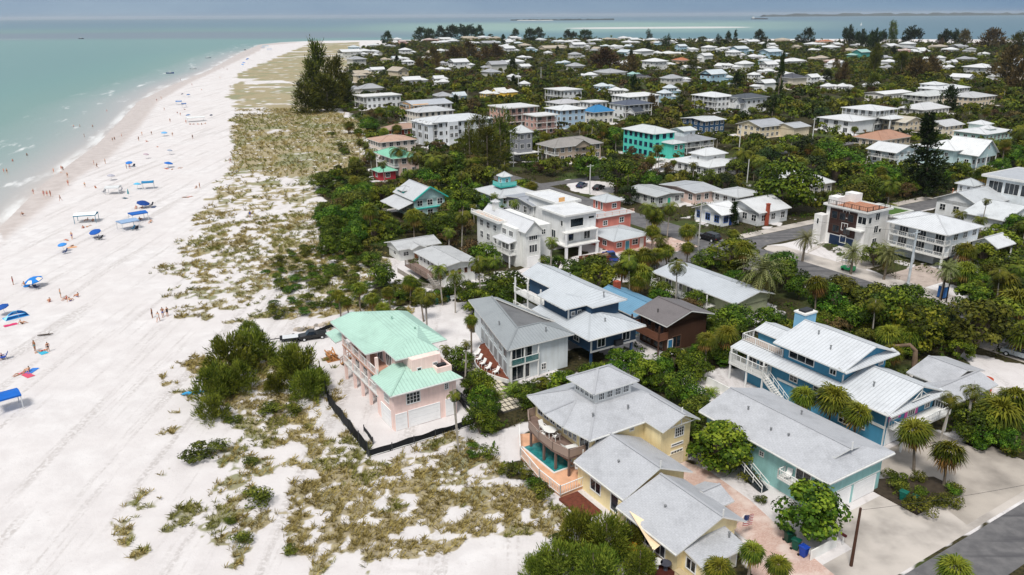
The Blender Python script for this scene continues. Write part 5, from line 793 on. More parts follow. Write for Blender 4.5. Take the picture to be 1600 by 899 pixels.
def fence(pts, h, lab, col, nm='fence', solid=False, black=False, step=.2, tilt=0):
    P = [g2w(*p) for p in pts]; r = tag(empty(nm, P[0]), lab, 'fence'); o = P[0]; m = paint('fence_'+col, col, .7, .12, 1.)
    for p, q in zip(P, P[1:]):
        d = q-p; n = max(1, int(d.length/(2.2 if not black else 2.6)))
        for i in range(n+1): c = p+d*i/n-o; M = MB(); M.box(c.x-.05, c.y-.05, -.05, c.x+.05, c.y+.05, h+.06); M.obj('post', paint('fence_post_'+col, col if not black else '#3a3c3e', .7), r)
        M = MB(); z = Vector((0, 0, 1))
        if solid or black:
            k = max(1, int(d.length/.8)); t = d.normalized().cross(z)
            w = lambda i: (t*(.05*math.sin(i*1.7)), h*(.94+.07*math.sin(i*1.3+.4)))
            for i in range(k):
                a, b = p-o+d*i/k, p-o+d*(i+1)/k; (ta, ha), (tb, hb) = w(i), w(i+1)
                if black: M.face([a-ta+z*.0, b-tb, b+tb+z*hb, a+ta+z*ha])
                else: M.face([a, b, b+z*h, a+z*h]); M.face([a+t*.05, b+t*.05, b+t*.05+z*h, a+t*.05+z*h])
            M.obj('fabric' if black else 'panel', m, r)
            if black: M = MB(); M.bar(p-o+z*.12, q-o+z*.12, .07); M.obj('white_pipe', TRIM(), r)
            elif solid: M = MB(); M.bar(p-o+z*h, q-o+z*h, .12, 0, .06); M.obj('rail', m, r)
        else:
            M.bar(p-o+z*h*.85, q-o+z*h*.85, .05, 0, .08); M.bar(p-o+z*h*.25, q-o+z*h*.25, .05, 0, .08); M.obj('rail', m, r); M = MB(); k = max(2, int(d.length/step))
            for i in range(k+1): c = p-o+d*i/k; M.bar(c, c+z*h, .07, 0, .03)
            M.obj('pickets', m, r)
def things():
    gn, bu, tl = '#0f4a3c', '#1c3f9a', '#0d5a4e'
    for a, b, c, lab in ((68, 35.8, tl, 'left teal green bin beside the planted island'), (68.2, 34.7, tl, 'right teal green bin beside the planted island'), (53.1, 37.6, '#0c3a2c', 'dark green bin, rearmost beside the round sea grape tree'), (52.8, 36.5, gn, 'green bin in the middle beside the round sea grape tree'), (52.6, 35.5, bu, 'blue bin at the front beside the round sea grape tree'), (53.9, 111.2, gn, 'leftmost of three dark green bins beside the white bench'), (55.0, 111.3, gn, 'middle of three dark green bins beside the white bench'), (56.0, 111.3, gn, 'rightmost of three dark green bins, next to the white bench')): wheelie(g2w(a, b, .01), A+R(random.Random(a).uniform(-20, 20)), c, lab, 'wheelie bins')
    r = tag(empty('garden_bench', g2w(57.6, 111.2, .01), A), 'white bench beside green bins on the sandy drive', 'bench'); w = paint('white_plastic', '#e6e6e4', .4)
    M = MB(); M.box(-.9, -.25, .40, .9, .25, .46); M.obj('seat', w, r); M = MB(); M.box(-.9, .22, .46, .9, .28, .95); M.obj('backrest', w, r)
    for x in (-.8, .8): M = MB(); M.box(x-.05, -.25, 0, x+.05, .25, .40); M.obj('leg', w, r)
    car(g2w(71.2, 111.8, .01), A+R(10), '#e2e4e6', 'suv', 'white estate car parked behind the navy house'); car(g2w(87.4, 112.2, .01), A+R(-70), '#e2e4e6', 'suv', 'white off-road car parked beside the rubble skip'); car(g2w(90.6, 109.2, .01), A+R(20), '#15171b', 'suv', 'black off-road car half hidden by cabbage palms')
    car(g2w(94.6, 115.4, .01), A+R(70), '#1c3f8a', 'pickup', 'blue pickup parked beside the rubble skip'); car(g2w(121.2, 114.8, .02), A+R(93), '#0d0f14', 'suv', 'black off-road car driving on the avenue', 1.12); car(g2w(146.6, 95.8, .02), A+R(15), '#1a2028', 'sedan', 'dark car parked under the date palm at the roof deck house')
    car(g2w(113.6, 47.4, .02), A+R(95), '#aeb6bc', 'suv', 'silver car parked at the right edge by the avenue'); car(g2w(31.5, 108.2, .01), A+R(170), '#121417', 'pickup', 'black pickup parked by the rock edge of the beach path', .8); car(g2w(161.7, 180.8, .02), A+R(12), '#dfe3e6', 'sedan', 'white saloon parked before the turquoise house')
    car(g2w(131.3, 174, .02), A+R(30), '#1a2a4a', 'sedan', 'navy car parked left of the white wire pole'); car(g2w(133.4, 169, .02), A+R(25), '#101418', 'sedan', 'black car parked right of the white wire pole')
    # skip with rubble
    r = tag(empty('rubble_skip', g2w(90.6, 115.2, .01), A+R(-8)), 'brown open-topped skip full of building rubble', 'skip'); M = MB(); sm = paint('rust_steel', '#6a3d2c', .8, .25, 1.5)
    for q in ((-3, -1.1, 3, -1.0), (-3, 1.0, 3, 1.1), (-3, -1.0, -2.9, 1.0), (2.9, -1.0, 3, 1.0)): M.box(q[0], q[1], .1, q[2], q[3], 1.5)
    M.box(-3, -1.1, 0, 3, 1.1, .1); M.obj('body', sm, r); M = MB(); rn = random.Random(3); [M.box(x, y, 1.0, x+rn.uniform(.3, .8), y+rn.uniform(.2, .5), 1.3+rn.random()*.4) for x, y in [(rn.uniform(-2.6, 2.2), rn.uniform(-.8, .5)) for _ in range(18)]]; M.obj('rubble', paint('rubble', '#a8927c', .9, .3, 2.), r); M = MB(); [M.bar((-2.7+i*1.07, -1.12, .15), (-2.7+i*1.07, -1.12, 1.5), .1) for i in range(6)]; M.obj('ribs', sm, r)
    r = tag(empty('boat_trailer', g2w(28.6, 109.4, .01), A+R(165)), 'dark flat trailer beside the black pickup', 'trailer'); M = MB(); M.box(-1.8, -.8, .45, 1.6, .8, .6); M.obj('deck', paint('rubber', '#16181a', .7), r); M = MB(); M.bar((1.6, 0, .5), (3, 0, .45), .1); M.obj('tow_bar', paint('rubber', '#16181a', .7), r); M = MB(); M.box(-1.7, -.75, .6, 1.2, .75, .62); M.obj('bed', paint('alu_pole', '#c9cccf', .35), r)
    for s in (-1, 1): M = MB(); M.tube([(-.4, s*.85, .32), (-.4, s*1.02, .32)], .32, 12); M.obj('wheel', paint('rubber', '#16181a', .7), r)
    # golf cart, portable toilet
    r = tag(empty('golf_cart', g2w(127.8, 85.4, .01), A+R(95)), 'green and white golf cart on the avenue verge', 'golf cart'); M = MB(); M.box(-1.2, -.6, .3, 1.2, .6, .75); M.box(-1.2, -.6, .75, -.5, .6, 1.0); M.obj('body', paint('cart_green', '#2fae6a', .35), r); M = MB(); M.box(-1.1, -.65, 1.85, 1.0, .65, 1.93); M.obj('roof', TRIM(), r); M = MB(); M.box(-.5, -.55, .75, .1, .55, .9); M.box(-.55, -.55, .9, -.42, .55, 1.35); M.obj('seat', TRIM(), r)
    for x in (-1, .9):
        for s in (-1, 1): M = MB(); M.bar((x, s*.58, .75), (x, s*.6, 1.85), .05); M.obj('roof_post', TRIM(), r); M = MB(); M.tube([(x*.85, s*.5, .26), (x*.85, s*.68, .26)], .26, 10); M.obj('wheel', paint('rubber', '#16181a', .7), r)
    r = tag(empty('portable_toilet', g2w(128.4, 67.4, .01), A), 'blue portable toilet with white roof behind two dark posts', 'portable toilet'); M = MB(); M.box(-.6, -.6, .1, .6, .6, 2.1); M.obj('cabin', paint('toilet_blue', '#1f5a9c', .45), r); M = MB(); M.prism([(-.65, -.65), (.65, -.65), (.65, .65), (-.65, .65)], 2.1, 2.2); M.tube([(0, 0, 2.2), (0, 0, 2.45)], [.6, .15], 8); M.obj('roof', TRIM(), r); M = MB(); M.box(-.4, -.63, .2, .4, -.6, 1.95); M.obj('door', paint('toilet_blue2', '#2a6cb0', .45), r); M = MB(); M.box(-.68, -.68, 0, .68, .68, .1); M.obj('skid', paint('rubber', '#16181a'), r)
    pole(55.1, 32.4, 6.0, 'brown wooden post standing alone on the shell apron', '#4a3226', .15, False); pole(127.4, 165.2, 8.2, 'white wire pole with crossarm above the navy and black cars', '#c9c9c6', .16); pole(133.4, 156.6, 6.2, 'thin dark wire pole behind the coral house', '#54483e', .11, False); pole(113.8, 110.6, 10.5, 'tall pale pole at the street junction', '#b9b7b2', .16, True, True); pole(129.4, 74.3, 10.2, 'thick pale steel pole with crossarms before the white stilt house', '#b4bcc2', .24); pole(147.8, 77.8, 7.5, 'slim brown pole beside the white stilt house', '#5c4638', .13, True)
    pole(126.8, 66.6, 4.2, 'left dark post in front of the portable toilet', '#1e1a18', .12, False); pole(126.5, 65.6, 4.2, 'right dark post in front of the portable toilet', '#1e1a18', .12, False); pole(243.2, 184.2, 10.5, 'leaning white pole right of the cream house', '#c9c9c6', .2); pole(210.8, 189.1, 9.6, 'white pole with crossarm beside the wide grey roof house', '#c9c9c6', .18); pole(174.5, 152.5, 6.8, 'pale pole behind the round palms', '#c9c9c6', .16, False); pole(131.7, 211.1, 8, 'pale pole left of the tan house', '#c9c9c6', .16, False); pole(128, 232.1, 7, 'pale pole below the white condominium', '#c9c9c6', .15, False); pole(286.2, 451.9, 10, 'white pole with crossarm in the far trees', '#c9c9c6', .22); pole(336.7, 500, 9.5, 'white pole beyond the white flat-topped house', '#c9c9c6', .22, False)
    p1, p2 = g2w(127.4, 165.2, 7.9), g2w(133.4, 156.6, 5.9); n_ = ('upper', 'second', 'third', 'lowest')
    for i, dz in enumerate((0, -.5, -1., -1.5)): wire(p1+Vector((.2*i, 0, dz)), p2+Vector((.2*i, 0, dz*.8)), .25, f'{n_[i]} of four wires between the white wire pole and the thin dark pole'); 
    for i, dz in enumerate((-.4, -1.2)): wire(p2+Vector((0, 0, dz)), g2w(146, 137, 3.4+dz), .5, f'{n_[i]} of two wires from the thin dark pole toward the cottages')
    wire(g2w(55.1, 32.4, 5.8), g2w(78, 22, 8.4), .5, 'single wire from the lone wooden post across the street'); wire(g2w(129.4, 74.3, 9.8), g2w(113.8, 110.6, 10.1), .6, 'long wire between the thick steel pole and the junction pole'); wire(g2w(243.2, 184.2, 10.), g2w(210.8, 189.1, 9.2), .6, 'wire between the leaning pole and its neighbour')
    # silt fence, rocks, pavers, stairs
    fence([(28.4, 95.5), (26.3, 86), (25.9, 72.2)], 1.9, 'tall black silt fence along the beach side of the pink house', '#15181c', 'silt_fence', black=True); fence([(26.0, 72.0), (39.6, 72.1), (40.6, 79)], .95, 'sagging black silt fence in front of the pink garages', '#15181c', 'silt_fence', black=True); fence([(27.2, 104), (29.6, 108.6), (37, 111)], .8, 'short black silt fence by the beach path', '#15181c', 'silt_fence', black=True)
    fence([(27.6, 77.6), (27.4, 74.4)], .9, 'leaning section of black mesh inside the silt fence', '#22262c', 'mesh_panel', black=True)
    fence([(40.9, 73.2), (41, 80.8)], 1.1, 'dark railing fence at the right side of the pink house', '#2c3036', 'metal_fence')
    fence([(52.7, 34.8), (56.2, 34.8)], 1.0, 'short white board fence under the round sea grape tree', '#e0e0dc', 'board_fence', solid=True); fence([(66.3, 66.4), (70.4, 67.0), (70.4, 61.0)], 1.1, 'white yard fence behind the yellow house', '#e0e0dc', 'yard_fence', solid=True); fence([(89.0, 77), (89.0, 70), (84, 69)], 1.2, 'grey board fence behind the trees by the porch house', '#8a8680', 'board_fence', solid=True)
    fence([(131.2, 90.4), (134, 90.6), (139, 91)], .8, 'short white picket fence by the roof deck house drive', '#d8d6d0', 'picket_fence', step=.3); fence([(131, 97), (138.6, 99)], .7, 'low row of pale garden posts under the date palm', '#c9c2b8', 'picket_fence', step=.5); fence([(55.6, 130.8), (55.8, 121), (58, 116)], .9, 'grey weathered fence beside the raised white cottage', '#8a837a', 'picket_fence')
    rn = random.Random(12); sm = [paint('rock_pale', '#b9aea2', .9, .25, 2.), paint('rock_grey', '#8f8982', .9, .25, 2.)]
    for i in range(22):
        a = 30.5+i*.62+rn.uniform(-.2, .2); b = 112.6+rn.uniform(-.5, .5)-.02*i; s = rn.uniform(.35, .75); bm = bmesh.new(); bmesh.ops.create_icosphere(bm, subdivisions=2, radius=1)
        for v in bm.verts: v.co *= .8+.35*math.sin(v.co.x*3+i)*math.cos(v.co.y*2.7+i*2)*.5+rn.uniform(0, .08)
        me = bpy.data.meshes.new('boulder'); bm.to_mesh(me); bm.free(); me.materials.append(rn.choice(sm)); o = place('boulder', me, None, g2w(a, b, s*.25), rn.uniform(0, 6), (s, s*.8, s*.65)); tag(o, 'pale boulder in the rock row edging the beach path', 'rock', 'boulders along the beach path')
    M = MB(); 
    for i in range(14):
        for j in range(5): a, b = 43.9+j*.62+i*.16, 73+i*1.0; q = [g2w(a, b), g2w(a+.48, b), g2w(a+.48, b+.8), g2w(a, b+.8)]; M.prism([(p.x, p.y) for p in q], .0, .06)
    tag(M.obj('stepping_stones', paint('paver_pale', '#c9c0ae', .85, .15, 2.)), 'grid of pale stepping stones between the pink and the angled white house', kind='structure')
    slabz = MB(); q = [g2w(*p) for p in ((43.6, 72.6), (49.4, 72.6), (49.6, 87.5), (43.6, 87.5))]; slabz.face([(p.x, p.y, .012) for p in q]); tag(slabz.obj('gravel_bed', paint('dark_gravel', '#3c3a34', .95, .3, 3.)), 'dark gravel bed under the stepping stones', kind='structure')
    r = tag(empty('lumber_stack', g2w(31.4, 99.4, .02), A), 'loose stack of orange timber and a brown pallet by the pink house', 'timber'); wdm = paint('raw_wood', '#b07c4e', .8, .2, 3.); M = MB(); [M.bar((rn.uniform(-.7, .7), -1, .1+i*.09), (rn.uniform(-.7, .7), 1.1, .1+i*.09+rn.uniform(0, .3)), .16, 0, .05) for i in range(12)]; M.obj('planks', wdm, r); M = MB(); [M.box(-.9, -1+j*.3, 0, .9, -.85+j*.3, .1) for j in range(7)]; M.obj('pallet', wdm, r)
    # patio of the yellow house
    r = tag(empty('shade_sail', g2w(40.6, 43, 0), A), 'cream triangular shade sail over the dark patio', 'shade sail'); P_ = [Vector(q) for q in ((-.9, -1.9, 2.3), (.1, 2.6, 3.3), (1.5, -1.5, 2.5))]; M = MB(); n = 8
    for i in range(n):
        for j in range(n-i):
            def pt(i_, j_): u, v = i_/n, j_/n; w_ = 1-u-v; return P_[0]*w_+P_[1]*u+P_[2]*v-Vector((0, 0, 2.2*u*v*w_*3))
            M.face([pt(i, j), pt(i+1, j), pt(i, j+1)]); 
            if i+j < n-1: M.face([pt(i+1, j), pt(i+1, j+1), pt(i, j+1)])
    M.obj('sail', paint('sail_cream', '#ead2b0', .8, .05, 1.), r, True); M = MB(); M.tube([(1.5, -1.5, 0), (1.5, -1.5, 2.6)], .05); M.obj('post', TRIM(), r); M = MB(); M.tube([(-.9, -1.9, 0), (-.9, -1.9, 2.4)], .05); M.obj('post', TRIM(), r)
    lounger(g2w(40.2, 45.0, .17), A+R(20), 'yellow wooden sun lounger left of the cream shade sail', '#e0a032'); lounger(g2w(39.8, 43.9, .17), A+R(30), 'second yellow sun lounger nearer the shade sail', '#d8982c')
    for i, (a, b, c, lab) in enumerate(((40.3, 41.2, '#dcdcda', 'round white table on the dark patio'), (40.8, 40.6, '#4a4c58', 'round dark table on the dark patio'))):
        r = tag(empty('round_table', g2w(a, b, .17), A), lab, 'table'); m = paint('table_'+c, c, .4); M = MB(); M.prism([(.5*math.cos(t*.5236), .5*math.sin(t*.5236)) for t in range(12)], .68, .73); M.obj('table_top', m, r); M = MB(); M.tube([(0, 0, 0), (0, 0, .68)], [.22, .05]); M.obj('pedestal', m, r)
    r = tag(empty('garden_box', g2w(41.2, 38.9, .17), A), 'cream storage bench on the patio by the yellow wall', 'storage bench'); M = MB(); M.box(-.3, -.7, 0, .3, .7, .5); M.obj('chest', paint('box_cream', '#d8c8a4', .6), r); M = MB(); M.box(-.34, -.74, .5, .34, .74, .57); M.obj('lid', paint('box_lid', '#b9a888', .6), r)
    # flag
    r = tag(empty('flag', g2w(50.0, 40.2, 0), A), 'small stars and stripes flag on a slanted pole by the yellow house', 'flag'); M = MB(); M.bar((-1.2, 0, 1.9), (.0, 0, 2.6), .04); M.obj('flagpole', TRIM(), r); fm = [paint('flag_red', '#a8242e', .8), paint('flag_white', '#e6e2de', .8), paint('flag_blue', '#22305e', .8)]; M = MB()
    for i in range(13):
        z0 = 2.5-.085*i; 
        for j in range(6):
            if j < 3 and i < 7: continue
            f_ = lambda u, z: (-.1+u*.22-.35*(2.6-z)*.3, .05*math.sin(u*1.6), z-.05*u); M.face([f_(j, z0), f_(j+1, z0), f_(j+1, z0-.085), f_(j, z0-.085)], i % 2)
    f_ = lambda u, z: (-.1+u*.22-.35*(2.6-z)*.3, .05*math.sin(u*1.6), z-.05*u)
    for j in range(3): M.face([f_(j, 2.5), f_(j+1, 2.5), f_(j+1, 1.905), f_(j, 1.905)], 2)
    for i in range(5):
        for j in range(6): u, z = .25+j*.5, 2.44-i*.11; x, y, zz = f_(u, z); M.face([(x-.02, y-.006, zz), (x, y-.006, zz-.025), (x+.02, y-.006, zz), (x, y-.006, zz+.025)], 1)
    M.obj('cloth', fm, r)
    # mailbox, planter border, dead trunk, red brick planter
    r = tag(empty('mailbox', g2w(56.9, 34.6, 0), A), 'small dark red mailbox on a post beyond the white board fence', 'mailbox'); M = MB(); M.box(-.04, -.04, 0, .04, .04, 1); M.obj('post', TRIM(), r); M = MB(); M.tube([(0, -.25, 1.12), (0, .25, 1.12)], .14, 10); M.obj('box', paint('mail_red', '#4a1a1c', .5), r)
    tm = paint('dead_wood', '#6e5c4c', .9, .3, 2.); M = MB(); M.tube([(0, 0, -.2), (.2, .3, 1.8), (.3, .5, 3.2), (0, 1.2, 3.9), (-1.2, 3.0, 3.3), (-3.0, 5.8, 1.6), (-3.9, 7.2, .3)], [.42, .36, .32, .26, .22, .17, .1], 9); o = M.obj('dead_tree', tm, None, True, g2w(96.0, 52.2)); o.rotation_euler[2] = A; r = tag(o, 'bent dead grey palm trunk arching beside the low grey house', 'dead tree')
    r = tag(empty('water_tank', g2w(98.9, 44.4, 0), A), 'orange water tank at the corner of the low grey house', 'tank'); M = MB(); M.tube([(0, 0, 0), (0, 0, 1.9)], .75, 14); [M.tube([(0, 0, .3+i*.4), (0, 0, .38+i*.4)], .78, 14) for i in range(4)]; M.obj('barrel', paint('tank_orange', '#c2542c', .6, .15, 2.), r); M = MB(); M.tube([(0, 0, 1.9), (0, 0, 2.05)], [.7, .3], 14); M.obj('lid', paint('tank_lid', '#a8441f', .6), r)
    M = MB(); q = [g2w(*p) for p in ((66.9, 39.5), (66.9, 33.6), (74.5, 33.6), (74.5, 36.5), (69, 39.5))]; M.prism([(p.x, p.y) for p in q], 0, .14); tag(M.obj('planting_bed', paint('soil_dark', (.05, .038, .026), .95, .3, 2.)), 'raised planting bed between the two parking aprons', kind='structure')
    r = tag(empty('beach_buggy', Vector(( -452*.0-386, 1182, 0)), .4), 'dark patrol buggy parked on the far sand', 'buggy'); M = MB(); M.box(-1.5, -.8, .4, 1.5, .8, 1.0); M.obj('body', paint('carpaint_#121417', '#121417', .3), r); M = MB(); M.box(-.8, -.75, 1.7, .7, .75, 1.8); [M.bar((px, py, 1.), (px, py, 1.7), .07) for px in (-.7, .6) for py in (-.7, .7)]; M.obj('roof', paint('carpaint_#121417', '#121417', .3), r)
    for x in (-1, 1):
        for s in (-1, 1): M = MB(); M.tube([(x, s*.7, .4), (x, s*.95, .4)], .4, 10); M.obj('wheel', paint('rubber', '#16181a', .7), r)
def near_houses():
    W_ = '#e4e6e8'
    # ---------------- pink house under construction, mint metal roofs
    h = House('pink_house', 'pink stucco three storey house with mint green metal roofs inside a black silt fence', 30.7, 75.7, 'the pink house')
    pk = wm('#f2d6ce', 0); mint = rm('#b4d8c9'); fl = paint('tile_floor', '#b98f7c', .8)
    h.box(30.7, 75.7, 0, 38.9, 80.4, 4.95, pk); h.box(32.2, 80.4, 0, 39.6, 92.6, 4.9, pk); h.box(33.2, 80.6, 4.9, 38.2, 92.4, 7.45, pk)
    h.box(34.2, 77.8, 4.9, 38.0, 80.6, 7.45, pk, foot=False)
    h.roofpoly([[(30.1, 75.1, 5), (39.5, 75.1, 5), (38.3, 77.2, 5.75), (33.4, 78.4, 6.2)], [(30.1, 81, 5), (30.1, 75.1, 5), (33.4, 78.4, 6.2), (33.4, 81, 6.2)],
                [(33.4, 78.4, 6.2), (38.3, 77.2, 5.75), (38.3, 81, 5.75), (33.4, 81, 6.2)]], mint, caps=[((30.1, 75.1, 5), (33.4, 78.4, 6.2))])
    z = 7.5
    h.roofpoly([[(30.2, 94.9, z), (30.2, 82.4, z), (32.6, 82.4, z), (34.6, 84.4, 8.6), (34.6, 91, 8.9), (33.2, 94.9, 8.3)],
                [(32.6, 82.4, z), (32.6, 78.8, z), (35, 81.2, 8.6), (34.6, 84.4, 8.6)],
                [(32.6, 78.8, z), (38.4, 78.8, z), (36.6, 81.2, 8.6), (35, 81.2, 8.6)],
                [(38.4, 78.8, z), (38.4, 81.1, z), (40.6, 81.1, z), (38.2, 84.3, 8.9), (36.6, 81.2, 8.6)],
                [(40.6, 81.1, z), (40.6, 93, z), (38.2, 90.5, 8.9), (38.2, 84.3, 8.9)],
                [(40.6, 93, z), (33.2, 94.9, 8.3), (34.6, 91, 8.9), (38.2, 90.5, 8.9)],
                [(35, 81.2, 8.6), (36.6, 81.2, 8.6), (38.2, 84.3, 8.9), (38.2, 90.5, 8.9), (34.6, 91, 8.9), (34.6, 84.4, 8.6)]], mint)
    h.roofpoly([[(30.2, 97.4, 5.0), (30.2, 93.4, 5.0), (33, 93.4, 5.6), (33, 97.4, 5.6)]], mint)
    h.box1('balcony_floor', 30.75, 80.4, 2.35, 32.2, 92.4, 2.55, TRIM()); h.box1('balcony_floor', 30.75, 80.4, 4.85, 33.2, 92.4, 5.02, fl)
    for y in (80.9, 83.6, 86.3, 89.0, 92.2): h.box(30.8, y-.16, 0, 31.15, y+.16, 7.45, pk, 'column', False)
    h.rail([(30.85, 80.6), (30.85, 92.4)], 2.55); h.rail([(30.85, 80.6), (30.85, 92.4)], 5.02)
    h.box(30.7, 75.7, 4.95, 30.95, 75.75, 5, pk, foot=False)
    h.box(36.9, 76.6, 5.0, 38.85, 76.8, 6.2, pk, 'parapet', False); h.box(38.65, 76.8, 5.0, 38.85, 80.3, 6.2, pk, 'parapet', False); h.box(36.9, 76.8, 5.0, 37.1, 77.8, 6.2, pk, 'parapet', False)
    dk = paint('ac_unit', '#2a2c30', .5)
    h.box1('air_conditioner', 37.4, 77.1, 5.76, 38.4, 77.7, 6.3, dk); h.box1('air_conditioner', 37.4, 77.0, 5.2, 38.4, 77.05, 5.9, dk)
    h.garage('-y', 31.55, 1.25, 2.05, 75.7); h.garage('-y', 34.55, 3.9, 2.1, 75.7); h.garage('-y', 38.05, 1.15, 2.2, 75.7); h.garage('-x', 78, 2.7, 2.2, 30.7)
    h.win('-y', 33.2, 3.1, 1.7, 1.35, 75.7, 4, 3); h.win('-y', 37.6, 3.7, .45, .75, 75.7, 2, 3); h.win('-x', 77.6, 3.1, 1.3, 1.2, 30.7, 4, 3)
    h.win('-y', 35.1, 5.4, .5, .9, 77.8, 1, 2); h.win('-y', 37.2, 5.7, .5, .8, 77.8); h.wins('-x', 81, 92, 4, 5.1, 1.6, 2.0, 33.2, 3, 1); h.wins('-x', 81, 92, 4, 2.6, 1.7, 2.0, 32.2, 3, 1); h.wins('-x', 82, 92, 2, .1, 1, 2, 32.2, 1, 1)
    h.stairs((31.9, 97.2), (31.9, 93.2), 0, 2.5, 1.4, '#b98a5c', '#b07c4e')
    h.vents([(36.2, 88, 8.85), (37.4, 83.6, 8.6), (35.6, 79.6, 6.0)], '#8fb0a2'); h.gutter((30.05, 75.02, 4.93), (39.5, 75.02, 4.93)); h.done()
    # ---------------- white L house with grey standing seam roof
    h = House('white_house', 'white two storey house with angled grey metal roof and curved brick terrace', 48.1, 78.9, 'the angled white house')
    wh = wm('#cfd6da', 0); gy = rm('#9aa0a4'); poly = [(48.7, 79.4), (58.2, 79.4), (58.3, 83.5), (56.2, 95.5), (53.6, 97.4)]
    h.prism(poly, 0, 4.95, wh, foot=True)
    A_, B_, C_, D_, E_, F_ = (48.1, 78.9, 5), (58.8, 78.7, 5), (59, 83.6, 5), (56.6, 96.4, 5.05), (53.1, 98.4, 5), (51.9, 82.4, 6.15)
    G_ = (55.6, 82.3, 6.15); T_ = (55.4, 95.2, 6.1); V_ = (56.6, 88, 5.35)
    h.roofpoly([[E_, A_, F_, T_], [A_, B_, G_, F_], [B_, C_, G_]], gy, caps=[(A_, F_), (B_, G_), (F_, T_), (F_, G_)])
    dkr = roofmat('roof_metal_weathered', '#77787a', 'metal', .1, .5, .35)
    h.roofpoly([[F_, T_, D_, (58.4, 84.3, 5.1)], [F_, (58.4, 84.3, 5.1), C_, G_]], dkr); h.roofpoly([[(59, 83.6, 5.25), (57.0, 96.4, 5.3), (56.2, 96.4, 5.45), (58.0, 84.6, 5.5)]], gy)
    cur = [(48.9, 79.4)]+[(51.2-2.2-2.6*math.sin(math.pi*t/10)*1.0+2.6*t/10-.6, 79.4+12*t/10) for t in range(0, 11)]+[(52, 91.6)]
    h.prism(cur, 0, .55, TRIM(), 'terrace_wall'); h.prism([(p[0]+.18, p[1]) for p in cur], .55, .58, paint('terrace_brick', '#70402f', .85, .25, 3), 'terrace')
    sl = 17.9/5.0
    def onl(y): return 48.7+(y-79.4)*(4.9/18.0)
    for y in (81, 83.3, 85.6, 87.9, 90.2, 92.5):
        for z, hh in ((.6, 1.9), (3.0, 1.5)):
            o = h.win('-x', y, z, 1.6, hh, onl(y)-.02, 3 if z < 1 else 2, 1, '#c9d2d6'); o.rotation_euler[2] = -math.pi/2-math.atan(4.9/18.0)
    h.box1('balcony_floor', 48.75, 78.95, 2.35, 53.2, 79.4, 2.5, TRIM()); h.win('-y', 50.6, 2.6, 3.4, 2.1, 79.4, 4, 1); h.win('-y', 50.4, .2, 3, 2.0, 79.4, 3, 1); h.win('-y', 54.2, .6, .7, .9, 79.4)
    h.rail([(48.75, 79), (53.2, 79)], 2.5, .9, glass=True); h.posts([(48.85, 79.05), (50.9, 79.05), (53.1, 79.05)], 0, 4.9, .16)
    h.vents([(55.2, 80.4, 5.75), (51.2, 86, 5.6)]); h.done()
    for i, (px, py) in enumerate([(47.9, 81.6), (47.6, 83.2), (47.7, 84.8), (48.0, 86.4), (48.6, 88)]):
        deck_chair(g2w(px, py, .58), A+R(95), 'white plastic deck chair on the curved brick terrace of the white house', 'chairs in a row on the curved brick terrace')
    # ---------------- yellow house: main hip with cupola, deck over pool, two lower wings
    h = House('yellow_house', 'pale yellow house with grey shingle roofs and a windowed cupola above a curved timber deck', 43.6, 55.4, 'the yellow house')
    ye = wm('#f4e3b4', .17); sh = rm('#b0b2b7', 'shingle'); wd = paint('grey_deck', '#7d6a62', .85, .2, 2.0)
    h.box(44.0, 55.5, 0, 55, 66, 5.15, ye); h.box(51.0, 52.8, 0, 55.2, 56, 5.15, ye)
    zt = 6.85
    a, b, c, d = (43.2, 54.9, 5.2), (50.6, 54.9, 5.2), (55.9, 66.6, 5.2), (43.2, 66.6, 5.2); k1, k2, k3, k4 = (46.3, 58.1, zt), (52, 58.1, zt), (52, 62.6, zt), (46.3, 62.6, zt)
    e, f2, gx, vv = (50.6, 52.1, 5.2), (55.9, 52.1, 5.2), (53.2, 51.7, 6.7), (53.2, 57.2, 6.75)
    by0, by1, ba = (42.5, 58.6, 5.2), (42.5, 62.0, 5.2), (45.4, 60.3, 6.75)
    h.roofpoly([[a, b, vv, k2, k1], [b, e, gx, vv], [f2, (55.9, 58, 5.2), c, k3, k2, vv, gx], [c, d, k4, k3], [d, by1, ba, k4], [by1, by0, ba], [by0, a, k1, k4, ba], [k1, k2, k3, k4]], sh,
               caps=[(a, k1), (k4, d), (by0, ba), (by1, ba), (k3, c), (gx, vv)])
    h.mb('gable_wall', [ye]).face([h.L(p) for p in ((51.0, 52.78, 5.1), (55.2, 52.78, 5.1), (53.2, 52.78, 6.5))])
    M = MB(); M.bar(h.L((50.9, 52.2, 5.3)), h.L((55.6, 52.2, 5.3)), .09); M.bar(h.L((53.2, 52.2, 5.3)), h.L((53.2, 52.2, 7.3)), .1); M.bar(h.L((51.8, 52.2, 5.3)), h.L((53.2, 52.2, 6.2)), .07); M.bar(h.L((54.7, 52.2, 5.3)), h.L((53.2, 52.2, 6.2)), .07); M.obj('gable_bracket', TRIM(), h.root)
    h.box(46.6, 58.4, 6.5, 51.5, 62.2, 8.35, TRIM(), 'cupola_wall', False)
    h.hip(45.8, 57.8, 52.1, 62.7, 8.4, 1.45, sh, .14, 'cupola_roof')
    h.wins('-y', 46.8, 51.3, 4, 7.12, .72, .78, 58.4, 3, 2); h.wins('-x', 58.6, 62.0, 4, 7.15, .6, .74, 46.6, 2, 2)
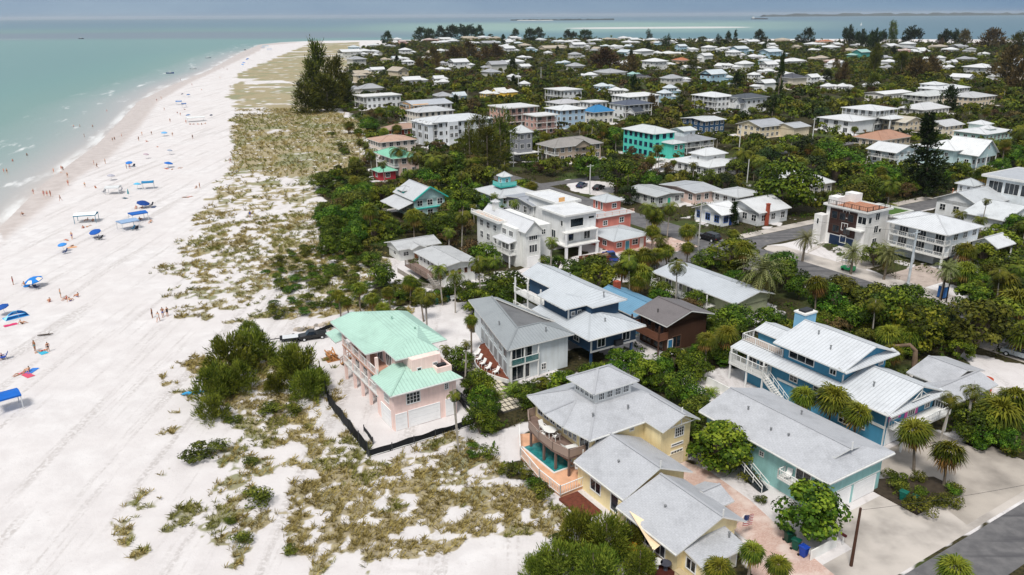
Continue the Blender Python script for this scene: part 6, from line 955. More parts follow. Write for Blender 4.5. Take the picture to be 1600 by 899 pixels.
    h.win('-y', 45.4, 3.2, 1.9, 1.5, 55.5, 4, 1); h.win('-y', 49.3, 4.2, .5, .5, 55.5); h.win('-y', 53.6, 3.5, 1.2, 1.1, 52.8, 4, 3); h.win('-y', 53.4, 2.5, 1.6, .25, 52.8, 1, 1); h.win('-y', 53.4, 1.5, 1.6, .35, 52.8, 4, 1); h.garage('-y', 53.3, 2, 1.4, 52.8, '#ddd2b8')
    h.wins('-x', 55.8, 57.6, 1, 2.7, 1.5, 1.9, 44, 2, 1); h.wins('-x', 58, 60.5, 3, 3.2, .5, .9, 44, 2, 2); h.wins('-x', 60.7, 65.6, 4, 3.3, .85, 1.1, 44, 2, 2)
    h.wins('-x', 56, 65.5, 4, .4, 1.4, 1.8, 44, 2, 1)
    dp = [(44.0, 66.2), (43.1, 66.2), (41.8, 64), (41.4, 61.4), (41.4, 58.8), (41.9, 56.6), (44.6, 56.5), (44.0, 57)]
    h.prism(dp, 2.45, 2.65, wd, 'deck'); h.rail(dp[:7], 2.65, .95, '#9a877c', solid=True, name='deck_railing')
    h.posts([(42.0, 63.9), (41.65, 60.8), (41.65, 58.6), (42.1, 56.8)], 0, 2.45, .22, '#6d5c56')
    cop = paint('pool_deck', '#d8a888', .8, .15, 1.); 
    pv = [(42.3, 66.9), (40.0, 62.8), (39.3, 58), (39.5, 54.5), (43.0, 54.6), (43.9, 55.6), (44, 66.2)]
    h.prism(pv, .0, .35, cop, 'pool_terrace'); h.box1('pool_water', 41.2, 58.2, .34, 43.6, 64.2, .37, poolmat()); h.box1('pool_coping', 41.0, 58.0, .34, 43.8, 58.2, .42, TRIM()); h.box1('pool_coping', 41.0, 58.2, .34, 41.2, 64.4, .42, TRIM())
    h.rail([(42.4, 67), (39.9, 62.8), (39.2, 58), (39.3, 54.4), (42.8, 54.5)], .35, 1.1, name='pool_fence')
    # spiral stair
    M = MB(); cx, cy = h.L((43.2, 55.9)); M.tube([(cx, cy, .35), (cx, cy, 3.6)], .07)
    for i in range(13):
        t = i*.48; M.prism([(cx, cy), (cx+.8*math.cos(t), cy+.8*math.sin(t)), (cx+.8*math.cos(t+.45), cy+.8*math.sin(t+.45))], .5+i*.175, .54+i*.175); M.bar((cx+.8*math.cos(t), cy+.8*math.sin(t), .5+i*.175), (cx+.8*math.cos(t), cy+.8*math.sin(t), 1.4+i*.175), .04)
    M.obj('spiral_stairs', TRIM(), h.root)
    # wings
    h.box(42.2, 48.0, 0, 49.8, 55.4, 3.15, ye); h.gable(41.5, 47.3, 50.3, 55.2, 3.2, 1.95, sh, 'y', ye, .6)
    M = MB(); M.bar(h.L((45.9, 47.3, 5)), h.L((45.9, 47.3, 5.9)), .1); M.obj('finial', TRIM(), h.root)
    h.win('-x', 52.4, .9, 1.6, 1.2, 42.2, 2, 1); h.win('-x', 49.4, .4, 1.1, 1.8, 42.2, 1, 1)
    h.box(41.4, 39.9, 0, 48.4, 48, 2.75, ye); h.gable(40.6, 39.2, 49.1, 47.28, 2.8, 1.75, sh, 'y', ye, .6, off=.62)
    M = MB(); M.bar(h.L((45.87, 39.2, 4.4)), h.L((45.87, 39.2, 5.3)), .1); M.obj('finial', TRIM(), h.root)
    h.wins('-x', 41, 47, 3, .5, 1.2, 1.6, 41.4, 2, 1)
    h.box(42.1, 37.8, 0, 46.5, 39.95, 2.25, ye); h.roofpoly([[(41.6, 37.1, 2.35), (46.9, 37.1, 2.35), (46.9, 39.9, 2.85), (41.6, 39.9, 2.85)]], sh); h.win('-y', 44.8, 1.1, .9, .5, 37.8); h.win('-x', 38.9, .7, 1.1, 1.1, 42.1, 2, 1); h.door('-y', 46.0, .05, .7, 1.9, 37.8, '#c9c2ae')
    h.box(49.0, 42.9, 0, 50.5, 45.8, 2.2, ye); h.gable(48.6, 42.4, 51.0, 46.3, 2.4, .8, sh, 'x', None, off=.5)
    h.wins('-y', 46.9, 48.2, 1, 1.2, .5, .5, 39.9)
    h.vents([(45.2, 57, 6.3), (49.6, 56.6, 6.2), (53.9, 61, 6.3), (44, 51.2, 4.1), (43.4, 43.8, 3.5), (46.2, 38.6, 2.75)]); h.gutter((43.15, 54.83, 5.1), (50.5, 54.83, 5.1)); h.gutter((41.42, 47.3, 3.1), (41.42, 55.1, 3.1)); h.gutter((40.52, 39.2, 2.7), (40.52, 47.2, 2.7)); h.done()
    patio_set(g2w(42.9, 61.6, 2.65), A, 'white patio table with chairs on the curved timber deck', .95)
    lounger(g2w(43.0, 58.0, 2.65), A+R(80), 'white sun lounger at the near end of the timber deck')
    flat_deck('timber_deck', [(39.0, 50.2), (41.3, 50.2), (41.3, 54.2), (39.0, 54.2)], .28, '#6a3a2c', 'reddish brown timber deck below the pool fence')
    flat_deck('timber_deck', [(39.2, 37.4), (41.3, 37.4), (41.3, 46.4), (39.2, 46.4)], .16, '#4a2119', 'dark brown timber patio under the cream shade sail')
    # ---------------- teal long house
    h = House('teal_house', 'long teal board house with grey shingle roof, balcony and outside stairs over two garages', 59.0, 38.4, 'the teal house')
    te = wm('#98c8c6', .22); 
    h.box(59.0, 38.4, 0, 67.7, 54, 4.35, te)
    z = 4.4
    P = [(58.2, 37.7, z), (68.5, 37.7, z), (68.5, 54.6, z), (58.2, 54.6, z)]; q1, q2 = (63.0, 39.4, 5.95), (63.0, 54.6, 5.95)
    hp = (63, 41.2, 5.95)
    h.roofpoly([[P[0], P[1], (64.9, 39.7, 5.4), (61.1, 39.7, 5.4)], [P[1], P[2], q2, (63, 39.0, 5.95), (64.9, 39.3, 5.42), (64.9, 39.7, 5.4)], [P[3], P[0], (61.1, 39.7, 5.4), (61.1, 39.3, 5.42), (63, 39.0, 5.95), q2]], sh, caps=[((63, 39, 5.95), q2)])
    h.mb('gable_wall', [TRIM()]).face([h.L((61.3, 39.6, 5.35)), h.L((64.7, 39.6, 5.35)), h.L((63, 39.6, 5.9))])
    M = MB(); M.bar(h.L((63, 38.9, 5.8)), h.L((63, 38.9, 6.7)), .1); M.obj('finial', TRIM(), h.root)
    h.garage('-y', 61.2, 3.3, 1.9, 38.4); h.garage('-y', 65.2, 3.3, 1.9, 38.4)
    h.win('-y', 60.9, 3.4, 1.4, .35, 38.4, 2, 1); h.win('-y', 66.6, 3.4, 1.4, .35, 38.4, 2, 1); h.box1('belt_trim', 59.4, 38.33, 2.15, 67.5, 38.4, 2.27, TRIM())
    h.box1('balcony_floor', 57.9, 38.4, 2.05, 59, 43.2, 2.22, TRIM()); h.rail([(58.95, 43.15), (57.95, 43.15), (57.95, 38.45), (58.95, 38.45)], 2.22, .9); h.win('-x', 41, 2.3, 1.7, 1.8, 59, 2, 1)
    h.box1('landing', 57.9, 48.2, 2.2, 59, 54, 2.35, wd); h.stairs((57.1, 44.2), (57.1, 49), 0, 2.3, -1.0, '#2b3236'); h.door('-x', 50.2, 2.35, .9, 1.9, 59, '#b5332c'); h.win('-x', 46.2, 2.7, .5, .5, 59); h.wins('-x', 51, 54, 1, 3, 1.2, 1, 59)
    h.vents([(60.4, 46.5, 5.0), (60.8, 44.6, 5.1), (61.4, 50.5, 5.4), (65.8, 47, 5.2)]); h.gutter((58.12, 37.7, 4.3), (58.12, 54.5, 4.3)); h.gutter((58.2, 37.62, 4.3), (68.4, 37.62, 4.3)); h.done()
    for px, py, r_ in ((58.35, 39.3, 70), (58.35, 42.3, 110)): deck_chair(g2w(px, py, 2.22), A+R(r_), 'white chair on the balcony of the teal house, '+('near end' if py < 40 else 'far end'), 'chairs on the teal balcony')
    # ---------------- bright blue house
    h = House('blue_house', 'bright blue house with white metal roofs, white balconies and pink shutters', 75.4, 43.2, 'the bright blue house')
    bl = wm('#4688a8', 0); wr = rm('#d3d7dc')
    h.box(75.4, 43.2, 0, 84.6, 63.2, 4.55, bl); h.box(76.3, 49.7, 4.5, 84.6, 58.2, 7.15, bl, foot=False)
    h.gable(74.5, 42.4, 85.4, 49.6, 4.6, 1.9, wr, 'y', bl, .8, off=.56); h.roofpoly([[(74.2, 65, 4.55), (74.2, 49.6, 4.55), (76.25, 49.6, 5.05), (76.25, 65, 5.05)]], wr)
    h.roofpoly([[(74.6, 42.1, 4.5), (85.3, 42.1, 4.5), (85.3, 43.0, 4.85), (74.6, 43.0, 4.85)]], wr, name='pent_roof')
    M = MB(); yb = 42.55; M.bar(h.L((79.0, yb, 4.95)), h.L((82.4, yb, 4.95)), .1); M.bar(h.L((80.6, yb, 4.95)), h.L((80.6, yb, 6.2)), .1); M.bar(h.L((79.4, yb, 5.1)), h.L((80.6, yb, 5.9)), .08); M.bar(h.L((81.8, yb, 5.1)), h.L((80.6, yb, 5.9)), .08); M.obj('gable_bracket', TRIM(), h.root)
    h.gable(74.9, 48.7, 85.4, 58.9, 7.2, 1.85, wr, 'y', bl, .7, off=.54); h.roofpoly([[(75.0, 48.45, 7.1), (85.3, 48.45, 7.1), (85.3, 49.5, 7.5), (75, 49.5, 7.5)]], wr, name='pent_roof')
    h.box(78.3, 60.2, 4.5, 81.5, 64.0, 6.35, bl, foot=False); h.gable(77.8, 59.6, 82, 64.4, 6.4, .6, wr, 'y', bl, .4)
    h.box1('roof_deck', 76.3, 58.3, 4.98, 78.3, 64.8, 5.1, paint('deck_plank', '#a89a90', .8, .15, 3)); h.rail([(76.2, 58.3), (76.2, 64.8), (78.3, 64.8)], 5.1, .95)
    h.box(80.7, 58.95, 4.5, 82.9, 60.6, 9.5, wm('#7fb2d0', 0), 'chimney', False); h.box1('chimney_cap', 80.6, 58.85, 9.5, 83, 60.7, 9.7, TRIM()); h.box1('chimney_top', 81, 59.3, 9.7, 82.6, 60.3, 9.95, paint('ac_unit', '#2a2c30'))
    h.box1('corner_board', 76.26, 49.64, 5.0, 76.5, 49.7, 7.1, TRIM()); h.box1('corner_board', 75.36, 43.14, 0, 75.6, 43.2, 4.5, TRIM()); h.box1('belt_trim', 75.3, 43.2, 2.3, 75.4, 58, 2.6, TRIM())
    h.wins('-x', 53.4, 57.6, 1, 5.5, 3.6, 1.0, 76.3, 3, 1); h.win('-x', 51.0, 5.6, .8, .65, 76.3, 2, 1)
    h.win('-x', 55.6, 3.0, 1.1, .8, 75.4); h.win('-x', 52.0, 2.95, 1.3, .75, 75.4); h.win('-x', 48.0, 2.95, 1.5, .75, 75.4); h.win('-x', 48.2, .7, 1.2, 1.1, 75.4, 2, 2); h.win('-x', 45.6, 1.1, .3, .3, 75.4, 1, 1)
    h.win('-y', 83.6, 5.6, .8, .45, 49.7, 3, 1); h.wins('-y', 76.2, 78, 1, 3.1, 1.1, .8, 43.2, 2, 1); h.win('-y', 80.3, 2.6, 1.3, 1.8, 43.2, 3, 2); h.shutters('-y', 80.3, 2.55, 1.3, 1.9, 43.2, '#d0599e'); h.shutters('-y', 77.1, 3.0, 1.1, .95, 43.2, '#d0599e')
    h.win('-y', 83.4, 2.7, .9, 1.5, 43.2)
    h.garage('-y', 77.3, 2.6, 2.1, 43.2, '#e6e6e6'); h.box1('balcony_floor', 76.0, 41.2, 2.25, 85.0, 43.2, 2.42, TRIM()); h.rail([(76.05, 43.1), (76.05, 41.25), (84.95, 41.25), (84.95, 43.1)], 2.42, .95)
    h.posts([(76.2, 41.4), (80.5, 41.4), (84.8, 41.4)], 0, 2.25, .18)
    h.box1('balcony_floor', 73.9, 59.0, 2.25, 75.4, 64.8, 2.42, TRIM()); h.rail([(75.3, 64.75), (73.95, 64.75), (73.95, 59.05), (75.3, 59.05)], 2.42, 1.5, step=.16); h.posts([(74.05, 64.6), (74.05, 61.8), (74.05, 59.2)], 0, 4.5, .18)
    h.stairs((73.9, 55.6), (73.9, 59), 0, 2.35, -1.0); h.wins('-x', 59.4, 63, 2, 2.6, 1.2, 1.7, 75.4, 2, 1)
    h.vents([(77.6, 46.5, 5.7), (77.4, 52.5, 8.1), (79, 55.5, 8.6)]); h.gutter((74.42, 42.4, 4.5), (74.42, 49.5, 4.5)); h.done()
    # ---------------- low grey house behind
    h = House('low_house', 'low house with plain grey shingle roofs behind the bright blue house', 91.5, 45.5, 'the low grey house')
    lw = wm('#b9b5ae', .2); h.box(91.2, 45.8, 0, 98.6, 49.6, 2.55, lw); h.gable(90.5, 45, 99.4, 50.2, 2.6, 1.2, sh, 'y', lw, .6); h.box(90.0, 42.8, 0, 96.8, 46, 2.35, lw); h.gable(88, 42.2, 97.2, 47.4, 2.35, .9, sh, 'x', lw, .6)
    h.wins('-y', 90.5, 96.5, 3, .8, 1, 1, 42.8); h.done()
    # ---------------- navy stilt house
    h = House('navy_house', 'navy blue stilt house with stepped white metal roofs', 60.3, 77.2, 'the navy house')
    nv = wm('#2b4762', .16); nr = rm('#c6ccd2')
    h.box(60.6, 77.4, 2.3, 68.6, 90, 4.65, nv); h.box(60.9, 83.2, 4.6, 68.6, 89.2, 7.1, nv, foot=False); h.box(63.9, 89.2, 4.6, 68.6, 97.8, 7.05, nv, foot=False); h.foot.append((60.6, 77.4, 68.6, 97.8))
    a, b, c = (59.4, 76.4, 4.7), (69.5, 76.4, 4.7), (69.5, 83, 4.7); d = (59.4, 90.4, 4.7)
    h.roofpoly([[a, b, (65.2, 81.0, 6.0), (63.6, 81.6, 6.05)], [b, c, (67.6, 83, 5.4), (65.2, 81, 6)], [d, a, (63.6, 81.6, 6.05), (63.6, 83.2, 6.05), (61, 83.3, 5.2), (61, 90.4, 5.2)], [(65.2, 81, 6.), (67.6, 83, 5.4), (67.6, 83.3, 5.4), (63.6, 83.3, 6.05), (63.6, 81.6, 6.05)]], nr, caps=[(a, (63.6, 81.6, 6.05)), (b, (65.2, 81, 6.0))])
    z = 7.2; q = (66.3, 84.9, 8.55)
    h.roofpoly([[(59.7, 89.4, z), (59.7, 82.2, z), (62.4, 84.9, 7.95), (62.4, 89.4, 7.95)], [(59.7, 82.2, z), (63.4, 82.2, z), (64.4, 83.2, 7.6), (62.4, 84.9, 7.95)],
                [(63.4, 82.2, z), (63.4, 80.8, z), (69.7, 80.8, z), q, (64.4, 83.2, 7.6)], [(69.7, 80.8, z), (69.7, 99, z), (66.3, 99, 8.55), q],
                [(63.2, 99, 7.2), (63.2, 89.4, 7.2), (62.4, 89.4, 7.95), (62.4, 84.9, 7.95), (64.4, 83.2, 7.6), q, (66.3, 99, 8.55)]], nr, caps=[((69.7, 80.8, z), q), (q, (66.3, 99, 8.55))])
    h.box(63.6, 81.4, 5.2, 68.6, 83.3, 7.1, nv, foot=False)
    h.wins('-x', 83.6, 88.6, 5, 6.3, .6, .5, 60.9, 1, 1); h.wins('-y', 61.2, 63.4, 2, 5.6, .6, .55, 83.2, 2, 1)
    h.win('-y', 62.4, 2.75, 1.3, 1.5, 77.4, 2, 1); h.win('-y', 66.8, 2.75, 1.3, 1.5, 77.4, 2, 1); h.wins('-x', 79, 89, 3, 2.9, 1.2, 1.1, 60.6)
    h.box1('corner_board', 60.54, 77.34, 2.3, 60.8, 77.4, 4.6, TRIM()); h.box1('corner_board', 60.84, 83.14, 5, 61.1, 83.2, 7.1, TRIM()); h.box1('belt_trim', 60.55, 77.3, 2.2, 68.65, 77.4, 2.45, TRIM())
    h.posts([(61, 77.8), (64.6, 77.8), (68.2, 77.8), (68.2, 82), (61, 84), (68.2, 88), (61, 90)], 0, 2.3, .3, '#2b4a6c')
    h.box1('air_conditioner', 64.6, 76.8, 2.45, 65.9, 77.35, 3.2, dk)
    h.box1('balcony_floor', 61, 90.4, 2.35, 64, 98, 2.5, TRIM()); h.box1('balcony_floor', 61.4, 91, 4.6, 63.4, 98.4, 4.75, TRIM()); h.rail([(61.4, 98.3), (61.4, 91)], 4.75, .95); h.rail([(61, 97.9), (61, 90.4)], 2.5, .95); h.posts([(61.5, 91), (61.5, 94.6), (61.5, 98.2)], 0, 7.2, .18)
    h.vents([(64.4, 79.2, 5.5), (66.6, 82.4, 8.0), (67.6, 92, 8.1)]); h.gutter((59.4, 76.32, 4.6), (69.5, 76.32, 4.6)); h.done()
    # ---------------- small light blue house
    h = House('sky_blue_house', 'small house with sky blue painted roof and brick chimney beside the navy house', 74, 82.4, 'the sky blue roofed house')
    sb = rm('#6e9cba'); sw = wm('#6fa6cc', .2); h.box(73.4, 83.2, 0, 79.4, 93, 3.1, sw); h.gable(72.8, 82.4, 80.2, 93.6, 3.2, 1.2, sb, 'y', sw, .5); h.box(76.6, 91.6, 3, 77.5, 92.5, 5.4, paint('brick_red', '#9a4a36', .85, .2, 4), 'chimney', False); h.done()
    # ---------------- dark brown house
    h = House('brown_house', 'dark brown timber house with weathered grey roof and timber balcony', 72.6, 75.4, 'the brown timber house')
    br = wm('#4a3226', .2); wg = rm('#6f6a6b', 'shingle'); h.box(72.8, 75.4, 0, 80.4, 81.2, 4.5, br); h.gable(71.8, 74.6, 81.2, 81.8, 4.6, 1.4, wg, 'y', br, .8)
    h.box1('balcony_floor', 71.0, 75.2, 2.2, 72.8, 81.4, 2.38, paint('timber_brown', '#6e4a3a', .85)); h.rail([(72.7, 81.3), (71.05, 81.3), (71.05, 75.25), (72.7, 75.25)], 2.38, .95, '#6e4a3a', solid=True); h.posts([(71.1, 75.3), (71.1, 81.2)], 0, 4.5, .18, '#4c352a')
    h.wins('-x', 75.8, 81, 2, 2.5, 1.9, 1.6, 72.8, 2, 1, '#5a4234'); h.wins('-x', 75.8, 81, 2, .3, 1.9, 1.6, 72.8, 2, 1, '#5a4234'); h.win('-y', 74.6, .5, 1.6, 1.8, 75.4, 2, 1, '#5a4234'); h.door('-y', 73.4, .05, .8, 1.9, 75.4, '#2a6f9a'); h.vents([(73.6, 78.5, 5.2)], '#3a3634'); h.done()
    # ---------------- house with rail
    h = House('porch_house', 'long low house with pale metal roof and white porch railing beside a date palm', 90.4, 79.4, 'the low porch house')
    gn = wm('#9aa083', .2); pr = rm('#c2c8cf'); h.box(91.4, 79.4, 0, 98.4, 97, 2.95, gn); h.gable(90.0, 78.6, 99.2, 98.2, 3, 1.1, pr, 'y', gn, .6, off=.6); h.box1('porch_floor', 89.2, 84, .7, 91.4, 97.6, .9, TRIM()); h.rail([(89.3, 84), (89.3, 97.5), (91.3, 97.5)], .9, .95); h.wins('-x', 86, 96.5, 4, 1.1, 1.5, 1.6, 91.4, 2, 1); h.posts([(89.4, 84.1), (89.4, 90.8), (89.4, 97.4)], 0, 3, .15); h.done()
    # ---------------- two beach cottages
    h = House('beach_cottage', 'small white cottage with grey roof at the edge of the dune scrub', 58.6, 137, 'the small dune cottage')
    cw = wm('#dfe0de', .18); cg = rm('#b4b6b8', 'shingle'); h.box(58.9, 137, 0, 67, 142.4, 2.55, cw); h.gable(58.2, 136.3, 67.8, 143.2, 2.6, .9, cg, 'x', cw, .5); h.gable(60.8, 135.4, 64.2, 138.4, 2.5, .7, cg, 'y', cw, .4); h.wins('-y', 59.4, 61, 1, 1, 1.1, .8, 137); h.wins('-y', 64.6, 66.6, 1, 1, .8, .8, 137); h.win('-x', 139.4, .9, 1.2, .9, 58.9); h.door('-y', 62.4, .05, .9, 1.9, 137, '#8c5b3a'); h.done()
    h = House('beach_cottage', 'raised white cottage with wide grey hip roof, brown shutters and a side deck', 59.3, 118.8, 'the brown-shuttered cottage')
    h.box(59.4, 119, 0, 65.8, 129.4, 3.75, cw); h.gable(58.7, 118.2, 66.5, 130, 3.8, .55, cg, 'y', cw, .5); 
    for x in (60.1, 61.2, 62.6, 63.9, 65.2): h.win('-y', x, 1.9, .42, 1.0, 119, 1, 2, '#7a4a30')
    h.wins('-x', 119.6, 129, 6, 2.4, .7, .8, 59.4, 1, 2); h.box1('side_deck', 56.9, 121, 1.2, 59.4, 130.4, 1.38, wd); h.rail([(59.3, 130.3), (57, 130.3), (57, 121.4)], 1.38, .9, '#7c6d63'); h.stairs((57.2, 117.4), (57.2, 121), 0, 1.3, -1.2, '#8f8a84', '#a9a39c'); h.done()
    # ---------------- white three storey gable house
    h = House('tall_white_house', 'white three storey house with steep gable, bay and roof terrace over garage doors', 76.1, 119.8, 'the tall white gable house')
    h.box(76.3, 121.6, 0, 84.4, 136.6, 7.5, cw); h.box(77.4, 119.8, 0, 80.8, 122, 7.15, cw); mr = rm('#d8dade')
    h.gable(76.9, 119.2, 81.2, 136.6, 7.2, 2.0, mr, 'y', cw, .35)
    h.flat(75.4, 126.6, 77.4, 137.6, 7.5, paint('terrace_tile', '#cdb2a0', .8), .15, .35); h.rail([(75.5, 137.5), (75.5, 126.7)], 7.7, .8)
    h.roofpoly([[(74.5, 127.4, 5.0), (74.5, 121.4, 5.0), (76.4, 121.4, 5.35), (76.4, 127.4, 5.35)]], mr, name='porch_roof'); h.box1('balcony_floor', 74.7, 121.4, 2.4, 76.4, 127.4, 2.6, TRIM()); h.rail([(76.3, 127.3), (74.8, 127.3), (74.8, 121.5), (76.3, 121.5)], 2.6, .95); h.posts([(74.85, 121.6), (74.85, 124.4), (74.85, 127.2)], 0, 5, .2)
    h.wins('-x', 122, 127, 3, 2.7, 1.2, 1.8, 76.3, 2, 1); h.wins('-x', 122, 127, 2, 5.7, 1.5, 1.1, 76.3, 4, 1); h.wins('-x', 128, 136, 3, 5.4, 1.15, 1.25, 76.3); h.wins('-x', 128, 136, 3, 2.9, 1.15, 1.35, 76.3)
    h.win('-y', 79.1, 5.4, 1.9, 1.3, 119.8, 4, 1); h.win('-y', 79.1, 2.95, 1.8, 1.5, 119.8, 3, 1); h.garage('-y', 79.1, 2.5, 2, 119.8); h.garage('-x', 124.4, 2.4, 2, 76.3); h.wins('-y', 81.4, 84, 1, 5.6, .9, 1, 121.6)
    h.box(78.2, 132.6, 8.6, 79.2, 133.6, 10.4, cw, 'cupola', False); h.hip(77.95, 132.35, 79.45, 133.85, 10.4, .5, mr, .08, 'cupola_roof'); h.done()
    # ---------------- white modern three storey
    h = House('modern_white_house', 'white modern three storey house with flat roofs on open garages, still being built', 88, 121.4, 'the white modern house')
    mw = wm('#e2e3e4', 0); mf = rm('#d5d7da', 'shingle')
    h.box(88.4, 122.2, 2.5, 96, 130.5, 8.2, mw); h.foot.append((88, 121, 96, 137)); h.flat(87.7, 121.6, 96.7, 131, 8.2, mf, .25, .1)
    h.box1('balcony_floor', 87.2, 120.2, 2.35, 95.6, 124.4, 2.6, TRIM()); h.box1('balcony_floor', 87.4, 120.6, 5.0, 95.6, 122.2, 5.2, TRIM())
    h.posts([(87.5, 120.5), (90.9, 120.5), (95.2, 120.5), (87.5, 126), (88.6, 130)], 0, 8.2 if False else 2.4, .45, '#dedfe0'); h.posts([(87.6, 120.8), (95.3, 120.8)], 2.6, 5.0, .35, '#dedfe0')
    h.box(88.9, 127, 0, 96, 131, 2.45, mw, foot=False); h.win('-y', 91.2, 5.8, 3.2, 1.7, 122.2, 1, 1); h.win('-y', 94.8, 7.0, 1.4, .5, 122.2, 1, 1); h.win('-y', 89.8, 3.0, 1.3, 1.8, 122.2, 1, 1); h.win('-y', 93.8, 2.9, 1.5, 1.8, 122.2, 2, 1); h.win('-x', 123.4, 6, .7, 1.1, 88.4, 1, 1); h.wins('-x', 125, 130, 2, 3, 1.4, 1.6, 88.4, 2, 1)
    h.box(92.5, 131, 0, 98, 142, 8.4, mw); h.flat(92, 130.5, 98.5, 142.6, 8.4, mf, .25, .25); h.box(93.4, 131.6, 8.4, 94.9, 131.7, 9.6, paint('plywood', '#d8a86e', .8), 'plywood_panel', False); h.done()
    # ---------------- coral house
    h = House('coral_house', 'coral pink house with stepped pale roofs and a tower room', 98.2, 118.8, 'the coral house')
    co = wm('#c97c70', 0); cr = rm('#c3c9ce'); h.box(98.2, 118.8, 0, 106.8, 127.4, 2.65, co); h.hip(97.4, 117.9, 107.6, 128.2, 2.7, 1.0, cr)
    h.box(100.6, 127.2, 0, 109.6, 136, 5.1, co); h.flat(100, 126.8, 110.4, 136.4, 5.1, cr, .15, .1); h.box(105.2, 130.6, 5.1, 109.4, 135, 7.5, co, foot=False); h.hip(104.6, 130, 110, 135.6, 7.5, 1.1, cr)
    h.wins('-y', 101, 104, 1, 3.3, 1.1, 1.0, 127.2); h.wins('-y', 105.6, 108.4, 1, 3.4, 1.2, 1.1, 127.2); h.win('-y', 107.6, 5.8, 1.2, 1.0, 130.6); h.wins('-x', 131, 134.6, 2, 5.5, .6, 1.6, 105.2, 1, 1); h.rail([(100.2, 136), (100.2, 127), (110.2, 127)], 5.4, .6, '#d8b4a8')
    h.win('-y', 99.6, .9, 1.3, 1.0, 118.8); h.door('-y', 101.7, .05, 1, 1.9, 118.8, '#3f8aa0'); h.win('-y', 103.8, .9, 1.5, 1.1, 118.8); h.door('-y', 105.6, .05, .9, 1.9, 118.8); h.wins('-x', 120, 127, 2, .9, 1.2, 1, 98.2); h.done()
def poolmat():
    if 'pool_water' in MATS: return MATS['pool_water']
    m, b = newmat('pool_water', .08, .5); L = m.node_tree.links; g = N(m, 'ShaderNodeNewGeometry').outputs['Position']
    n = noise(m, g, 1.6, 3); L.new(mixc(m, sstep(m, n, .3, .7), (.012, .13, .14), (.03, .24, .24)), b.inputs['Base Color'])
    bp = N(m, 'ShaderNodeBump', Strength=.2, Distance=.05); L.new(n, bp.inputs['Height']); L.new(bp.outputs[0], b.inputs['Normal']); return m
def flat_deck(name, poly, z, col, lab):
    M = MB(); P = [g2w(a, b) for a, b in poly]; M.prism([(p.x, p.y) for p in P], .0, z); tag(M.obj(name, paint('deck_'+col, col, .8, .25, 3.)), lab, 'deck')
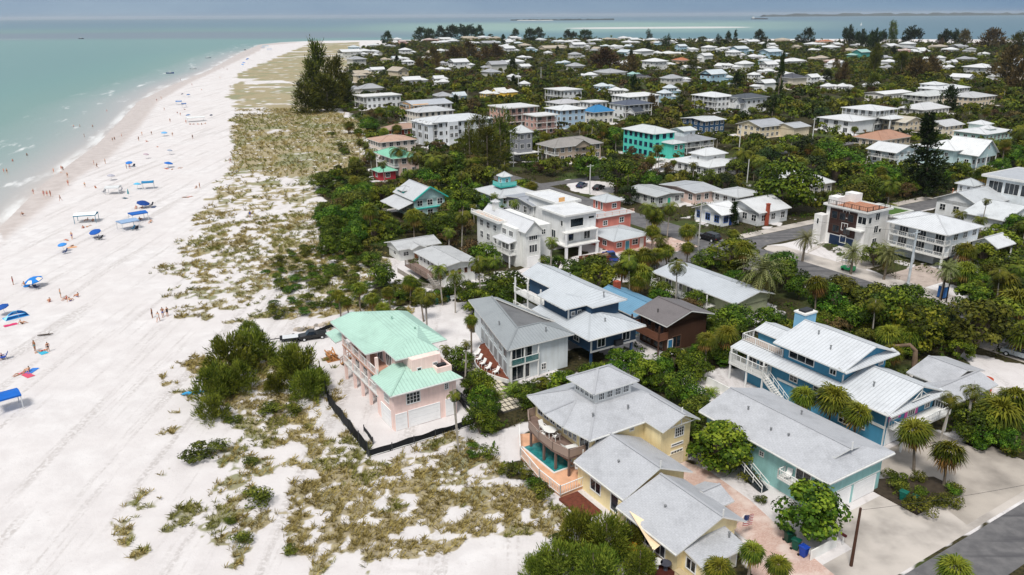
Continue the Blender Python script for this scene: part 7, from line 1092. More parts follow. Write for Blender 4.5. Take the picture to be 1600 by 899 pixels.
def basic(label, short, a, b, w, d, ze, roof, rise, wall, rc, rk='metal', fl=2, bal='', name='house', stilt=0, off=.5, wcol='#e4e4e2', inset=.6, nwx=None, nwy=None, ridge=None, door=None, extra=None, group=None, cat='house', balc_col='#e2e2e0'):
    """house from its eave rectangle: storeys with windows on every side, optional balconies"""
    h = House(name, label, a, b, short, cat, group=group)
    x0, y0, x1, y1 = a+inset, b+inset, a+w-inset, b+d-inset
    wmt = wm(wall, .18 if fl < 3 else 0); rmt = rm(rc, rk); sx = 1.7 if 'x' in bal else 0; sy = 1.7 if 'y' in bal else 0
    fh = (ze-stilt)/fl
    h.box(x0+sx, y0+sy, stilt, x1, y1, ze-.03, wmt); 
    if stilt:
        h.posts([(x0+.2, y0+.2), (x1-.2, y0+.2), ((x0+x1)/2, y0+.2), (x0+.2, y1-.2), (x0+.2, (y0+y1)/2)], 0, stilt, .35, wall); h.box(x0+2.5, y0+3, 0, x1-.3, y1-.3, stilt, wmt, foot=True); h.foot.append((x0, y0, x1, y1))
    nx = nwx or max(1, int((y1-y0-sy)/2.6)); ny = nwy or max(1, int((x1-x0-sx)/2.6))
    for k in range(fl):
        z = stilt+fh*k; wh = min(1.5, fh*.56); zz = z+fh*.3
        tall = bal and (k > 0 or stilt)
        if sx and tall: h.wins('-x', y0+sy+.2, y1-.2, max(1, nx-1), z+.15, 1.8, fh*.78, x0+sx, 3, 1, wcol)
        else: h.wins('-x', y0+sy, y1, nx, zz, 1.35, wh, x0+sx, 2, 2 if fl < 3 else 1, wcol)
        if sy and tall: h.wins('-y', x0+sx+.2, x1-.2, max(1, ny-1), z+.15, 1.8, fh*.78, y0+sy, 3, 1, wcol)
        else: h.wins('-y', x0+sx, x1, ny, zz, 1.35, wh, y0+sy, 2, 2 if fl < 3 else 1, wcol)
        h.wins('+y', x0, x1, max(1, ny-1), zz, 1.0, wh, y1, 2, 1, wcol); h.wins('+x', y0, y1, max(1, nx-1), zz, 1.0, wh, x1, 2, 1, wcol)
        if bal and (k > 0 or stilt):
            if sx: h.box1('balcony_floor', x0-.1, y0-.1, z-.1, x0+sx, y1, z+.06, TRIM())
            if sy: h.box1('balcony_floor', x0+(sx if sx else -.1), y0-.1, z-.1, x1, y0+sy, z+.06, TRIM())
            pts = ([(x0+sx-.1, y1-.05), (x0-.05, y1-.05)] if sx else []) + [(x0-.05, y0-.05)] + ([(x1-.05, y0-.05), (x1-.05, y0+sy-.1)] if sy else []) 
            if not sx: pts = [(x0-.05, y0+sy-.1)]+pts
            if not sy: pts = pts+[(x0+sx-.1, y0-.05)]
            h.rail(pts, z+.06, .9, balc_col, .4)
    if bal:
        P = [(x0+.05, y0+.05)]+([(x0+.05, y1-.1), (x0+.05, (y0+y1)/2)] if sx else [])+([(x1-.1, y0+.05), ((x0+x1)/2, y0+.05)] if sy else []); h.posts(P, 0, ze-.02, .22)
    if door: h.door('-y', x0+sx+(x1-x0-sx)*.5+.0, .05, 1, min(2, fh*.85), y0+sy-.03, door)
    X = (a, b, a+w, b+d)
    if roof == 'hip': h.hip(*X, ze, rise, rmt, ridge=ridge)
    elif roof == 'gy': h.gable(*X, ze, rise, rmt, 'y', wmt, inset, off=off)
    elif roof == 'gx': h.gable(*X, ze, rise, rmt, 'x', wmt, inset, off=off)
    else: h.flat(*X, ze, rmt, .28, .12)
    if extra: extra(h)
    return h.done()
WH, GR, SI = '#e0e2e4', '#b2b5b9', '#d9dcdf'
def mid_houses():
    teal = '#3fb2a8'
    def x1(h): h.gable(94, 214.5, 99, 219.5, 2.6, .7, rm('#8fd0b4'), 'y', None)
    basic('white and pink beach house with mint green hip roof behind tall coconut palms', 'the mint-roofed beach house', 92.4, 216.5, 9.4, 15, 5.6, 'hip', 1.9, '#d9bfb4', '#86c9ac', bal='x', fl=2)
    def ki(h): h.box(86.85, 213.75, 0, 91.95, 219, 1.1, wm('#2b3a86', 0), foot=False)
    basic('tiny red and blue beach cabin with a mint green roof', 'the red and blue cabin', 86.4, 213.3, 6.2, 6.2, 2.7, 'hip', 1.2, '#b03a44', '#86c9ac', fl=1, extra=None)
    def tg(h):
        h.roofpoly([[(71.6, 177, 3.0), (71.6, 166, 3.0), (76, 166, 4.4), (76, 177, 4.4)]], rm('#c9ccd0')); h.box(75.6, 165.4, 2.5, 83.6, 166.0, 2.7, wm(teal, 0), 'trim_board', False)
        for s_ in (-1, 1): 
            M = MB(); M.bar(h.L((79.8, 165.2, 7.6)), h.L((79.8+s_*4.6, 165.2, 4.7)), .3); M.obj('barge_board', wm(teal, 0), h.root)
        h.hip(75.5, 172, 79, 176, 5.9, .8, rm('#c9ccd0')); h.box(75.9, 172.4, 4.5, 78.6, 175.6, 5.9, wm(teal, 0), foot=False); h.win('-x', 174, 4.9, 1.4, .7, 75.9); h.win('-y', 77.2, 4.9, 1.2, .7, 172.4)
    basic('pale grey roofed house with turquoise gable trim among palms', 'the turquoise-trimmed house', 75.2, 165.3, 9.2, 12, 4.8, 'gy', 2.6, '#bcd8d8', '#c9ccd0', fl=2, extra=tg)
    def cu(h):
        h.box1('roof_deck', 96.5, 160.5, 6.2, 101, 164.5, 6.45, wm(teal, 0)); h.rail([(101, 160.6), (96.6, 160.6), (96.6, 164.4)], 6.45, .9, '#6fc4be', solid=True)
        h.box(98, 162, 6.4, 100.2, 164.2, 8.6, wm('#8fd0dc', 0), 'cupola', False); h.wins('-y', 98, 100.2, 1, 7, .7, .9, 162); h.win('-x', 163.1, 7, .7, .9, 98); h.hip(97.6, 161.6, 100.6, 164.6, 8.6, 1.0, rm('#d5d8db'))
    basic('house with pale hip roof topped by a turquoise lookout deck and tiny cupola', 'the turquoise cupola house', 93.9, 157.3, 11.5, 12.5, 4.6, 'hip', 2.0, '#bfdcd8', '#c9ccd0', fl=2, extra=cu)
    def fg(h): h.roofpoly([[(92.4, 139.8, 6.4), (98.8, 139.8, 6.4), (98.8, 144, 7.6), (92.4, 144, 7.6)], [(98.8, 150.5, 6.4), (92.4, 150.5, 6.4), (92.4, 144, 7.6), (98.8, 144, 7.6)]], rm('#a4a9b2'))
    basic('grey house with low curved roof and balconies behind the white modern house', 'the curved grey roof house', 91.5, 138.8, 8.2, 12.5, 6.6, 'gx', .8, '#b6b8bb', '#a4a9b2', bal='y', fl=2)
    def ta(h): h.gable(153, 206.6, 159.5, 214, 5.5, 1.7, rm('#8f8b88', 'shingle'), 'y', wm('#b5a493', .2), .5)
    basic('tan shingled two storey house with brown-grey roof and white balcony', 'the tan house', 144.9, 207.2, 20.2, 11, 5.4, 'hip', 2.1, '#b5a493', '#8f8b88', 'shingle', bal='x', extra=ta)
    def to(h): h.box(136.5, 217.5, 2.4, 146, 222, 2.65, TRIM(), 'porch_roof', False)
    basic('grey shingled tower house with white windowed top and pyramid roof', 'the grey tower house', 138.3, 218.6, 6.2, 6.2, 9.3, 'hip', 2.3, '#8d8f96', '#cfd3d6', fl=3, inset=.4, extra=to)
    def tq(h):
        h.box(183, 193, 0, 188.6, 198, 5.3, wm('#55c4b2')); h.hip(182.4, 192.4, 189.3, 199, 5.3, .8, rm('#cfd4d6')); h.garage('-y', 185.6, 3, 2, 193, '#6fcfc0'); h.wins('-y', 183.4, 188.2, 2, 3.2, 1.2, 1.3, 193)
    basic('turquoise two storey house with pale hip roof behind a row of round hedges', 'the turquoise house', 178.5, 197.3, 10.4, 17, 8.3, 'hip', 1.7, '#5cd0be', '#cfd4d6', fl=3, wcol='#2a5a86', extra=tq)
    def w27(h): h.box(173.6, 168.6, 3, 182, 174.6, 5.7, wm('#e6e7e8')); h.hip(173, 168, 182.8, 175.4, 5.7, 1.7, rm('#dadde0')); h.win('-y', 177.8, 4.3, .8, .7, 168.6); h.win('-x', 171.6, 4.3, .8, .7, 173.6)
    basic('white two tier house with pale hip roofs beside the turquoise house', 'the white two tier house', 170.2, 163.5, 16, 17.5, 3.1, 'hip', 1.6, '#e6e7e8', '#dadde0', fl=1, extra=w27, ridge=6)
    def gw(h): h.box(196.5, 202, 5, 202, 208, 7.4, wm('#dfe6ea')); h.gable(196, 201.5, 202.6, 208.6, 7.4, .9, rm('#cfd6d8'), 'x', wm('#dfe6ea')); h.win('-y', 200, 6, .8, .7, 202)
    basic('wide grey shingle roofed house with a small white upper room', 'the wide grey roof house', 193.1, 196.5, 14, 15, 4.5, 'hip', 1.8, '#cfd2d4', '#8f9398', 'shingle', bal='y', extra=gw)
    def ns(h): h.box(235.2, 230.5, 0, 246.5, 243, 2.3, wm('#c9d6dc'), foot=False)
    basic('small navy house with flat pale roof over a white lower storey', 'the small navy house', 234.9, 230.1, 12.7, 14, 5, 'gx', .7, '#294a6a', '#cdd1d4', fl=2)
    def n36(h):
        h.box(300.6, 269, 0, 316.5, 280, 7.2, wm(WH, 0)); h.hip(299.8, 268, 317.5, 281, 7.3, 1.6, rm('#4a5058')); h.wins('-x', 269, 279, 3, 4.6, 1.5, 1.6, 300.6, 2, 1); h.wins('-y', 302, 316, 4, 4.6, 1.4, 1.3, 269); h.wins('-y', 302, 316, 3, 1, 1.8, 1.6, 269)
        h.gable(296.5, 268, 301, 273, 5.2, 2.2, rm('#4a5058'), 'x', wm(WH, 0)); h.posts([(297, 268.5), (297, 272.5)], 0, 5.2, .5)
    basic('large white house with stepped white roof and navy grey gabled wing', 'the white and navy gabled house', 290, 278, 14, 17, 7.6, 'hip', 1.7, WH, SI, fl=3, bal='x', extra=n36)
    def be(h): h.gable(254, 201, 264, 212, 4.2, 1.2, rm('#a9acb0', 'shingle'), 'x', wm('#d9ccb2')); h.box(254.6, 201.6, 0, 263.4, 211.4, 4.15, wm('#d9ccb2'))
    basic('cream two storey house with long grey shingle roof', 'the cream house', 243, 208, 15, 13, 4.5, 'gx', 1.9, '#e0d2b4', '#9fa2a8', 'shingle', extra=be)
    def n39(h):
        h.box(283, 196.5, 0, 297, 212, 5.2, wm(WH, 0)); h.hip(282, 195.6, 297.6, 213, 5.2, 1.5, rm(SI)); h.wins('-x', 197, 211, 3, 3, 2, 1.6, 283, 3, 1); h.wins('-x', 197, 211, 3, .4, 2, 1.8, 283, 3, 1)
        h.hip(300, 191, 310, 197, 5.2, 1.2, rm(SI)); h.posts([(300.5, 191.5), (309.5, 191.5)], 0, 5.2, .4)
    basic('white three storey house with flat-topped hip roof and wide porches', 'the white porch house', 297, 195.8, 16, 17, 8.3, 'hip', 1.4, WH, SI, fl=3, bal='xy', extra=n39)
    basic('low house with broad terracotta brown hip roof', 'the brown hip roof house', 259.6, 167.5, 19, 12, 3, 'hip', 2.4, '#cdbfa8', '#a8806a', 'shingle', fl=1)
    basic('white and blue porch house with pale roof next to the tall dark pine', 'the white and blue porch house', 232, 144, 13, 11, 4.4, 'gy', 1.9, '#cfdde4', SI, bal='x', fl=2)
    def g42(h):
        h.box(245.5, 133.5, 0, 258, 146, 5.4, wm('#bcd3d6')); h.hip(244.5, 132.5, 259, 147, 5.5, 2.0, rm('#e4e6e8')); h.wins('-x', 134, 145, 3, 3.4, 1, 1, 245.5); h.win('-y', 253.6, 6.0, .7, 1.2, 127.4)
    basic('large white gabled house with pale blue walls and tall steep roof', 'the pale blue gable house', 247.5, 126.8, 12, 12, 4.4, 'gy', 4.4, '#bcd3d6', '#e8eaec', fl=1, extra=g42, bal='y')
    # --- along the avenue
    def d18(h):
        wd = paint('roof_deck_wood', '#a5745c', .8, .2, 2.); dk = paint('dark_cladding', '#3a2622', .6, .15, 1.5)
        h.box1('roof_deck', 140.6, 91.6, 8.32, 147.6, 100, 8.42, wd); h.rail([(140.4, 100.4), (140.4, 91.4), (148, 91.4)], 8.42, .9, '#3b302c', .5)
        h.box1('cladding', 140.95, 93.8, 2.2, 141.05, 100.2, 7.6, dk); h.box1('cladding', 140.93, 94, 0, 141.02, 99.6, 2.0, paint('navy_panel', '#1c2f4a', .5))
        h.wins('-x', 94.2, 100, 3, 5.5, 1.4, 1.6, 140.9, 1, 1, '#4a3a34'); h.wins('-x', 94.4, 99.6, 2, 2.7, 1.6, 1.5, 140.9, 2, 1, '#4a3a34'); h.win('-x', 92.6, 5.6, 1.9, 1.5, 141, 2, 1); h.win('-y', 142.2, 5.7, 1.0, 1.3, 91.7, 1, 1); h.win('-y', 146, 3.4, .8, .8, 91.7, 1, 1)
        h.box1('canopy', 139.6, 91.7, 4.2, 141, 95, 4.45, TRIM()); h.box(139.2, 100.6, 0, 141.4, 102.6, 6.0, wm('#dcdad8', 0)); h.win('-x', 101.6, 4, .5, 1.2, 139.2, 1, 1)
        h.box(145.8, 98, 8.3, 148, 100.6, 10.2, wm('#e4e3e2', 0), foot=False); h.box(141, 98.8, 8.3, 143.4, 101, 9.9, wm('#e4e3e2', 0), foot=False); h.rail([(143.5, 99.2), (145.7, 99.2)], 8.42, 1.6, '#e2e2e0', solid=True)
        h.box(149, 91.6, 0, 156, 99, 6.2, wm('#e4e3e2', 0)); h.flat(148.7, 91.2, 156.4, 99.4, 6.2, paint('roof_turf', (.06, .12, .02), .9, .25, 3), .25, .3); h.win('-x', 93, 3.2, .8, 1, 149, 1, 1)
    h = basic('modern white and dark brown house with a timber roof deck beside the avenue', 'the roof deck house', 140.4, 91.1, 8.4, 10.6, 8.0, 'flat', 0, '#e4e3e2', '#d0cfcd', fl=3, inset=.6, nwx=1, nwy=1, extra=d18)
    def h19(h):
        h.gable(150.5, 70.5, 157, 76, 4.4, 1.5, rm('#d7dade'), 'x', wm(WH, 0)); h.posts([(151, 71), (156.6, 71)], 0, 4.4, .2)
        h.box(148.5, 82.8, 0, 156, 92 if False else 88, 6.0, wm('#d8d8d6', 0), foot=False)
        h.hip(146, 80, 153, 89.5, 7.2, 1.3, rm('#d7dade'))
    basic('white stilt house with broad white metal hip roof and double balcony on the avenue', 'the white stilt house', 142.1, 75.6, 12.4, 12.6, 7.0, 'hip', 2.0, '#d5dbe0', '#d7dade', fl=2, bal='x', stilt=2.3, extra=h19)
    def c24(h):
        h.box(193.8, 99.4, 0, 197.6, 103, 6.3, wm(WH, 0)); h.hip(193.2, 98.8, 198.2, 103.6, 6.3, 1.3, rm('#c3c8cc')); h.wins('-x', 99.4, 103, 2, 4.5, .6, 1.3, 193.8); h.wins('-y', 193.8, 197.6, 3, 4.5, .6, 1.3, 99.4)
        h.box(197, 86, 0, 212, 98, 8.4, wm('#d6dce0', 0)); h.flat(196, 85.4, 213, 99, 8.4, rm('#aeb2b8', 'shingle'), .4); h.wins('-x', 86.4, 97.6, 3, 5, 3.2, 2.6, 197, 3, 1); h.wins('-y', 197.4, 211, 4, 5, 2.4, 2.4, 86, 2, 1)
        h.gable(177.5, 83, 195, 92.5, 3.2, 2.2, rm('#c6cacd', 'shingle'), 'y', wm(WH, 0))
        h.box(178.2, 83.6, 0, 194.4, 92, 3.15, wm(WH, 0))
    basic('white house group with grey gabled roofs, glass tower and small cupola at the right edge', 'the glass tower house', 184, 92, 13, 11, 3.8, 'gx', 2.4, WH, '#b9bdc1', 'shingle', fl=1, extra=c24)
    def c21(h): h.posts([], 0, 1)
    basic('small white cottage with blue door and shutters and bright white gable roof', 'the blue-shuttered cottage', 131, 120.8, 7, 9.6, 2.9, 'gx', 1.7, '#e3e7ea', '#e6e8ea', fl=1, door='#2d4c9a', wcol='#3f62a8')
    basic('white corner cottage with broad pale roof behind flowering shrubs', 'the corner cottage', 138.5, 116.6, 11, 12, 3.2, 'gx', 2.0, '#d3d6d8', '#d9dbdd', fl=1)
    basic('low white house with flat pale grey roof behind the corner cottage', 'the pale flat roof house', 147.9, 131.5, 10, 9.5, 2.9, 'hip', .9, '#d3d6d8', '#c6c9cc', fl=1)
    M = MB(); M.box(-.36, -.3, 0, .36, .3, 4.9); M.box(-.45, -.39, 4.9, .45, .39, 5.1)
    for (a_, b_, lab) in ((141.5, 116.8, 'tall red brick chimney stack on the end wall of the corner cottage'),):
        o = M.obj('brick_chimney', paint('brick_red', '#9a4a36', .85, .2, 4), None, loc=g2w(a_, b_, 0)); o.rotation_euler[2] = A; tag(o, lab, 'chimney')
    basic('low house with long flat grey roof and green garage door', 'the long flat roof house', 131.5, 143.2, 9.5, 12.5, 2.9, 'gy', .5, '#cfd3d0', '#b9bdc0', fl=1, door='#3fa588')
    basic('second long low house with faded grey roof and pale pink wall', 'the faded flat roof house', 142, 140.5, 9.5, 13.5, 3.1, 'gx', .7, '#d8c0b6', '#a9adb2', 'shingle', fl=1)
    # --- second row
    def cn(h):
        for yb in (262.6, 268, 273.4): h.box(127.0, yb+.3, 0, 128.9, yb+3.6, 8.2, wm('#d9dde2', 0)); h.wins('-x', yb+.5, yb+3.4, 2, 5.5, 1.25, 1.9, 127.0, 1, 1); h.wins('-x', yb+.5, yb+3.4, 2, 2.7, 1.25, 1.9, 127.0, 1, 1); h.hip(126.6, yb-.1, 131, yb+4, 8.2, .8, rm(SI))
        h.box(135, 261.6, 0, 139, 263.3, 8.7, wm('#d9dde2', 0)); h.wins('-y', 135, 139, 2, 5.8, 1.2, 1.4, 261.6); h.wins('-y', 135, 139, 2, 3, 1.2, 1.4, 261.6)
    basic('big white three storey condominium block with bay windows', 'the white condominium block', 128.7, 262.5, 26.8, 15, 8.7, 'hip', 1.6, '#d9dde2', '#d2d6da', fl=3, bal='x', extra=cn, cat='apartment block')
    def og(h): h.box1('plywood_deck', 148.6, 321.4, 8.5, 156, 333, 8.9, paint('plywood', '#d8a86e', .8, .12, 1.)); h.posts([(148.9, 321.8), (148.9, 326), (152, 321.8)], 0, 8.5, .5, '#d8b080')
    basic('white three storey house shell with raw orange plywood balconies', 'the plywood house shell', 148.3, 321, 20, 17, 8.6, 'gx', 1.4, '#dcdcdc', '#b9bec6', fl=3, bal='x', extra=og, balc_col='#d3a878')
    basic('cream three storey house with pale grey hip roof', 'the cream three storey house', 141.1, 302, 18, 12, 7.8, 'hip', 1.6, '#ddd5c8', '#c3c6ca', fl=3)
    basic('white flat roofed modern beach house with dark corner windows', 'the flat white beach house', 151.9, 390, 22, 14, 6.4, 'flat', 0, WH, '#e6e6e6', fl=2, bal='x')
    basic('low house with brown tile roof and dark red walls', 'the red walled house', 124.1, 292.5, 15, 9, 3, 'hip', 1.6, '#8a3a2c', '#a58878', 'shingle', fl=1)
    def tl(h): h.hip(106.5, 255, 114, 262, 5.5, 1.0, rm('#e2e2e2'))
    basic('white house with dusty pink tile roof beside the dune', 'the pink tile roof house', 103, 252, 14.5, 12, 5.0, 'hip', 1.4, '#dccfc6', '#b59684', 'shingle', fl=2, nwx=5, extra=tl)
    basic('pink three storey condominium with pale flat roof', 'the first pink condominium', 173.7, 284.4, 17, 15, 8.8, 'flat', 0, '#d3a99c', '#d9dadc', fl=3, bal='y', cat='apartment block', balc_col='#c9a296')
    basic('smaller pink condominium block with flat white roof and dark balconies', 'the smaller pink condominium', 174.4, 262.1, 11, 10, 7.7, 'flat', 0, '#c9a39a', '#dcdcde', fl=3, bal='y', cat='apartment block', balc_col='#c9a296')
    basic('pale blue three storey house with white hip roof', 'the pale blue house', 194.7, 274, 14, 13, 7.8, 'hip', 1.5, '#b2cbe0', '#dcdfe2', fl=3)
    basic('white house under a round cobalt blue cone roof', 'the blue cone roof house', 213.5, 275.5, 12, 10, 5.6, 'hip', 2.6, '#dcd9d2', '#2f7fb4', fl=2)
    def nv(h): h.gable(238, 277, 244, 283, 4, 1.8, rm('#3d444e'), 'x', wm(WH, 0)); h.posts([(238.4, 277.4)], 0, 4, .3)
    basic('white house with long slate blue hip roof and small dark gable', 'the slate roof house', 236, 281, 17, 13, 6.8, 'hip', 1.7, WH, '#50586a', fl=2, bal='y', extra=nv)
    basic('low roofed house half hidden behind a huge round tree', 'the house behind the big tree', 173.5, 129.2, 9, 19, 3.4, 'hip', 2.2, '#c3bfb6', '#cfd2d4', fl=1)
    basic('white flat-topped two storey house with balcony among trees', 'the white flat-topped house', 253, 356, 15, 17, 6.8, 'flat', 0, WH, '#dedfe0', fl=2, bal='x')
    basic('grey hip roofed house in front of the white flat-topped house', 'the plain grey hip house', 225.8, 319, 16, 13, 4.8, 'hip', 1.5, '#d6d3cc', '#b4b4b8', 'shingle', fl=2)
    basic('white two storey house with flat pale roof left of the slate roof house', 'the small flat white house', 234.3, 305, 11, 10, 5.8, 'flat', 0, WH, '#dedee0', fl=2)
    basic('large white house with broad shallow curved roof', 'the curved white roof house', 268, 317, 22, 15, 5.8, 'hip', 1.3, WH, '#dfe0e2', fl=2, ridge=5)
    basic('cream house with tan gable roof between two round palms', 'the tan gable house', 304, 187, 14, 11, 4, 'gy', 1.8, '#d8c9b0', '#bdb6a8', 'shingle', fl=2)
    basic('cream house with pale grey gable and deep window', 'the pale gable house', 306, 171.5, 14, 11, 4, 'gx', 1.6, '#d9cdb8', '#c4c6c8', fl=2)
    def rc_(h): h.hip(316, 162, 323, 169, 5, 1.3, rm(SI)); h.box(316.6, 162.6, 3, 322.4, 168.4, 5, wm('#cfe0dc')); h.hip(309, 156, 314, 161, 4.6, 1.2, rm(SI)); h.box(309.4, 156.4, 3, 313.6, 160.6, 4.6, wm('#cfe0dc'))
    basic('pale sea green house with two little white cupola roofs', 'the two cupola house', 302, 153.5, 20, 13, 3.4, 'hip', 1.3, '#b5d6cf', SI, fl=1, extra=rc_)
    basic('low house with broad light grey hip roof in the trees', 'the broad grey roof house', 360, 213, 22, 14, 3, 'hip', 2.4, '#cfcdc6', '#c3c4c6', 'shingle', fl=1)
    basic('grey and green roofed two storey house with screened porch', 'the screened porch house', 400.5, 236, 25, 15, 5.2, 'hip', 1.9, '#d7d6cc', '#bdc0c0', 'shingle', fl=2, bal='x')
    basic('tan stone house with long grey hip roof and solar panels', 'the tan stone house', 414, 220, 22, 17, 5.0, 'hip', 1.9, '#d5c5ae', '#b3b4b6', 'shingle', fl=2)
    basic('long low white roofed house with dark carport', 'the long white roof house', 404, 263, 26, 13, 4.0, 'gx', .9, '#d8d6d0', '#e4e5e6', fl=1)
    def n34(h): h.hip(446, 259, 458, 270, 7.2, 1.4, rm(SI)); h.box(446.6, 259.6, 5, 457.4, 269.4, 7.2, wm(WH)); h.wins('-x', 260, 269, 3, 5.7, 1.4, 1, 446.6)
    basic('white house with many stepped white hip roofs', 'the many-roofed white house', 441, 253, 30, 16, 5.2, 'hip', 1.6, WH, SI, fl=2, extra=n34, ridge=6)
# ------------------------------------------------------------------ foliage
def foliage(name, dark, mid, light, hue=.05, trans=.15):
    if name in MATS: return MATS[name]
    m, b = newmat(name, .5, .08); L = m.node_tree.links
    t = attr(m, 'tint').outputs['Fac']; r = ramp(m, [(.0, dark), (.5, mid), (1., light)]); L.new(t, r.inputs['Fac'])
    oi = N(m, 'ShaderNodeObjectInfo'); hs = N(m, 'ShaderNodeHueSaturation'); L.new(r.outputs['Color'], hs.inputs['Color'])
    L.new(math_(m, 'ADD', .5-hue/2, math_(m, 'MULTIPLY', oi.outputs['Random'], hue)), hs.inputs['Hue'])
    L.new(math_(m, 'ADD', .75, math_(m, 'MULTIPLY', oi.outputs['Random'], .5)), hs.inputs['Value'])
    L.new(hs.outputs['Color'], b.inputs['Base Color'])
    return m
def FM(k):
    D = dict(green=((.008, .020, .002), (.042, .085, .007), (.145, .20, .016)),
             seagrape=((.010, .024, .002), (.052, .094, .007), (.19, .235, .020)),
             olive=((.014, .020, .003), (.058, .074, .009), (.155, .165, .02)),
             dark=((.004, .010, .004), (.018, .034, .009), (.05, .07, .016)),
             brown=((.03, .022, .010), (.08, .056, .022), (.15, .105, .035)),
             palm=((.012, .022, .003), (.058, .078, .008), (.19, .19, .02)),
             palmold=((.09, .058, .015), (.19, .12, .028), (.30, .20, .05)),
             leafy=((.018, .032, .003), (.085, .115, .009), (.24, .26, .02)), lime=((.05, .08, .008), (.14, .18, .02), (.28, .30, .035)),
             silver=((.10, .14, .12), (.20, .25, .23), (.32, .36, .34)),
             pine=((.035, .055, .006), (.105, .135, .016), (.23, .245, .032)),
             dunegreen=((.09, .105, .02), (.20, .215, .05), (.36, .36, .10)), datepalm=((.03, .04, .012), (.12, .135, .045), (.27, .275, .11)), grass=((.16, .13, .04), (.33, .275, .09), (.54, .465, .17)))
    return foliage('foliage_'+k, *D[k], hue=.03 if k in ('grass',) else .05)
def raw(name, V, nv, tint, mats, mi=None):
    """V (F,nv,3) faces -> mesh with per-face tint"""
    F = len(V); me = bpy.data.meshes.new(name); me.vertices.add(F*nv); me.vertices.foreach_set('co', V.reshape(-1).astype(np.float32))
    me.loops.add(F*nv); me.loops.foreach_set('vertex_index', np.arange(F*nv, dtype=np.int32))
    me.polygons.add(F); me.polygons.foreach_set('loop_start', np.arange(0, F*nv, nv, dtype=np.int32))
    me.update(calc_edges=True)
    a = me.attributes.new('tint', 'FLOAT', 'FACE'); a.data.foreach_set('value', np.asarray(tint, np.float32))
    for m in mats: me.materials.append(m)
    if mi is not None: me.polygons.foreach_set('material_index', np.asarray(mi, np.int32))
    return me
def unit(v): return v/np.maximum(np.linalg.norm(v, axis=-1, keepdims=True), 1e-6)
def leaves(C, Nn, size, rng, asp=.62, bend=.0):
    """rhombus leaf at C facing Nn"""
    n = len(C); t = unit(np.cross(Nn, rng.normal(size=(n, 3)))); b = np.cross(Nn, t); s = (size*(.45+1.1*rng.random(n)))[:, None]
    return np.stack([C-t*s, C-b*s*asp-Nn*bend*s, C+t*s, C+b*s*asp-Nn*bend*s], 1)
def crown(rng, nb, R_, flat, leaf, n, low=-.25, jit=.35, spread=1., top=.0):
    """clumped crown, unit diameter, base z=0: blobs over an ellipsoid, leaves over blobs; returns C,N,tint"""
    Cs, Ns, Ts = [], [], []
    for i in range(nb):
        d = rng.normal(size=3); d[2] = d[2]*.9+.25; d /= np.linalg.norm(d)
        rad = (.5-R_*.8)*spread*(.75+.3*rng.random()) if i > 1 else .12
        c = np.array([d[0]*rad, d[1]*rad, flat*(.52+d[2]*.40)+top*rng.random()]); r = R_*(.7+.6*rng.random())
        k = int(n/nb); p = unit(rng.normal(size=(k, 3))); p[:, 2] = np.where(p[:, 2] < -.35, -p[:, 2]*.6, p[:, 2]); p = unit(p)
        rr = r*(.72+.36*rng.random(k))[:, None]; Cs.append(c+p*rr*np.array([1, 1, .8])); Ns.append(unit(p+rng.normal(size=(k, 3))*jit+np.array([0, 0, .3])))
        Ts.append(np.clip(.5+.22*rng.normal()+.20*rng.normal(size=k), 0, 1))
    return np.concatenate(Cs), np.concatenate(Ns), np.concatenate(Ts)
TREE = {}
def bark(): return paint('bark', (.13, .10, .075), .9, .3, 3.)
def palmbark(): return paint('palm_bark', (.20, .165, .13), .9, .3, 4.)
def trunk_mesh(name, limbs, seed, mat=None, bend=0.):
    rnd = random.Random(seed); M = MB(); pts = [(bend*math.sin(t*1.5)*.5, 0, t) for t in (0, .25, .5, .75, 1.)]
    M.tube(pts, [1.0, .8, .72, .62, .5] if not limbs else [1., .75, .6, .5, .3], 7)
    o = M
    for i in range(limbs):
        a = i*2.4+rnd.random(); z = .35+.4*rnd.random()
        for v in ([(0, 0, z), (3.0*math.cos(a), 3.0*math.sin(a), z+.25), (6.0*math.cos(a), 6.0*math.sin(a), z+.45)],): o.tube(v, [.45, .3, .12], 5)
    return o.mesh(name, mat or bark(), True)
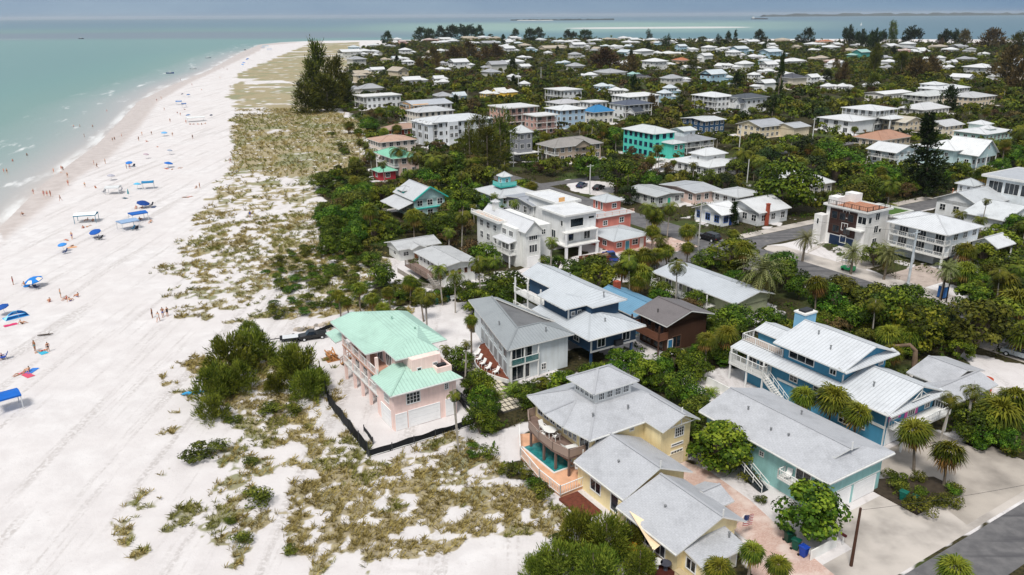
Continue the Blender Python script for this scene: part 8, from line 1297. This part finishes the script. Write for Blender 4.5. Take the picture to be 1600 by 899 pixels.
def make_trees():
    rng = np.random.default_rng(5)
    def broad(key, n, nb, R_, leaf, mat, flat=.72, asp=.62, variants=3, **k):
        TREE[key] = []
        for v in range(variants):
            C, Nn, T = crown(rng, nb, R_, flat, leaf, n, **k); TREE[key].append(raw('crown', leaves(C, Nn, np.full(len(C), leaf), rng, asp), 4, T, [FM(mat)]))
    broad('bt', 3600, 26, .17, .024, 'green', variants=4); broad('sg', 5200, 34, .155, .026, 'seagrape', flat=.80, asp=.8, variants=3); broad('sh', 1100, 14, .2, .034, 'olive', flat=.62, variants=4); broad('shg', 1100, 14, .2, .034, 'green', flat=.6, variants=2)
    broad('lm', 2600, 22, .165, .027, 'leafy', variants=2); broad('ol', 2400, 22, .16, .027, 'olive', variants=2); broad('dk', 2400, 24, .17, .028, 'dark', variants=2); broad('brn', 1500, 20, .16, .028, 'brown', variants=2)
    # feathery pines: plumes of needles
    def pine(key, n, nb, mat, shape, variants=2, ln=.085, wd=.012, **k):
        TREE[key] = []
        for v in range(variants):
            Cs, Ds, Ts = [], [], []
            for i in range(nb):
                z = rng.random()**k.get('zp', 1.); rmax = shape(z)*.5; a = rng.random()*6.283; rr = rmax*math.sqrt(rng.random())*.95
                c = np.array([rr*math.cos(a), rr*math.sin(a), z*k.get('h', 1.)]); kk = int(n/nb); out = unit(np.array([c[0]*1.5, c[1]*1.5, .35]))
                p = rng.normal(size=(kk, 3))*k.get('br', .05)*np.array([1, 1, k.get('bz', 1.3)]); Cs.append(c+p); Ds.append(unit(out+unit(p)*.8+rng.normal(size=(kk, 3))*.35+np.array([0, 0, k.get('lift', .4)]))); Ts.append(np.clip(.5+.2*rng.normal()+.2*rng.normal(size=kk), 0, 1))
            C, D, T = map(np.concatenate, (Cs, Ds, Ts)); s = unit(np.cross(D, rng.normal(size=D.shape))); L_ = (ln*(.6+.8*rng.random(len(C))))[:, None]
            V = np.stack([C-s*wd*.6, C+s*wd*.6, C+s*wd+D*L_*.6, C+D*L_], 1); TREE[key].append(raw('crown', V, 4, T, [FM(mat)]))
    rnd_ = lambda z: (max(0., 1-(2*z-1)**2))**.5
    egg = lambda z: (max(0., 1-abs(1.9*z-.75)**2.0))**.5 if z < .92 else .25
    pine('pi', 5200, 90, 'pine', lambda z: .98-.5*z*z, 2, h=.6, br=.045, ln=.06, wd=.011, lift=.55); pine('cs', 4200, 80, 'pine', lambda z: 1.0-.62*z*z, 3, h=.62, br=.04, ln=.065, wd=.011, lift=.6)
    pine('ca', 3000, 70, 'olive', lambda z: min(1, z*3+.5)*(1-.6*z*z)*1.05 if z < .8 else .42, 3, h=1.7, br=.07, ln=.12, wd=.018, lift=.5); pine('cn', 2800, 70, 'olive', lambda z: .35+.9*math.sin(3.1*min(1, z*1.05))**.8, 3, h=1.75, br=.05, ln=.10, wd=.012, zp=.8)
    pine('cf', 1500, 40, 'dark', egg, 3, h=1.0, br=.06, ln=.10, wd=.03); pine('cb', 1700, 45, 'brown', egg, 2, h=.8, br=.07, ln=.10, wd=.025)
    pine('nf', 900, 40, 'dark', lambda z: 1-.85*z, 1, h=1.6, br=.05, ln=.12, wd=.035); pine('col', 900, 50, 'dark', lambda z: .95 if z < .8 else .95-(z-.8)*3.4, 1, h=3., br=.12, bz=2., ln=.2, wd=.06)
    pine('co', 2200, 60, 'dark', lambda z: 1-.9*z, 1, h=1.8, br=.06, ln=.12, wd=.03)
    # norfolk: tiers of level boughs
    Vs, Ts = [], []
    for t in range(17):
        z = .14+t*.107; r = .62*(1-t/19.)**1.15*(.6+.55*rng.random())
        for j in range(8):
            if rng.random() < .1+.022*t: continue
            a = j*.785+t*.4+rng.normal()*.15; d = np.array([math.cos(a), math.sin(a), -.08+.25*(t/17)]); k = 55; u = rng.random(k)**.7; C = d*(u*r)[:, None]+np.array([0, 0, z])+rng.normal(size=(k, 3))*.022
            D = unit(d+rng.normal(size=(k, 3))*.6+np.array([0, 0, .35])); s = unit(np.cross(D, rng.normal(size=D.shape))); Vs.append(np.stack([C-s*.012, C+s*.012, C+s*.016+D*.05, C+D*.09], 1)); Ts.append(np.clip(.4+.25*rng.normal(size=k), 0, 1))
    TREE['nk'] = [raw('crown', np.concatenate(Vs), 4, np.concatenate(Ts), [FM('dark')])]
    # fan palms
    TREE['sp'] = []
    for v in range(4):
        V, T, MI = [], [], []
        for i in range(64):
            el = math.asin(1-1.62*(i+.5)/64) if i < 59 else -1.1; a = i*2.39996+rng.normal()*.1; d = np.array([math.cos(a)*math.cos(el), math.sin(a)*math.cos(el), math.sin(el)]); c = d*((.07 if el > .6 else .16)+.05*rng.random())
            sx = unit(np.cross(d, np.array([0, 0, 1.]))+1e-4); up_ = np.cross(sx, d); old = el < -.36
            if old: d = unit(d+np.array([0, 0, -.5]))
            tt = np.clip((.35 if old else .26+.42*(el+.5))+.16*rng.normal(), 0, 1)
            for b in np.linspace(-1.25, 1.25, 9):
                q = d*math.cos(b)+sx*math.sin(b); q = unit(q-up_*0+np.array([0, 0, -.10])); ln = .36*(1-.22*abs(b))*(.85+.3*rng.random()); w = np.cross(q, up_)*.022
                mid_ = c+q*ln*.6+up_*.012; tip = c+q*ln+np.array([0, 0, -.06-.10*rng.random()]); V.append([c, mid_-w, tip, mid_+w]); T.append(np.clip(tt+.1*rng.normal(), 0, 1)); MI.append(1 if old else 0)
        TREE['sp'].append(raw('crown', np.array(V), 4, T, [FM('palm'), FM('palmold')], MI))
    V0 = TREE['sp'][0]
    m2 = V0.copy(); m2.materials[0] = FM('silver'); m2.materials[1] = FM('palmold'); TREE['sil'] = [m2]
    # feather palms
    def feather(key, nf, n_seg, droop, lw, ll, mat, variants, el0, el1, old=.12, trunk_r=.02):
        TREE[key] = []
        for v in range(variants):
            V, T, MI = [], [], []
            for i in range(nf):
                f_ = (i+.5)/nf; el = el0+(el1-el0)*f_+rng.normal()*.08; a = i*2.39996+rng.normal()*.12; hd = np.array([math.cos(a), math.sin(a), 0]); L_ = .56*(.85+.25*rng.random()); p = np.zeros(3); e = el; o_ = f_ > 1-old
                tt = np.clip(.68-.45*f_+.12*rng.normal(), 0, 1); sd = np.array([-hd[1], hd[0], 0])
                for s in range(n_seg):
                    d = hd*math.cos(e)+np.array([0, 0, math.sin(e)]); q = p+d*L_/n_seg; e -= droop/n_seg*(1+s*.12); w = ll*math.sin(math.pi*min(1, (s+1.4)/(n_seg+1.2)))**.7
                    for sg in (-1, 1):
                        tipd = unit(sd*sg+d*.55+np.array([0, 0, -.38])); V.append([p, p+d*L_/n_seg*lw, p+d*L_/n_seg*lw*.6+tipd*w, p+tipd*w*.9]); T.append(np.clip(tt+.1*rng.normal(), 0, 1)); MI.append(int(o_))
                    V.append([p+sd*.004, q+sd*.003, q-sd*.003, p-sd*.004]); T.append(.8); MI.append(int(o_)); p = q
            TREE[key].append(raw('crown', np.array(V), 4, T, [FM(mat), FM('palmold')], MI))
    feather('cp', 24, 11, 1.75, .62, .15, 'palm', 4, 1.25, -.75, .14); feather('dp', 66, 12, .95, .38, .085, 'datepalm', 2, 1.35, -.85, .10); feather('yp', 20, 8, 1.2, .6, .14, 'lime', 2, 1.4, .35, 0.)
    TREE['t_palm'] = [trunk_mesh('trunk', 0, 1, palmbark()), trunk_mesh('trunk', 0, 2, palmbark(), .8)]; TREE['t_tree'] = [trunk_mesh('trunk', 5, 3), trunk_mesh('trunk', 4, 8)]
    pb = paint('palm_bark_pale', (.34, .31, .27), .85, .2, 3.); TREE['t_coco'] = [trunk_mesh('trunk', 0, 5, pb, 1.0), trunk_mesh('trunk', 0, 6, pb, 2.2)]

KIND = {'bt': ('broadleaf_tree', 'tree', 'dense green broadleaf tree'), 'sg': ('sea_grape_tree', 'tree', 'glossy round-leaved sea grape tree'), 'sh': ('shrub', 'shrub', 'low olive green shrub'), 'shg': ('shrub', 'shrub', 'low bright green shrub'),
        'ol': ('broadleaf_tree', 'tree', 'olive green spreading tree'), 'lm': ('broadleaf_tree', 'tree', 'yellow-green leafy tree'), 'dk': ('broadleaf_tree', 'tree', 'dark green tree'), 'sp': ('cabbage_palm', 'palm', 'fan-leaved cabbage palm'), 'sil': ('silver_palm', 'palm', 'silvery blue fan palm'),
        'cp': ('coconut_palm', 'palm', 'arching coconut palm'), 'dp': ('date_palm', 'palm', 'big date palm with long stiff fronds'), 'yp': ('areca_palm', 'palm', 'yellow-green clumping palm'), 'pi': ('young_pine', 'tree', 'soft-needled young pine'),
        'cs': ('casuarina_bush', 'tree', 'bushy feathery casuarina'), 'ca': ('casuarina', 'tree', 'tall feathery casuarina'), 'cn': ('casuarina', 'tree', 'thin airy casuarina'), 'cf': ('casuarina', 'tree', 'dark bushy casuarina'), 'cb': ('brown_tree', 'tree', 'brownish feathery tree'),
        'nf': ('norfolk_pine', 'tree', 'dark narrow pine'), 'col': ('cypress', 'tree', 'dark column-shaped cypress'), 'nk': ('norfolk_pine', 'tree', 'tall dark pine with level tiers of boughs'), 'co': ('conifer', 'tree', 'small dark cone-shaped conifer'), 'brn': ('brown_tree', 'tree', 'brown-leaved tree')}
PLANTED = []
_tr = random.Random(21)
def plant(kind, x, y, h, dia, label=None, group=None, simple=False):
    name = KIND[kind][0]; key = kind
    if kind == 'bf': key = 'dk'
    me = _tr.choice(TREE[key]); rz = _tr.random()*6.28
    root = empty(name, (x, y, 0), rz); root['category'] = KIND[kind][1]
    if h > 3: root.rotation_euler[0] = _tr.gauss(0, .05); root.rotation_euler[1] = _tr.gauss(0, .05)
    if kind in ('sp', 'sil', 'cp', 'dp'):
        c = place('crown', me, root, (0, 0, max(.4, h-.25*dia if kind != 'cp' else h)), 0, dia*(.95+.1*_tr.random())); c.rotation_euler = (_tr.gauss(0, .12), _tr.gauss(0, .12), _tr.random()*6)
        r = {'sp': .17, 'sil': .16, 'cp': .13, 'dp': .26}[kind]; tm = _tr.choice(TREE['t_coco' if kind == 'cp' else 't_palm']); t = place('trunk', tm, root, (0, 0, 0), 0, (r, r, c.location.z))
        if kind == 'cp': c.location.x = 0
        tip = max(v.co.z for v in tm.vertices); bx = sum(v.co.x for v in tm.vertices if v.co.z > .97)/max(1, sum(1 for v in tm.vertices if v.co.z > .97)); c.location.x = bx*r
    elif kind in ('yp',): place('crown', me, root, (0, 0, .3), 0, (dia, dia, max(dia, h*1.1)))
    else:
        ch = {'pi': .64, 'cs': .66, 'ca': 1.75, 'cn': 1.8, 'cf': 1.05, 'cb': .85, 'nf': 1.65, 'col': 3.1, 'nk': 2.02, 'co': 1.85}.get(kind, .78)
        z0 = h*.03 if kind not in ('sh', 'shg', 'cs', 'pi', 'co') else 0
        c = place('crown', me, root, (0, 0, z0), 0, (dia, dia, (h-z0)/ch))
        if kind not in ('sh', 'shg'):
            lim = kind in ('bt', 'lm', 'sg', 'ol', 'dk', 'brn'); rr = max(.08, .018*h+.010*dia) if lim else max(.10, .02*h)
            place('trunk', TREE['t_tree'][0 if lim else 1] if lim else TREE['t_palm'][0], root, (0, 0, 0), 0, (rr, rr, h*(.6 if lim else .95)))
    PLANTED.append([root, kind, x, y, h, dia, label, group]); return root
def near_name(x, y):
    best = None
    for H_ in HOUSES:
        if not H_.short: continue
        l = H_.root.location; d = math.hypot(l.x+3-x, l.y+4-y)
        if best is None or d < best[0]: best = (d, H_.short)
    return best
def label_plants():
    cl = {}
    for p in PLANTED:
        root, kind, x, y, h, dia, label, group = p
        base = KIND[kind][2]; d = math.hypot(x, y)
        if label: lab = label
        else:
            nn = near_name(x, y); rel = 'beside' if nn[0] < 14 else 'standing near' if nn[0] < 40 else 'out beyond'
            sz = 'small ' if dia < 2.4 else 'large ' if dia > 6.5 else ''
            if kind == 'dp' or kind == 'nk': sz = ''
            lab = f'{sz}{base} {rel} {nn[1]}'
            if x < -20+y*-.16: lab = f'{sz}{base} on the dune seaward of {nn[1]}'
        cl.setdefault((lab, root.name.split('.')[0]), []).append(root)
    for (lab, nm), rs in cl.items():
        for r in rs:
            r['label'] = lab; r['group'] = (lab if len(rs) > 1 else nm.replace('_', ' ')+'s of the village')[:70]
def house_rects():
    """oriented footprints and picture rectangles of the houses"""
    bpy.context.view_layer.update(); foot, rect = [], []
    for o in COL.objects:
        if o.get('category') not in ('house', 'apartment block', 'far house'): continue
        pts = np.array([(c.matrix_world @ Vector(q))[:] for c in o.children for q in c.bound_box])
        if not len(pts): continue
        rz = o.rotation_euler[2]; c, s = math.cos(rz), math.sin(rz); u = pts[:, 0]*c+pts[:, 1]*s; v = -pts[:, 0]*s+pts[:, 1]*c
        foot.append((c, s, u.min(), u.max(), v.min(), v.max())); px, py, w = proj(pts); rect.append((px.min(), px.max(), py.min(), py.max(), w.min()))
    return foot, np.array(rect)
ROADS = [(38, 23, 320, 30.5), (114.5, -30, 127, 237), (98, 103.5, 320, 113), (119, 179, 330, 185.5)]
def scatter():
    foot, rect = house_rects(); rng = np.random.default_rng(31)
    def blocked(x, y, r):
        b = np.zeros(len(x), bool)
        for c, s, u0, u1, v0, v1 in foot:
            u = x*c+y*s; v = -x*s+y*c; b |= (u > u0-r*.35) & (u < u1+r*.35) & (v > v0-r*.35) & (v < v1+r*.35)
        a = x*CA+y*SA; g = -x*SA+y*CA
        for a0, b0, a1, b1 in ROADS: b |= (a > a0-r*.2) & (a < a1+r*.2) & (g > b0-r*.2) & (g < b1+r*.2)
        return b
    def hides(x, y, h, dia, keep=.74):
        """would the crown cover the upper part of a house behind it"""
        px, py, w = proj(np.stack([x, y, h], 1)); rr = dia*.5*FPX/w; bad = np.zeros(len(x), bool)
        for x0, x1, y0, y1, dw in rect:
            bad |= (w < dw+2) & (px+rr*.75 > x0) & (px-rr*.75 < x1) & (py < y0+(y1-y0)*(keep if dw < 420 else keep*.8)) & (py+rr*2.2 > y0)
        return bad
    # hand-drawn thickets
    for kind, sp_, dia, ht, poly in FILL:
        xs = [p[0] for p in poly]; ys = [p[1] for p in poly]; n = int((max(xs)-min(xs))*(max(ys)-min(ys))/(sp_*sp_)*1.5)+4
        x = rng.uniform(min(xs), max(xs), n); y = rng.uniform(min(ys), max(ys), n); k = inpoly(x, y, poly); x, y = x[k], y[k]; got = []
        bl = blocked(x, y, dia)
        for i in range(len(x)):
            if bl[i] or any((x[i]-a)**2+(y[i]-b)**2 < (sp_*.72)**2 for a, b in got): continue
            got.append((x[i], y[i])); s = .75+.5*rng.random(); kk = kind
            if kind == 'bt' and rng.random() < .42: kk = rng.choice(['ol', 'sg', 'shg', 'lm'])
            if kind == 'sh' and rng.random() < .45: kk = 'shg'
            h_ = ht*s*(.8 if kk in ('shg',) else 1)
            if hides(np.array([x[i]]), np.array([y[i]]), np.array([h_]), np.array([dia*s]), .8)[0]: h_ = min(h_, 1.6); s *= .7
            plant(str(kk), float(x[i]), float(y[i]), h_, dia*s)
    # village trees
    big = []
    y0 = 96.
    while y0 < 1600:
        st = 4.6+y0*.0022; xs = np.arange(-.75*y0, 1.02*y0+30, st*1.05); x = xs+rng.uniform(-.45, .45, len(xs))*st; y = y0+rng.uniform(-.45, .45, len(xs))*st; big.append(np.stack([x, y], 1)); y0 += st*.95
    P = np.concatenate(big); x, y = P[:, 0], P[:, 1]
    _, wood = cover(x, y); den = fnoise(x, y, 26); k = (wood > .5) & (rng.random(len(x)) < np.clip((den-.28)*4.2, .12, .97)) & (sdist(x, y, LAND) > 6); x, y, den = x[k], y[k], den[k]
    u = rng.random(len(x)); kind = np.where(u < .36, 'bt', np.where(u < .50, 'lm', np.where(u < .72, 'ol', np.where(u < .80, 'dk', np.where(u < .85, 'brn', np.where(u < .94, 'sp', 'cp'))))))
    dia = 4+6.5*rng.random(len(x))**1.6; h = dia*rng.uniform(.66, .95, len(x)); fr = np.clip((y-260)/400, 0, 1); dia = dia*(1-.22*fr); h = h*(1-.36*fr)
    palm = (kind == 'sp') | (kind == 'cp'); dia = np.where(palm, rng.uniform(3.6, 4.8, len(x)), dia); h = np.where(palm, rng.uniform(4.5, 8.5, len(x)), h)
    b = blocked(x, y, dia); x, y, kind, dia, h = (q[~b] for q in (x, y, kind, dia, h))
    for sc in (1., .62, .4):
        bad = hides(x, y, h, dia); 
        if sc == .4: k = ~bad; x, y, kind, dia, h = (q[k] for q in (x, y, kind, dia, h)); break
        h = np.where(bad, np.maximum(h*.55, 1.4), h); dia = np.where(bad, np.maximum(dia*.68, 2.), dia)
    kind = np.where((h < 2.6) & ((kind == 'bt') | (kind == 'lm') | (kind == 'ol') | (kind == 'brn')), 'sh', kind); kind = np.where((h < 3.2) & ((kind == 'sp') | (kind == 'cp')), 'shg', kind)
    px, py, w = proj(np.stack([x, y, h*.5], 1)); vis = (px > -40) & (px < 1640) & (py < 930); app = dia/w*vis
    cn = lambda *k: sum(p[1] in k for p in PLANTED); nb = max(20, 292-cn('bt', 'ol', 'dk', 'lm')); ns = max(0, 292-cn('sh', 'shg')); print('fill', nb, ns)
    cap = {'lm': int(nb*.16), 'bt': int(nb*.39), 'ol': int(nb*.3), 'dk': int(nb*.15), 'brn': 60, 'sp': 130, 'cp': 90, 'sh': int(ns*.7), 'shg': int(ns*.3)}; far = np.ones(len(x), bool)
    for kd, n in cap.items():
        ix = np.where((kind == kd) & (app > 0))[0]; ix = ix[np.argsort(-app[ix])][:n]
        for i in ix: far[i] = False; plant(kd, float(x[i]), float(y[i]), float(h[i]), float(dia[i]))
    for i in range(46):                                       # taller dark trees standing over the far roofs
        yy = 330+850*rng.random()**.8; xx = yy*rng.uniform(-.22, .66); hh = rng.uniform(8, 13)
        if inpoly(np.array([xx]), np.array([yy]), GEO['village'])[0] and not blocked(np.array([xx]), np.array([yy]), np.array([3.]))[0]: plant(str(rng.choice(['cf', 'cf', 'cb', 'nf', 'ca'])), float(xx), float(yy), float(hh), float(hh*rng.uniform(.55, .9)))
    # the rest of the far wood reads as one mass
    sel = far & (app > 0); X, Y, D, Hh, K = x[sel], y[sel], dia[sel], h[sel], kind[sel]; V, T, MI = [], [], []
    mi = {'lm': 5, 'bt': 0, 'ol': 1, 'dk': 2, 'brn': 3, 'sp': 4, 'cp': 4, 'sh': 1, 'shg': 0}
    for i in range(len(X)):
        n = int(np.clip(60000/ max(Y[i], 200), 60, 170)); p = unit(rng.normal(size=(n, 3))); p[:, 2] = np.abs(p[:, 2])-.2*rng.random(n)
        nb = 7; bc = unit(rng.normal(size=(nb, 3)))*np.array([.33, .33, .24])+np.array([0, 0, .12]); q = bc[rng.integers(0, nb, n)]+p*.20
        C = q*np.array([D[i], D[i], Hh[i]*.95])+np.array([X[i], Y[i], Hh[i]*.56]); V.append(leaves(C, unit(p+rng.normal(size=(n, 3))*.4+np.array([0, 0, .25])), np.full(n, .085*D[i]*(130/n)**.5), rng)); T.append(np.clip(.46+.22*rng.normal()+.22*rng.normal(size=n), 0, 1)); MI.append(np.full(n, mi[K[i]]))
    me = raw('far_wood', np.concatenate(V), 4, np.concatenate(T), [FM('green'), FM('olive'), FM('dark'), FM('brown'), FM('palm'), FM('leafy')], np.concatenate(MI)); o = bpy.data.objects.new('far_wood', me); COL.objects.link(o)
    tag(o, 'mass of far trees filling the gaps between the distant houses', 'wood', kind='stuff')
    print('individual plants', len(PLANTED), 'wood trees', int(sel.sum()))
def grass():
    rng = np.random.default_rng(8); out = []
    for y0, y1, x0, x1, dens in ((52, 110, -60, 14, 5.5), (95, 190, -90, 12, 2.2), (190, 420, -190, -10, .32)):
        n = int((y1-y0)*(x1-x0)*dens); x = rng.uniform(x0, x1, n); y = rng.uniform(y0, y1, n); d, w = cover(x, y)
        k = clumps(x, y, d) > rng.uniform(.1, .9, n); x, y = x[k], y[k]
        out.append(np.stack([x, y, np.full(len(x), max(1., (y0/75.)**.62))], 1))
    P = np.concatenate(out); nb = 9; n = len(P)*nb; i = np.repeat(np.arange(len(P)), nb); a = rng.uniform(0, 6.283, n); s = P[i, 2]*(.55+.7*rng.random(n)); lean = rng.uniform(.15, .95, n)
    base = np.stack([P[i, 0]+rng.normal(size=n)*.10*P[i, 2], P[i, 1]+rng.normal(size=n)*.10*P[i, 2], np.full(n, -.02)], 1); d = np.stack([np.cos(a)*lean, np.sin(a)*lean, np.ones(n)], 1); sd = np.stack([-np.sin(a), np.cos(a), np.zeros(n)], 1)*(.026*P[i, 2])[:, None]
    L_ = (.56*s)[:, None]; tip = base+d*L_*.9+np.stack([np.cos(a), np.sin(a), -.5*np.ones(n)], 1)*L_*.28*lean[:, None]; V = np.stack([base-sd, base+sd, base+d*L_*.6+sd*.8, tip], 1)
    tn = (fnoise(P[:, 0], P[:, 1], 6)-.5)*1.0+.5; gr = fnoise(P[:, 0]+500, P[:, 1], 9)
    me = raw('dune_grass', V, 4, np.clip(tn[i]+.2*rng.normal(size=n), 0, 1), [FM('grass'), FM('dunegreen')], (gr[i] > .51).astype(int)); o = bpy.data.objects.new('dune_grass', me); COL.objects.link(o)
    tag(o, 'golden dune grass in patches on the white sand', 'grass', kind='stuff'); print('tufts', len(P))
def ground_cover():
    foot, _ = house_rects(); rng = np.random.default_rng(77); n = 16000; x = rng.uniform(-40, 150, n); y = rng.uniform(60, 300, n); k = (np.abs(x) < y*.8); x, y = x[k], y[k]; _, w = cover(x, y); k = (w > .8) & (fnoise(x, y, 7) > .42); x, y = x[k], y[k]
    b = np.zeros(len(x), bool)
    for c, s, u0, u1, v0, v1 in foot: u = x*c+y*s; v = -x*s+y*c; b |= (u > u0-.2) & (u < u1+.2) & (v > v0-.2) & (v < v1+.2)
    a = x*CA+y*SA; g = -x*SA+y*CA
    for a0, b0, a1, b1 in ROADS+[(43, 72, 50, 88), (46, 29, 58, 54), (57, 29, 90, 41)]: b |= (a > a0) & (a < a1) & (g > b0) & (g < b1)
    x, y = x[~b], y[~b]; m = 16; i = np.repeat(np.arange(len(x)), m); N_ = len(i); C = np.stack([x[i]+rng.normal(size=N_)*.45, y[i]+rng.normal(size=N_)*.45, rng.uniform(.02, .6, N_)], 1)
    me = raw('ground_cover', leaves(C, unit(rng.normal(size=(N_, 3))*.7+np.array([0, 0, .8])), np.full(N_, .17), rng), 4, np.clip(.4+.25*(fnoise(x, y, 5)[i]-.5)*4*.5+.2*rng.normal(size=N_), 0, 1), [FM('green'), FM('olive')], (fnoise(x+50, y, 8)[i] > .5).astype(int)); o = bpy.data.objects.new('ground_cover', me); COL.objects.link(o)
    tag(o, 'low leafy ground cover between the houses and trees', 'ground cover', kind='stuff')
def hero_trees():
    grp = {'cf': 'dark casuarinas along the far shore', 'cb': 'brownish trees in the far village', 'col': 'column cypresses by the bay', 'ca': None}
    for x, y, h, d, k in HERO:
        if k == 'pf': k = 'cp'; h = 8; d = 7
        if k == 'col2': k = 'ca'
        if k == 'bf': k = 'dk'
        plant(k, x, y, h, d)
    for x, y, h, d, k in PLANT: plant(k, x, y, h, d)
FCOL = {'w': ('#dcdddc', '#dfe1e3', 'white'), 'g': ('#c8c7c2', '#a9abb0', 'grey'), 't': ('#cdbfa6', '#b9ad9c', 'tan'), 'y': ('#d9b84a', '#e2e3e2', 'yellow'), 'b': ('#a9c8d8', '#cfd8de', 'pale blue'), 'o': ('#d8c0a4', '#b5724e', 'orange tiled'), 'p': ('#d8a8a0', '#cbb6ae', 'pink'), 'n': ('#4f9a94', '#9fc4bf', 'sea green'), 'k': ('#d6cdbc', '#4a4c55', 'dark roofed')}
ORD = ['first', 'second', 'third', 'fourth', 'fifth', 'sixth', 'seventh', 'eighth', 'ninth', 'tenth']+[str(i)+'th' for i in range(11, 60)]
def far_houses():
    meshes = {}
    def parts(st, v, two):
        k = (st, v, two)
        if k in meshes: return meshes[k]
        wc, rc = FCOL[st[0]][:2]
        if st == 'yw': wc = '#ddd2a4'
        h = 4.9 if two else 2.7; w, d = ((9, 7), (8, 8), (11, 6.5))[v]
        tmp = House('tmp', 'tmp', 0, 0, None); wmt, rmt = wm(wc), rm(rc)
        W_ = MB(); W_.box(-w/2, -d/2, 0, w/2, d/2, h, 0, 'b'); W_.box(w/2-.1, -d/2-1.8, 0, w/2+3.2, d/2-2.6, h*.62 if two else h*.9, 0, 'b')
        r1 = tmp.hip(-w/2-.6, -d/2-.6, w/2+.6, d/2+.6, h+.02, 1.7, rmt) if v != 2 else tmp.gable(-w/2-.6, -d/2-.6, w/2+.6, d/2+.6, h+.02, 1.9, rmt, 'x', wmt, .6)
        r2 = tmp.hip(w/2-.4, -d/2-2.3, w/2+3.7, d/2-2.1, (h*.62 if two else h*.9)+.02, 1.0, rmt); gw = [o for o in tmp.root.children if o.name.startswith('gable_wall')]
        [W_.face([o.data.vertices[q].co for q in p.vertices]) for o in gw for p in o.data.polygons]
        ms = (W_.mesh('wall', wmt), r1.data, r2.data, (w, d, h))
        for o in list(tmp.root.children): bpy.data.objects.remove(o)
        bpy.data.objects.remove(tmp.root); HOUSES.remove(tmp); meshes[k] = ms; return ms
    rnd = random.Random(17); rows = []; extra = []
    bpy.context.view_layer.update(); taken = [(x, y, 13) for x, y, *_ in FAR]+[(H_.root.location.x+4, H_.root.location.y+6, 24) for H_ in HOUSES]
    while len(extra) < 45:
        y = 470+950*rnd.random()**.75; x = y*rnd.uniform(-.21, .66)
        if all(math.hypot(x-a, y-b) > r_ for a, b, r_ in taken) and inpoly(np.array([x]), np.array([y]), GEO['village'])[0]: taken.append((x, y, 15)); extra.append((x, y, rnd.uniform(9, 14), rnd.choice(['w', 'w', 'w2', 'w2', 'g', 'b', 't', 'w', 'b2', 'g2'])))
    for i, (x, y, wpx, st) in enumerate(FAR+extra):
        two = '2' in st; s0 = st.replace('2', ''); v = i % 3; mw, r1, r2, (w, d, h) = parts(s0, v, two)
        sc = max(.7, min(2.1, wpx/10.6)); rz = A+rnd.choice([0, 0, math.pi/2, math.pi])+rnd.uniform(-.12, .12)
        root = empty('far_house', (x, y, 0), rz); root['category'] = 'far house'
        s3 = (sc, sc, min(1.45, max(1.05, sc)))
        place('wall', mw, root, sc=s3); place('roof', r1, root, sc=s3); place('roof', r2, root, sc=s3)
        for fc, n, span, pl in (('-y', 3, w, -d/2), ('-x', 2, d, -w/2)):
            for k in range(n):
                for z in ((.9, 3.2) if two else (.9,)):
                    u = (-.5+(k+.5)/n)*span*sc; q = (u, pl*sc-.012, z*s3[2]) if fc == '-y' else (pl*sc-.012, u, z*s3[2]); place('window', win_mesh(1.3, 1.2, 2, 1, '#e4e4e2'), root, q, ROT[fc])
        rows.append((root, s0, two, sc, x, y))
    # labels: colour, height and size first, then place in the row
    def key(r): return (('two storey ' if r[2] else 'low ')+FCOL[r[1][0]][2] if r[1] != 'yw' else 'low yellow-walled white-roofed')+(' house' if r[3] < 1.35 else ' long house')
    reg = lambda r: 'by the far shore' if r[5] > 1050 else 'in the wooded middle village' if r[5] > 560 else 'behind the nearer rows'
    grp = {}
    for r in rows: grp.setdefault((key(r), reg(r)), []).append(r)
    for (k, g), rs in grp.items():
        rs.sort(key=lambda r: r[4]/r[5])
        for i, r in enumerate(rs):
            if len(rs) == 1: lab = f'{k} {g}'
            else: lab = f'{k} {g}, {ORD[i]} from the left'
            r[0]['label'] = lab; r[0]['group'] = 'distant houses of the village'
def haze():
    M = MB(); M.box(-34000, -400, -4, 36000, 31000, 80); m = bpy.data.materials.new('haze'); m.use_nodes = True; t = m.node_tree; t.nodes.clear(); o = t.nodes.new('ShaderNodeOutputMaterial'); v = t.nodes.new('ShaderNodeVolumePrincipled'); v.inputs['Color'].default_value = (.86, .93, 1, 1); v.inputs['Density'].default_value = 3.2e-5; v.inputs['Anisotropy'].default_value = .2
    t.links.new(v.outputs[0], o.inputs['Volume']); ob = M.obj('haze', m); tag(ob, 'thin blue sea haze over the far shore', kind='stuff')
import time
_t = time.time()
def lap(s): print('%-12s %.1fs' % (s, time.time()-_t))
build_sky(); near_houses(); lap('near'); mid_houses(); lap('mid'); far_houses(); lap('far')
build_land(); lap('land'); build_sea(); build_roads(); lap('sea')
make_trees(); lap('trees'); hero_trees(); scatter(); lap('scatter'); ground_cover(); grass(); label_plants(); lap('grass')
people(); shades(); towels(); boats(); things(); lap('things')
if HAZE: haze()
for o in COL.objects:
    if o.get('category') == 'far house': o['category'] = 'house'
